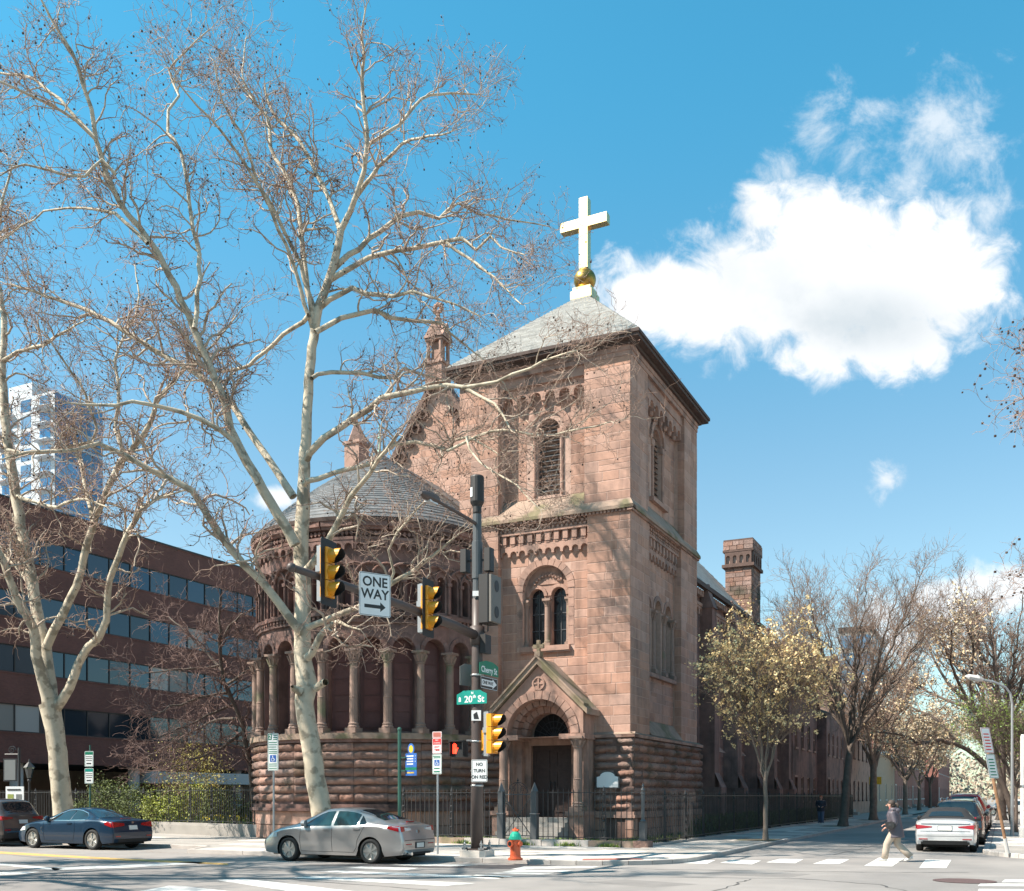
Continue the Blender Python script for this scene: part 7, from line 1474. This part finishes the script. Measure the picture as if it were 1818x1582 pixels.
c.rearp('number_plate', 'plate', -.17, .17, .66, .80, .02); c.rearp('emblem', 'chrome', -.04, .04, .86, .93, .016); c.rearp('lower_bumper', 'plastic_blk', -.62, .62, .25, .36, .008); MB().box(.33, .38, -.2, .2, 1.015, 1.03).obj('brake_light', 'tail_red', c.t)
for x, y in ((2.55, .36), (2.5, -.36), (1.7, .34)): B = MB(); B.cbox((x, y, 1.02), .13, .3, .3, .04); B.obj('seat', 'seat_beige', c.t)
# taupe crossover at far left
SUVT = [(0, 1.0), (.06, 1.12), (.22, 1.40), (.42, 1.60), (.9, 1.67), (1.8, 1.69), (2.6, 1.63), (3.2, 1.32), (3.55, 1.10), (4.1, 1.02), (4.45, .88), (4.65, .66)]
SUVB = [(0, .98), (.5, 1.06), (1.5, 1.03), (3.2, 1.0), (4.1, .93), (4.5, .8), (4.65, .6)]
def suv(label, p, rz, paint, h=1.0, group=None, L=4.65, Wd=.92, name='suv', cat='car', rails=True, roofm=None):
    c = Car(name, label, cat, p, rz, paint, L, Wd, [(x * L / 4.65, z * h) for x, z in SUVT], [(x * L / 4.65, z * h) for x, z in SUVB], (.25, .5, 2.6, 3.5), (.92, 3.62 * L / 4.65), .355, .66, spokes=5, clad='plastic_blk', group=group, roofmat=None, sill=.25)
    c.side('window', 'carglass', [(1.95, 1.06 * h), (3.05, 1.04 * h)], [(1.95, 1.50 * h), (2.4, 1.49 * h), (2.75, 1.36 * h), (3.05, 1.12 * h)]); c.side('window', 'carglass', [(.95, 1.08 * h), (1.88, 1.06 * h)], [(.95, 1.45 * h), (1.88, 1.51 * h)]); c.side('quarter_window', 'carglass', [(.42, 1.14 * h), (.88, 1.09 * h)], [(.42, 1.3 * h), (.88, 1.44 * h)], n=6)
    c.glass('rear_window', 'carglass', .09, .40, .90, .84); c.glass('windscreen', 'carglass', 3.4, 2.68, .92, .9)
    for sd in (1, -1):
        c.side('tail_light', 'tail_red', [(.05, .92 * h), (.40, .98 * h)], [(.05, 1.07 * h), (.40, 1.05 * h)], .012, (sd,), 6); c.rearp('tail_light', 'tail_red', sd * .40, sd * .83, .92 * h, 1.06 * h, .014, zin=.04, tip=.05)
        c.rearp('reflector', 'tail_red', sd * .55, sd * .78, .56, .60, .012)
    c.rearp('number_plate', 'plate', -.17, .17, .80 * h, .93 * h, .02); c.rearp('bumper_trim', 'chrome', -.7, .7, .50, .53, .012); c.rearp('lower_bumper', 'plastic_blk', -.72, .72, .28, .47, .01); c.mirror(2.95, 1.06 * h, paint); c.handle(2.08, .97 * h, paint); c.handle(1.15, .99 * h, paint)
    c.seams([[(3.1, 1.0), (3.1, .5), (3.05, .35)], [(1.92, 1.02), (1.92, .4)], [(.95, 1.04), (1.2, .75), (1.35, .4)]])
    if rails:
        B = MB()
        for sd in (1, -1): B.tube([(.55, sd * .56, 1.63 * h), (.62, sd * .56, 1.71 * h), (1.6, sd * .57, 1.75 * h), (2.4, sd * .56, 1.70 * h), (2.5, sd * .56, 1.64 * h)], .022, 6)
        B.obj('roof_rail', 'steel', c.t)
    return c
suv('taupe crossover car cut off by the left picture edge, behind the dark blue coupe', W(-18.75, -10.8, 0), TH + math.pi, 'paint_taupe', rails=False)
# white convertible seen from behind
c = Car('convertible_car', 'white convertible with black soft top seen from behind on the side street', 'car', W(10.68, -1.05, 0), TH + R(90), 'paint_white', 4.42, .90,
        [(0, .95), (.08, 1.0), (.4, 1.02), (.62, 1.05), (.95, 1.26), (1.4, 1.39), (2.0, 1.41), (2.5, 1.34), (3.0, 1.12), (3.3, .98), (3.7, .93), (4.15, .82), (4.3, .72), (4.42, .56)],
        [(0, .90), (.6, .96), (1.4, .95), (2.4, .93), (3.2, .91), (3.9, .82), (4.25, .7), (4.42, .5)], (.56, 1.2, 2.42, 3.2), (.88, 3.47), .33, .58, roofmat='softtop', spokes=5)
c.glass('rear_window', 'carglass', .72, .98, .74, .72, .014); c.glass('windscreen', 'carglass', 3.15, 2.55, .92, .9); c.side('window', 'carglass', [(1.9, .97), (2.9, .95)], [(1.9, 1.28), (2.3, 1.26), (2.9, 1.0)]); c.side('quarter_window', 'carglass', [(1.35, .98), (1.84, .97)], [(1.35, 1.2), (1.84, 1.28)], n=6)
for sd in (1, -1):
    c.rearp('tail_light', 'tail_red', sd * .38, sd * .82, .72, .86, .014, zin=.05, tip=.06); c.side('tail_light', 'tail_red', [(.05, .73), (.34, .80)], [(.05, .86), (.34, .87)], .012, (sd,), 6); c.rearp('reflector', 'tail_red', sd * .5, sd * .76, .40, .43, .012); c.rearp('exhaust', 'plastic_blk', sd * .45, sd * .70, .25, .33, .014)
c.rearp('number_plate', 'plate', -.19, .19, .69, .82, .02); c.rearp('plate_frame', 'plastic_blk', -.205, .205, .675, .835, .014); c.rearp('lower_bumper', 'plastic_blk', -.64, .64, .24, .36, .01); c.rearp('bumper_lip', 'chrome', -.66, .66, .365, .375, .014); c.rearp('boot_seam', 'underbody', -.72, .72, .655, .665, .006); c.rearp('bumper_crease', 'underbody', -.8, .8, .505, .512, .004); c.rearp('boot_lip', 'paint_white', -.7, .7, .90, .93, .03)
B = MB(); o = MB().cbox((.84, 0, 1.13), .03, .09, .07).obj('brake_light', 'tail_lit', c.t); c.mirror(2.85, .96, 'plastic_blk'); c.handle(1.75, .85, 'paint_white'); c.seams([[(3.0, .92), (3.0, .5), (2.95, .3)], [(1.62, .94), (1.6, .5), (1.7, .3)]])
G = 'cars parked along the right kerb of the side street'
c = suv('black station wagon with silver roof rails parked ahead of the white convertible', W(10.8, 4.4, 0), TH + R(90), 'paint_black', .97, G)
c = suv('white crossover parked between the black wagon and the red van', W(10.75, 10.2, 0), TH + R(90), 'paint_white', .98, G)
c = suv('red van parked ahead of the white crossover', W(10.7, 16.0, 0), TH + R(90), 'paint_red', 1.13, G, 4.9, .97, 'van', 'van')
c = suv('grey car parked ahead of the red van on the side street', W(10.8, 22.2, 0), TH + R(90), 'paint_taupe', .95, G)
c = suv('silver car second ahead of the red van on the side street', W(10.8, 28.2, 0), TH + R(90), 'paint_silver', .9, G)
X, Y = at_px(1840, 92); c = suv('white car crossing far behind the right pavement trees', (X, Y, 0), TH + math.pi, 'paint_white', .9, None, rails=False)

# ------------------------------------------------------------------ people
import bmesh
def skin_body(t, nodes, edges, m='skin'):
    bm = bmesh.new(); L = bm.verts.layers.skin.verify(); vs = {}
    for k, (p, r) in nodes.items():
        v = bm.verts.new(p); v[L].radius = (r, r) if not isinstance(r, tuple) else r; v[L].use_root = (k == 'pelvis'); vs[k] = v
    for a, b_ in edges: bm.edges.new((vs[a], vs[b_]))
    me = bpy.data.meshes.new('body'); bm.to_mesh(me); bm.free(); me.materials.append(MATS[m]); o = link('body', me, t)
    a = o.modifiers.new('Skin', 'SKIN'); a.use_smooth_shade = True; a.branch_smoothing = .6; b_ = o.modifiers.new('Sub', 'SUBSURF'); b_.levels = 2; b_.render_levels = 2; return o
def lerp(a, b, f): return tuple(Vector(a).lerp(Vector(b), f))
def person(label, p, rz, J, hair, top_m, leg_m, shoe_m, coat_len, puffer=True, pony=True):
    t = thing('person', label, 'person', p, rz); N = {}; E = []
    def nd(k, pos, r): N[k] = (tuple(pos), r)
    nd('pelvis', J['pelvis'], .125); nd('belly', J['belly'], .115); nd('chest', J['chest'], .13); nd('nb', J['neck'], .055); hd = Vector(J['head']); nk = Vector(J['neck'])
    nd('jaw', lerp(nk, hd, .55), .062); nd('skull', hd, .088); nd('crown', hd + Vector((-.005, 0, .07)), .07)
    E += [('pelvis', 'belly'), ('belly', 'chest'), ('chest', 'nb'), ('nb', 'jaw'), ('jaw', 'skull'), ('skull', 'crown')]
    for s in ('l', 'r'):
        hip, kn, an, toe = (J[s + k] for k in ('hip', 'knee', 'ankle', 'toe')); sh, el, wr = (J[s + k] for k in ('sho', 'elb', 'wri'))
        for k, q, r in (('hip', hip, .09), ('knee', kn, .058), ('ankle', an, .042), ('toe', toe, .032)): nd(s + k, q, r)
        E += [('pelvis', s + 'hip'), (s + 'hip', s + 'knee'), (s + 'knee', s + 'ankle'), (s + 'ankle', s + 'toe')]
        for k, q, r in (('sho', sh, .06), ('elb', el, .043), ('wri', wr, .028)): nd(s + k, q, r)
        d = (Vector(wr) - Vector(el)).normalized(); side_ = d.cross(Vector((0, 0, 1))).normalized(); palm = Vector(wr) + d * .06; nd(s + 'palm', palm, .03)
        E += [('chest', s + 'sho'), (s + 'sho', s + 'elb'), (s + 'elb', s + 'wri'), (s + 'wri', s + 'palm')]
        for i, (o_, ln) in enumerate(((-.028, .07), (-.01, .085), (.01, .08), (.028, .065))):
            a = palm + side_ * o_ + d * .03; b2 = a + d * ln * .5 + Vector((0, 0, -.012)); c2 = b2 + d * ln * .35 + Vector((0, 0, -.032)); nd('%sf%da' % (s, i), a, .0095); nd('%sf%db' % (s, i), b2, .009); nd('%sf%dc' % (s, i), c2, .0075); E += [(s + 'palm', '%sf%da' % (s, i)), ('%sf%da' % (s, i), '%sf%db' % (s, i)), ('%sf%db' % (s, i), '%sf%dc' % (s, i))]
        a = Vector(wr) + d * .03 - side_ * .03; b2 = a + d * .035 - side_ * .02 + Vector((0, 0, -.015)); nd(s + 't1', a, .011); nd(s + 't2', b2, .009); E += [(s + 'wri', s + 't1'), (s + 't1', s + 't2')]
    bo = skin_body(t, N, E)
    B = MB(); B.tube([hd + Vector((.075, 0, .015)), hd + Vector((.108, 0, -.025)), hd + Vector((.085, 0, -.035))], [.008, .017, .012], 6)
    for sd in (-1, 1): B.lathe([(.004, -.006), (.024, -.003), (.026, .003), (.004, .006)], 8, tuple(hd + Vector((-.01, sd * .09, -.01))), 'y')
    B.obj('face', 'skin', t, smooth=True); B = MB()
    for sd in (-1, 1): B.ball(tuple(hd + Vector((.084, sd * .032, .008))), .011, 6, 4)
    B.tube([hd + Vector((.080, -.024, -.062)), hd + Vector((.092, 0, -.062)), hd + Vector((.080, .024, -.062))], .006, 4); B.obj('features', 'hair_dark', t)
    B = MB(); B.ball(tuple(hd + Vector((-.034, 0, .040))), .096, 14, 9); B.ball(tuple(hd + Vector((-.06, 0, -.005))), .078, 12, 8)
    if pony: B.tube([hd + Vector((-.12, 0, .02)), hd + Vector((-.17, 0, .03)), hd + Vector((-.20, .0, -.03)), hd + Vector((-.19, 0, -.10))], [.03, .042, .035, .01], 8)
    B.obj('hair', hair, t, smooth=True)
    # coat: rings round the torso, sleeves along the arms
    def ring_loft(B, path, nn=16):
        vs = []
        for (c, a, b_) in path: vs += [(c[0] + a * math.cos(2 * math.pi * j / nn), c[1] + b_ * math.sin(2 * math.pi * j / nn), c[2]) for j in range(nn)]
        k = len(path); B.add(vs, [(i * nn + j, i * nn + (j + 1) % nn, (i + 1) * nn + (j + 1) % nn, (i + 1) * nn + j) for i in range(k - 1) for j in range(nn)] + [tuple(range(nn - 1, -1, -1)), tuple(range((k - 1) * nn, k * nn))])
    B = MB(); pe, ch, ne = Vector(J['pelvis']), Vector(J['chest']), Vector(J['neck']); path = []; zlo = pe.z - coat_len; m_ = 22
    for i in range(m_ + 1):
        f = i / m_; z = zlo + (ne.z - .03 - zlo) * f; g = (z - pe.z) / (ne.z - pe.z); c0 = pe.lerp(ne, max(-.3, g)); bul = (.014 * abs(math.sin(i * math.pi / 2.0 + .8)) if puffer else 0)
        a = np.interp(g, (-.6, 0, .35, .7, .9, 1), (.20, .185, .165, .165, .12, .07)); b_ = np.interp(g, (-.6, 0, .35, .7, .88, 1), (.225, .215, .20, .23, .19, .075)); path.append(((c0.x, c0.y, z), a + bul, b_ + bul))
    ring_loft(B, path); co = B.obj('coat' if puffer else 'jacket', top_m, t, smooth=True)
    for s in ('l', 'r'):
        sh, el, wr = (Vector(J[s + k]) for k in ('sho', 'elb', 'wri')); pts = [sh + (sh - el) * .06]; rad = [.06]
        for a, b_, r0, r1 in ((sh, el, .088, .07), (el, wr, .07, .052)):
            for i in range(7): f = i / 6; pts.append(a.lerp(b_, f)); rad.append(r0 + (r1 - r0) * f + (.010 * abs(math.sin(i * 1.57 + .8)) if puffer else 0))
        q = [0] + [i for i in range(1, len(pts)) if (pts[i] - pts[i - 1]).length > 1e-4]; B = MB(); B.tube([pts[i] for i in q], [rad[i] for i in q], 10); B.obj('sleeve', top_m, co, smooth=True)
    if puffer: B = MB(); B.lathe([(.10, -.07), (.125, -.03), (.12, .03), (.09, .05)], 12, (ne.x - .03, 0, ne.z + .0)); B.ball((ne.x - .11, 0, ne.z - .03), .10, 10, 7, .8); B.obj('hood', top_m, co, smooth=True)
    for s in ('l', 'r'):
        hip, kn, an, toe = (Vector(J[s + k]) for k in ('hip', 'knee', 'ankle', 'toe')); B = MB(); B.tube([hip + Vector((0, 0, .05)), hip.lerp(kn, .4), kn, kn.lerp(an, .45), an + (an - kn) * .02], [.12, .112, .094, .09, .09], 12); B.obj('trouser_leg', leg_m, t, smooth=True)
        B = MB(); d = (toe - an); d.z = 0; d.normalize(); up = Vector((0, 0, 1)); sole = (toe - (an - d * .03)); z0 = min(toe.z, an.z)
        B.tube([an - d * .06 + Vector((0, 0, -.035)), an + Vector((0, 0, -.02)), an.lerp(toe, .55) + Vector((0, 0, -.012)), toe + d * .02, toe + d * .06 - Vector((0, 0, .005))], [.035, .052, .048, .042, .02], 10); B.obj('shoe', shoe_m, t, smooth=True)
    return t, co
J1 = dict(pelvis=(0, 0, .87), belly=(.02, 0, 1.05), chest=(.045, 0, 1.25), neck=(.075, 0, 1.40), head=(.135, 0, 1.525), lhip=(0, .09, .84), lknee=(.20, .09, .47), lankle=(.26, .09, .09), ltoe=(.40, .09, .05), rhip=(0, -.09, .84), rknee=(-.03, -.09, .47), rankle=(-.36, -.09, .15), rtoe=(-.26, -.09, .045),
          lsho=(.04, .20, 1.32), lelb=(-.05, .26, 1.05), lwri=(.17, .21, .93), rsho=(.04, -.20, 1.32), relb=(.02, -.26, 1.04), rwri=(.25, -.19, 1.0))
t, co = person('woman in quilted grey coat and beige trousers striding across the zebra crossing', W(9.72, -6.45, 0), TH + R(172), J1, 'hair_dark', 'puffer', 'trouser_beige', 'shoe_white', .22)
MB().lathe([(.06, -.05), (.085, -.03), (.085, .015), (.065, .035)], 12, (.085, 0, 1.415)).obj('scarf', 'scarf_red', t, smooth=True)
bag = thing('shoulder_bag', 'black shoulder bag carried at the side by the woman on the crossing', 'bag', W(9.72, -6.45, 0), TH + R(172))
B = MB(); B.lathe([(.02, -.06), (.10, -.05), (.115, -.02), (.115, .02), (.10, .05), (.02, .06)], 12, (.06, .29, .97), 'y'); B.cbox((.06, .29, 1.0), .26, .11, .14, .03); B.obj('pouch', 'bag_black', bag); B = MB(); B.tube([(.0, .31, 1.08), (-.02, .26, 1.25), (.03, .1, 1.40), (.03, -.1, 1.38)], .014, 5); B.obj('strap', 'bag_black', bag)
J2 = dict(pelvis=(0, 0, .88), belly=(.0, 0, 1.06), chest=(.01, 0, 1.28), neck=(.02, 0, 1.43), head=(.05, 0, 1.56), lhip=(0, .09, .85), lknee=(.10, .09, .48), lankle=(.10, .09, .09), ltoe=(.23, .09, .05), rhip=(0, -.09, .85), rknee=(.0, -.09, .47), rankle=(-.18, -.09, .11), rtoe=(-.07, -.09, .045),
          lsho=(.01, .19, 1.36), lelb=(-.03, .25, 1.1), lwri=(.19, .14, 1.04), rsho=(.01, -.19, 1.36), relb=(-.03, -.25, 1.1), rwri=(.19, -.12, 1.06))
t, co = person('pedestrian with orange hair, dark jacket and jeans on the shaded pavement', W(2.75, 25.6, KERB), TH + R(-88), J2, 'hair_red', 'jacket_navy', 'jeans', 'shoe_white', .12, False, False)
# every top-level object without a category is setting or stuff
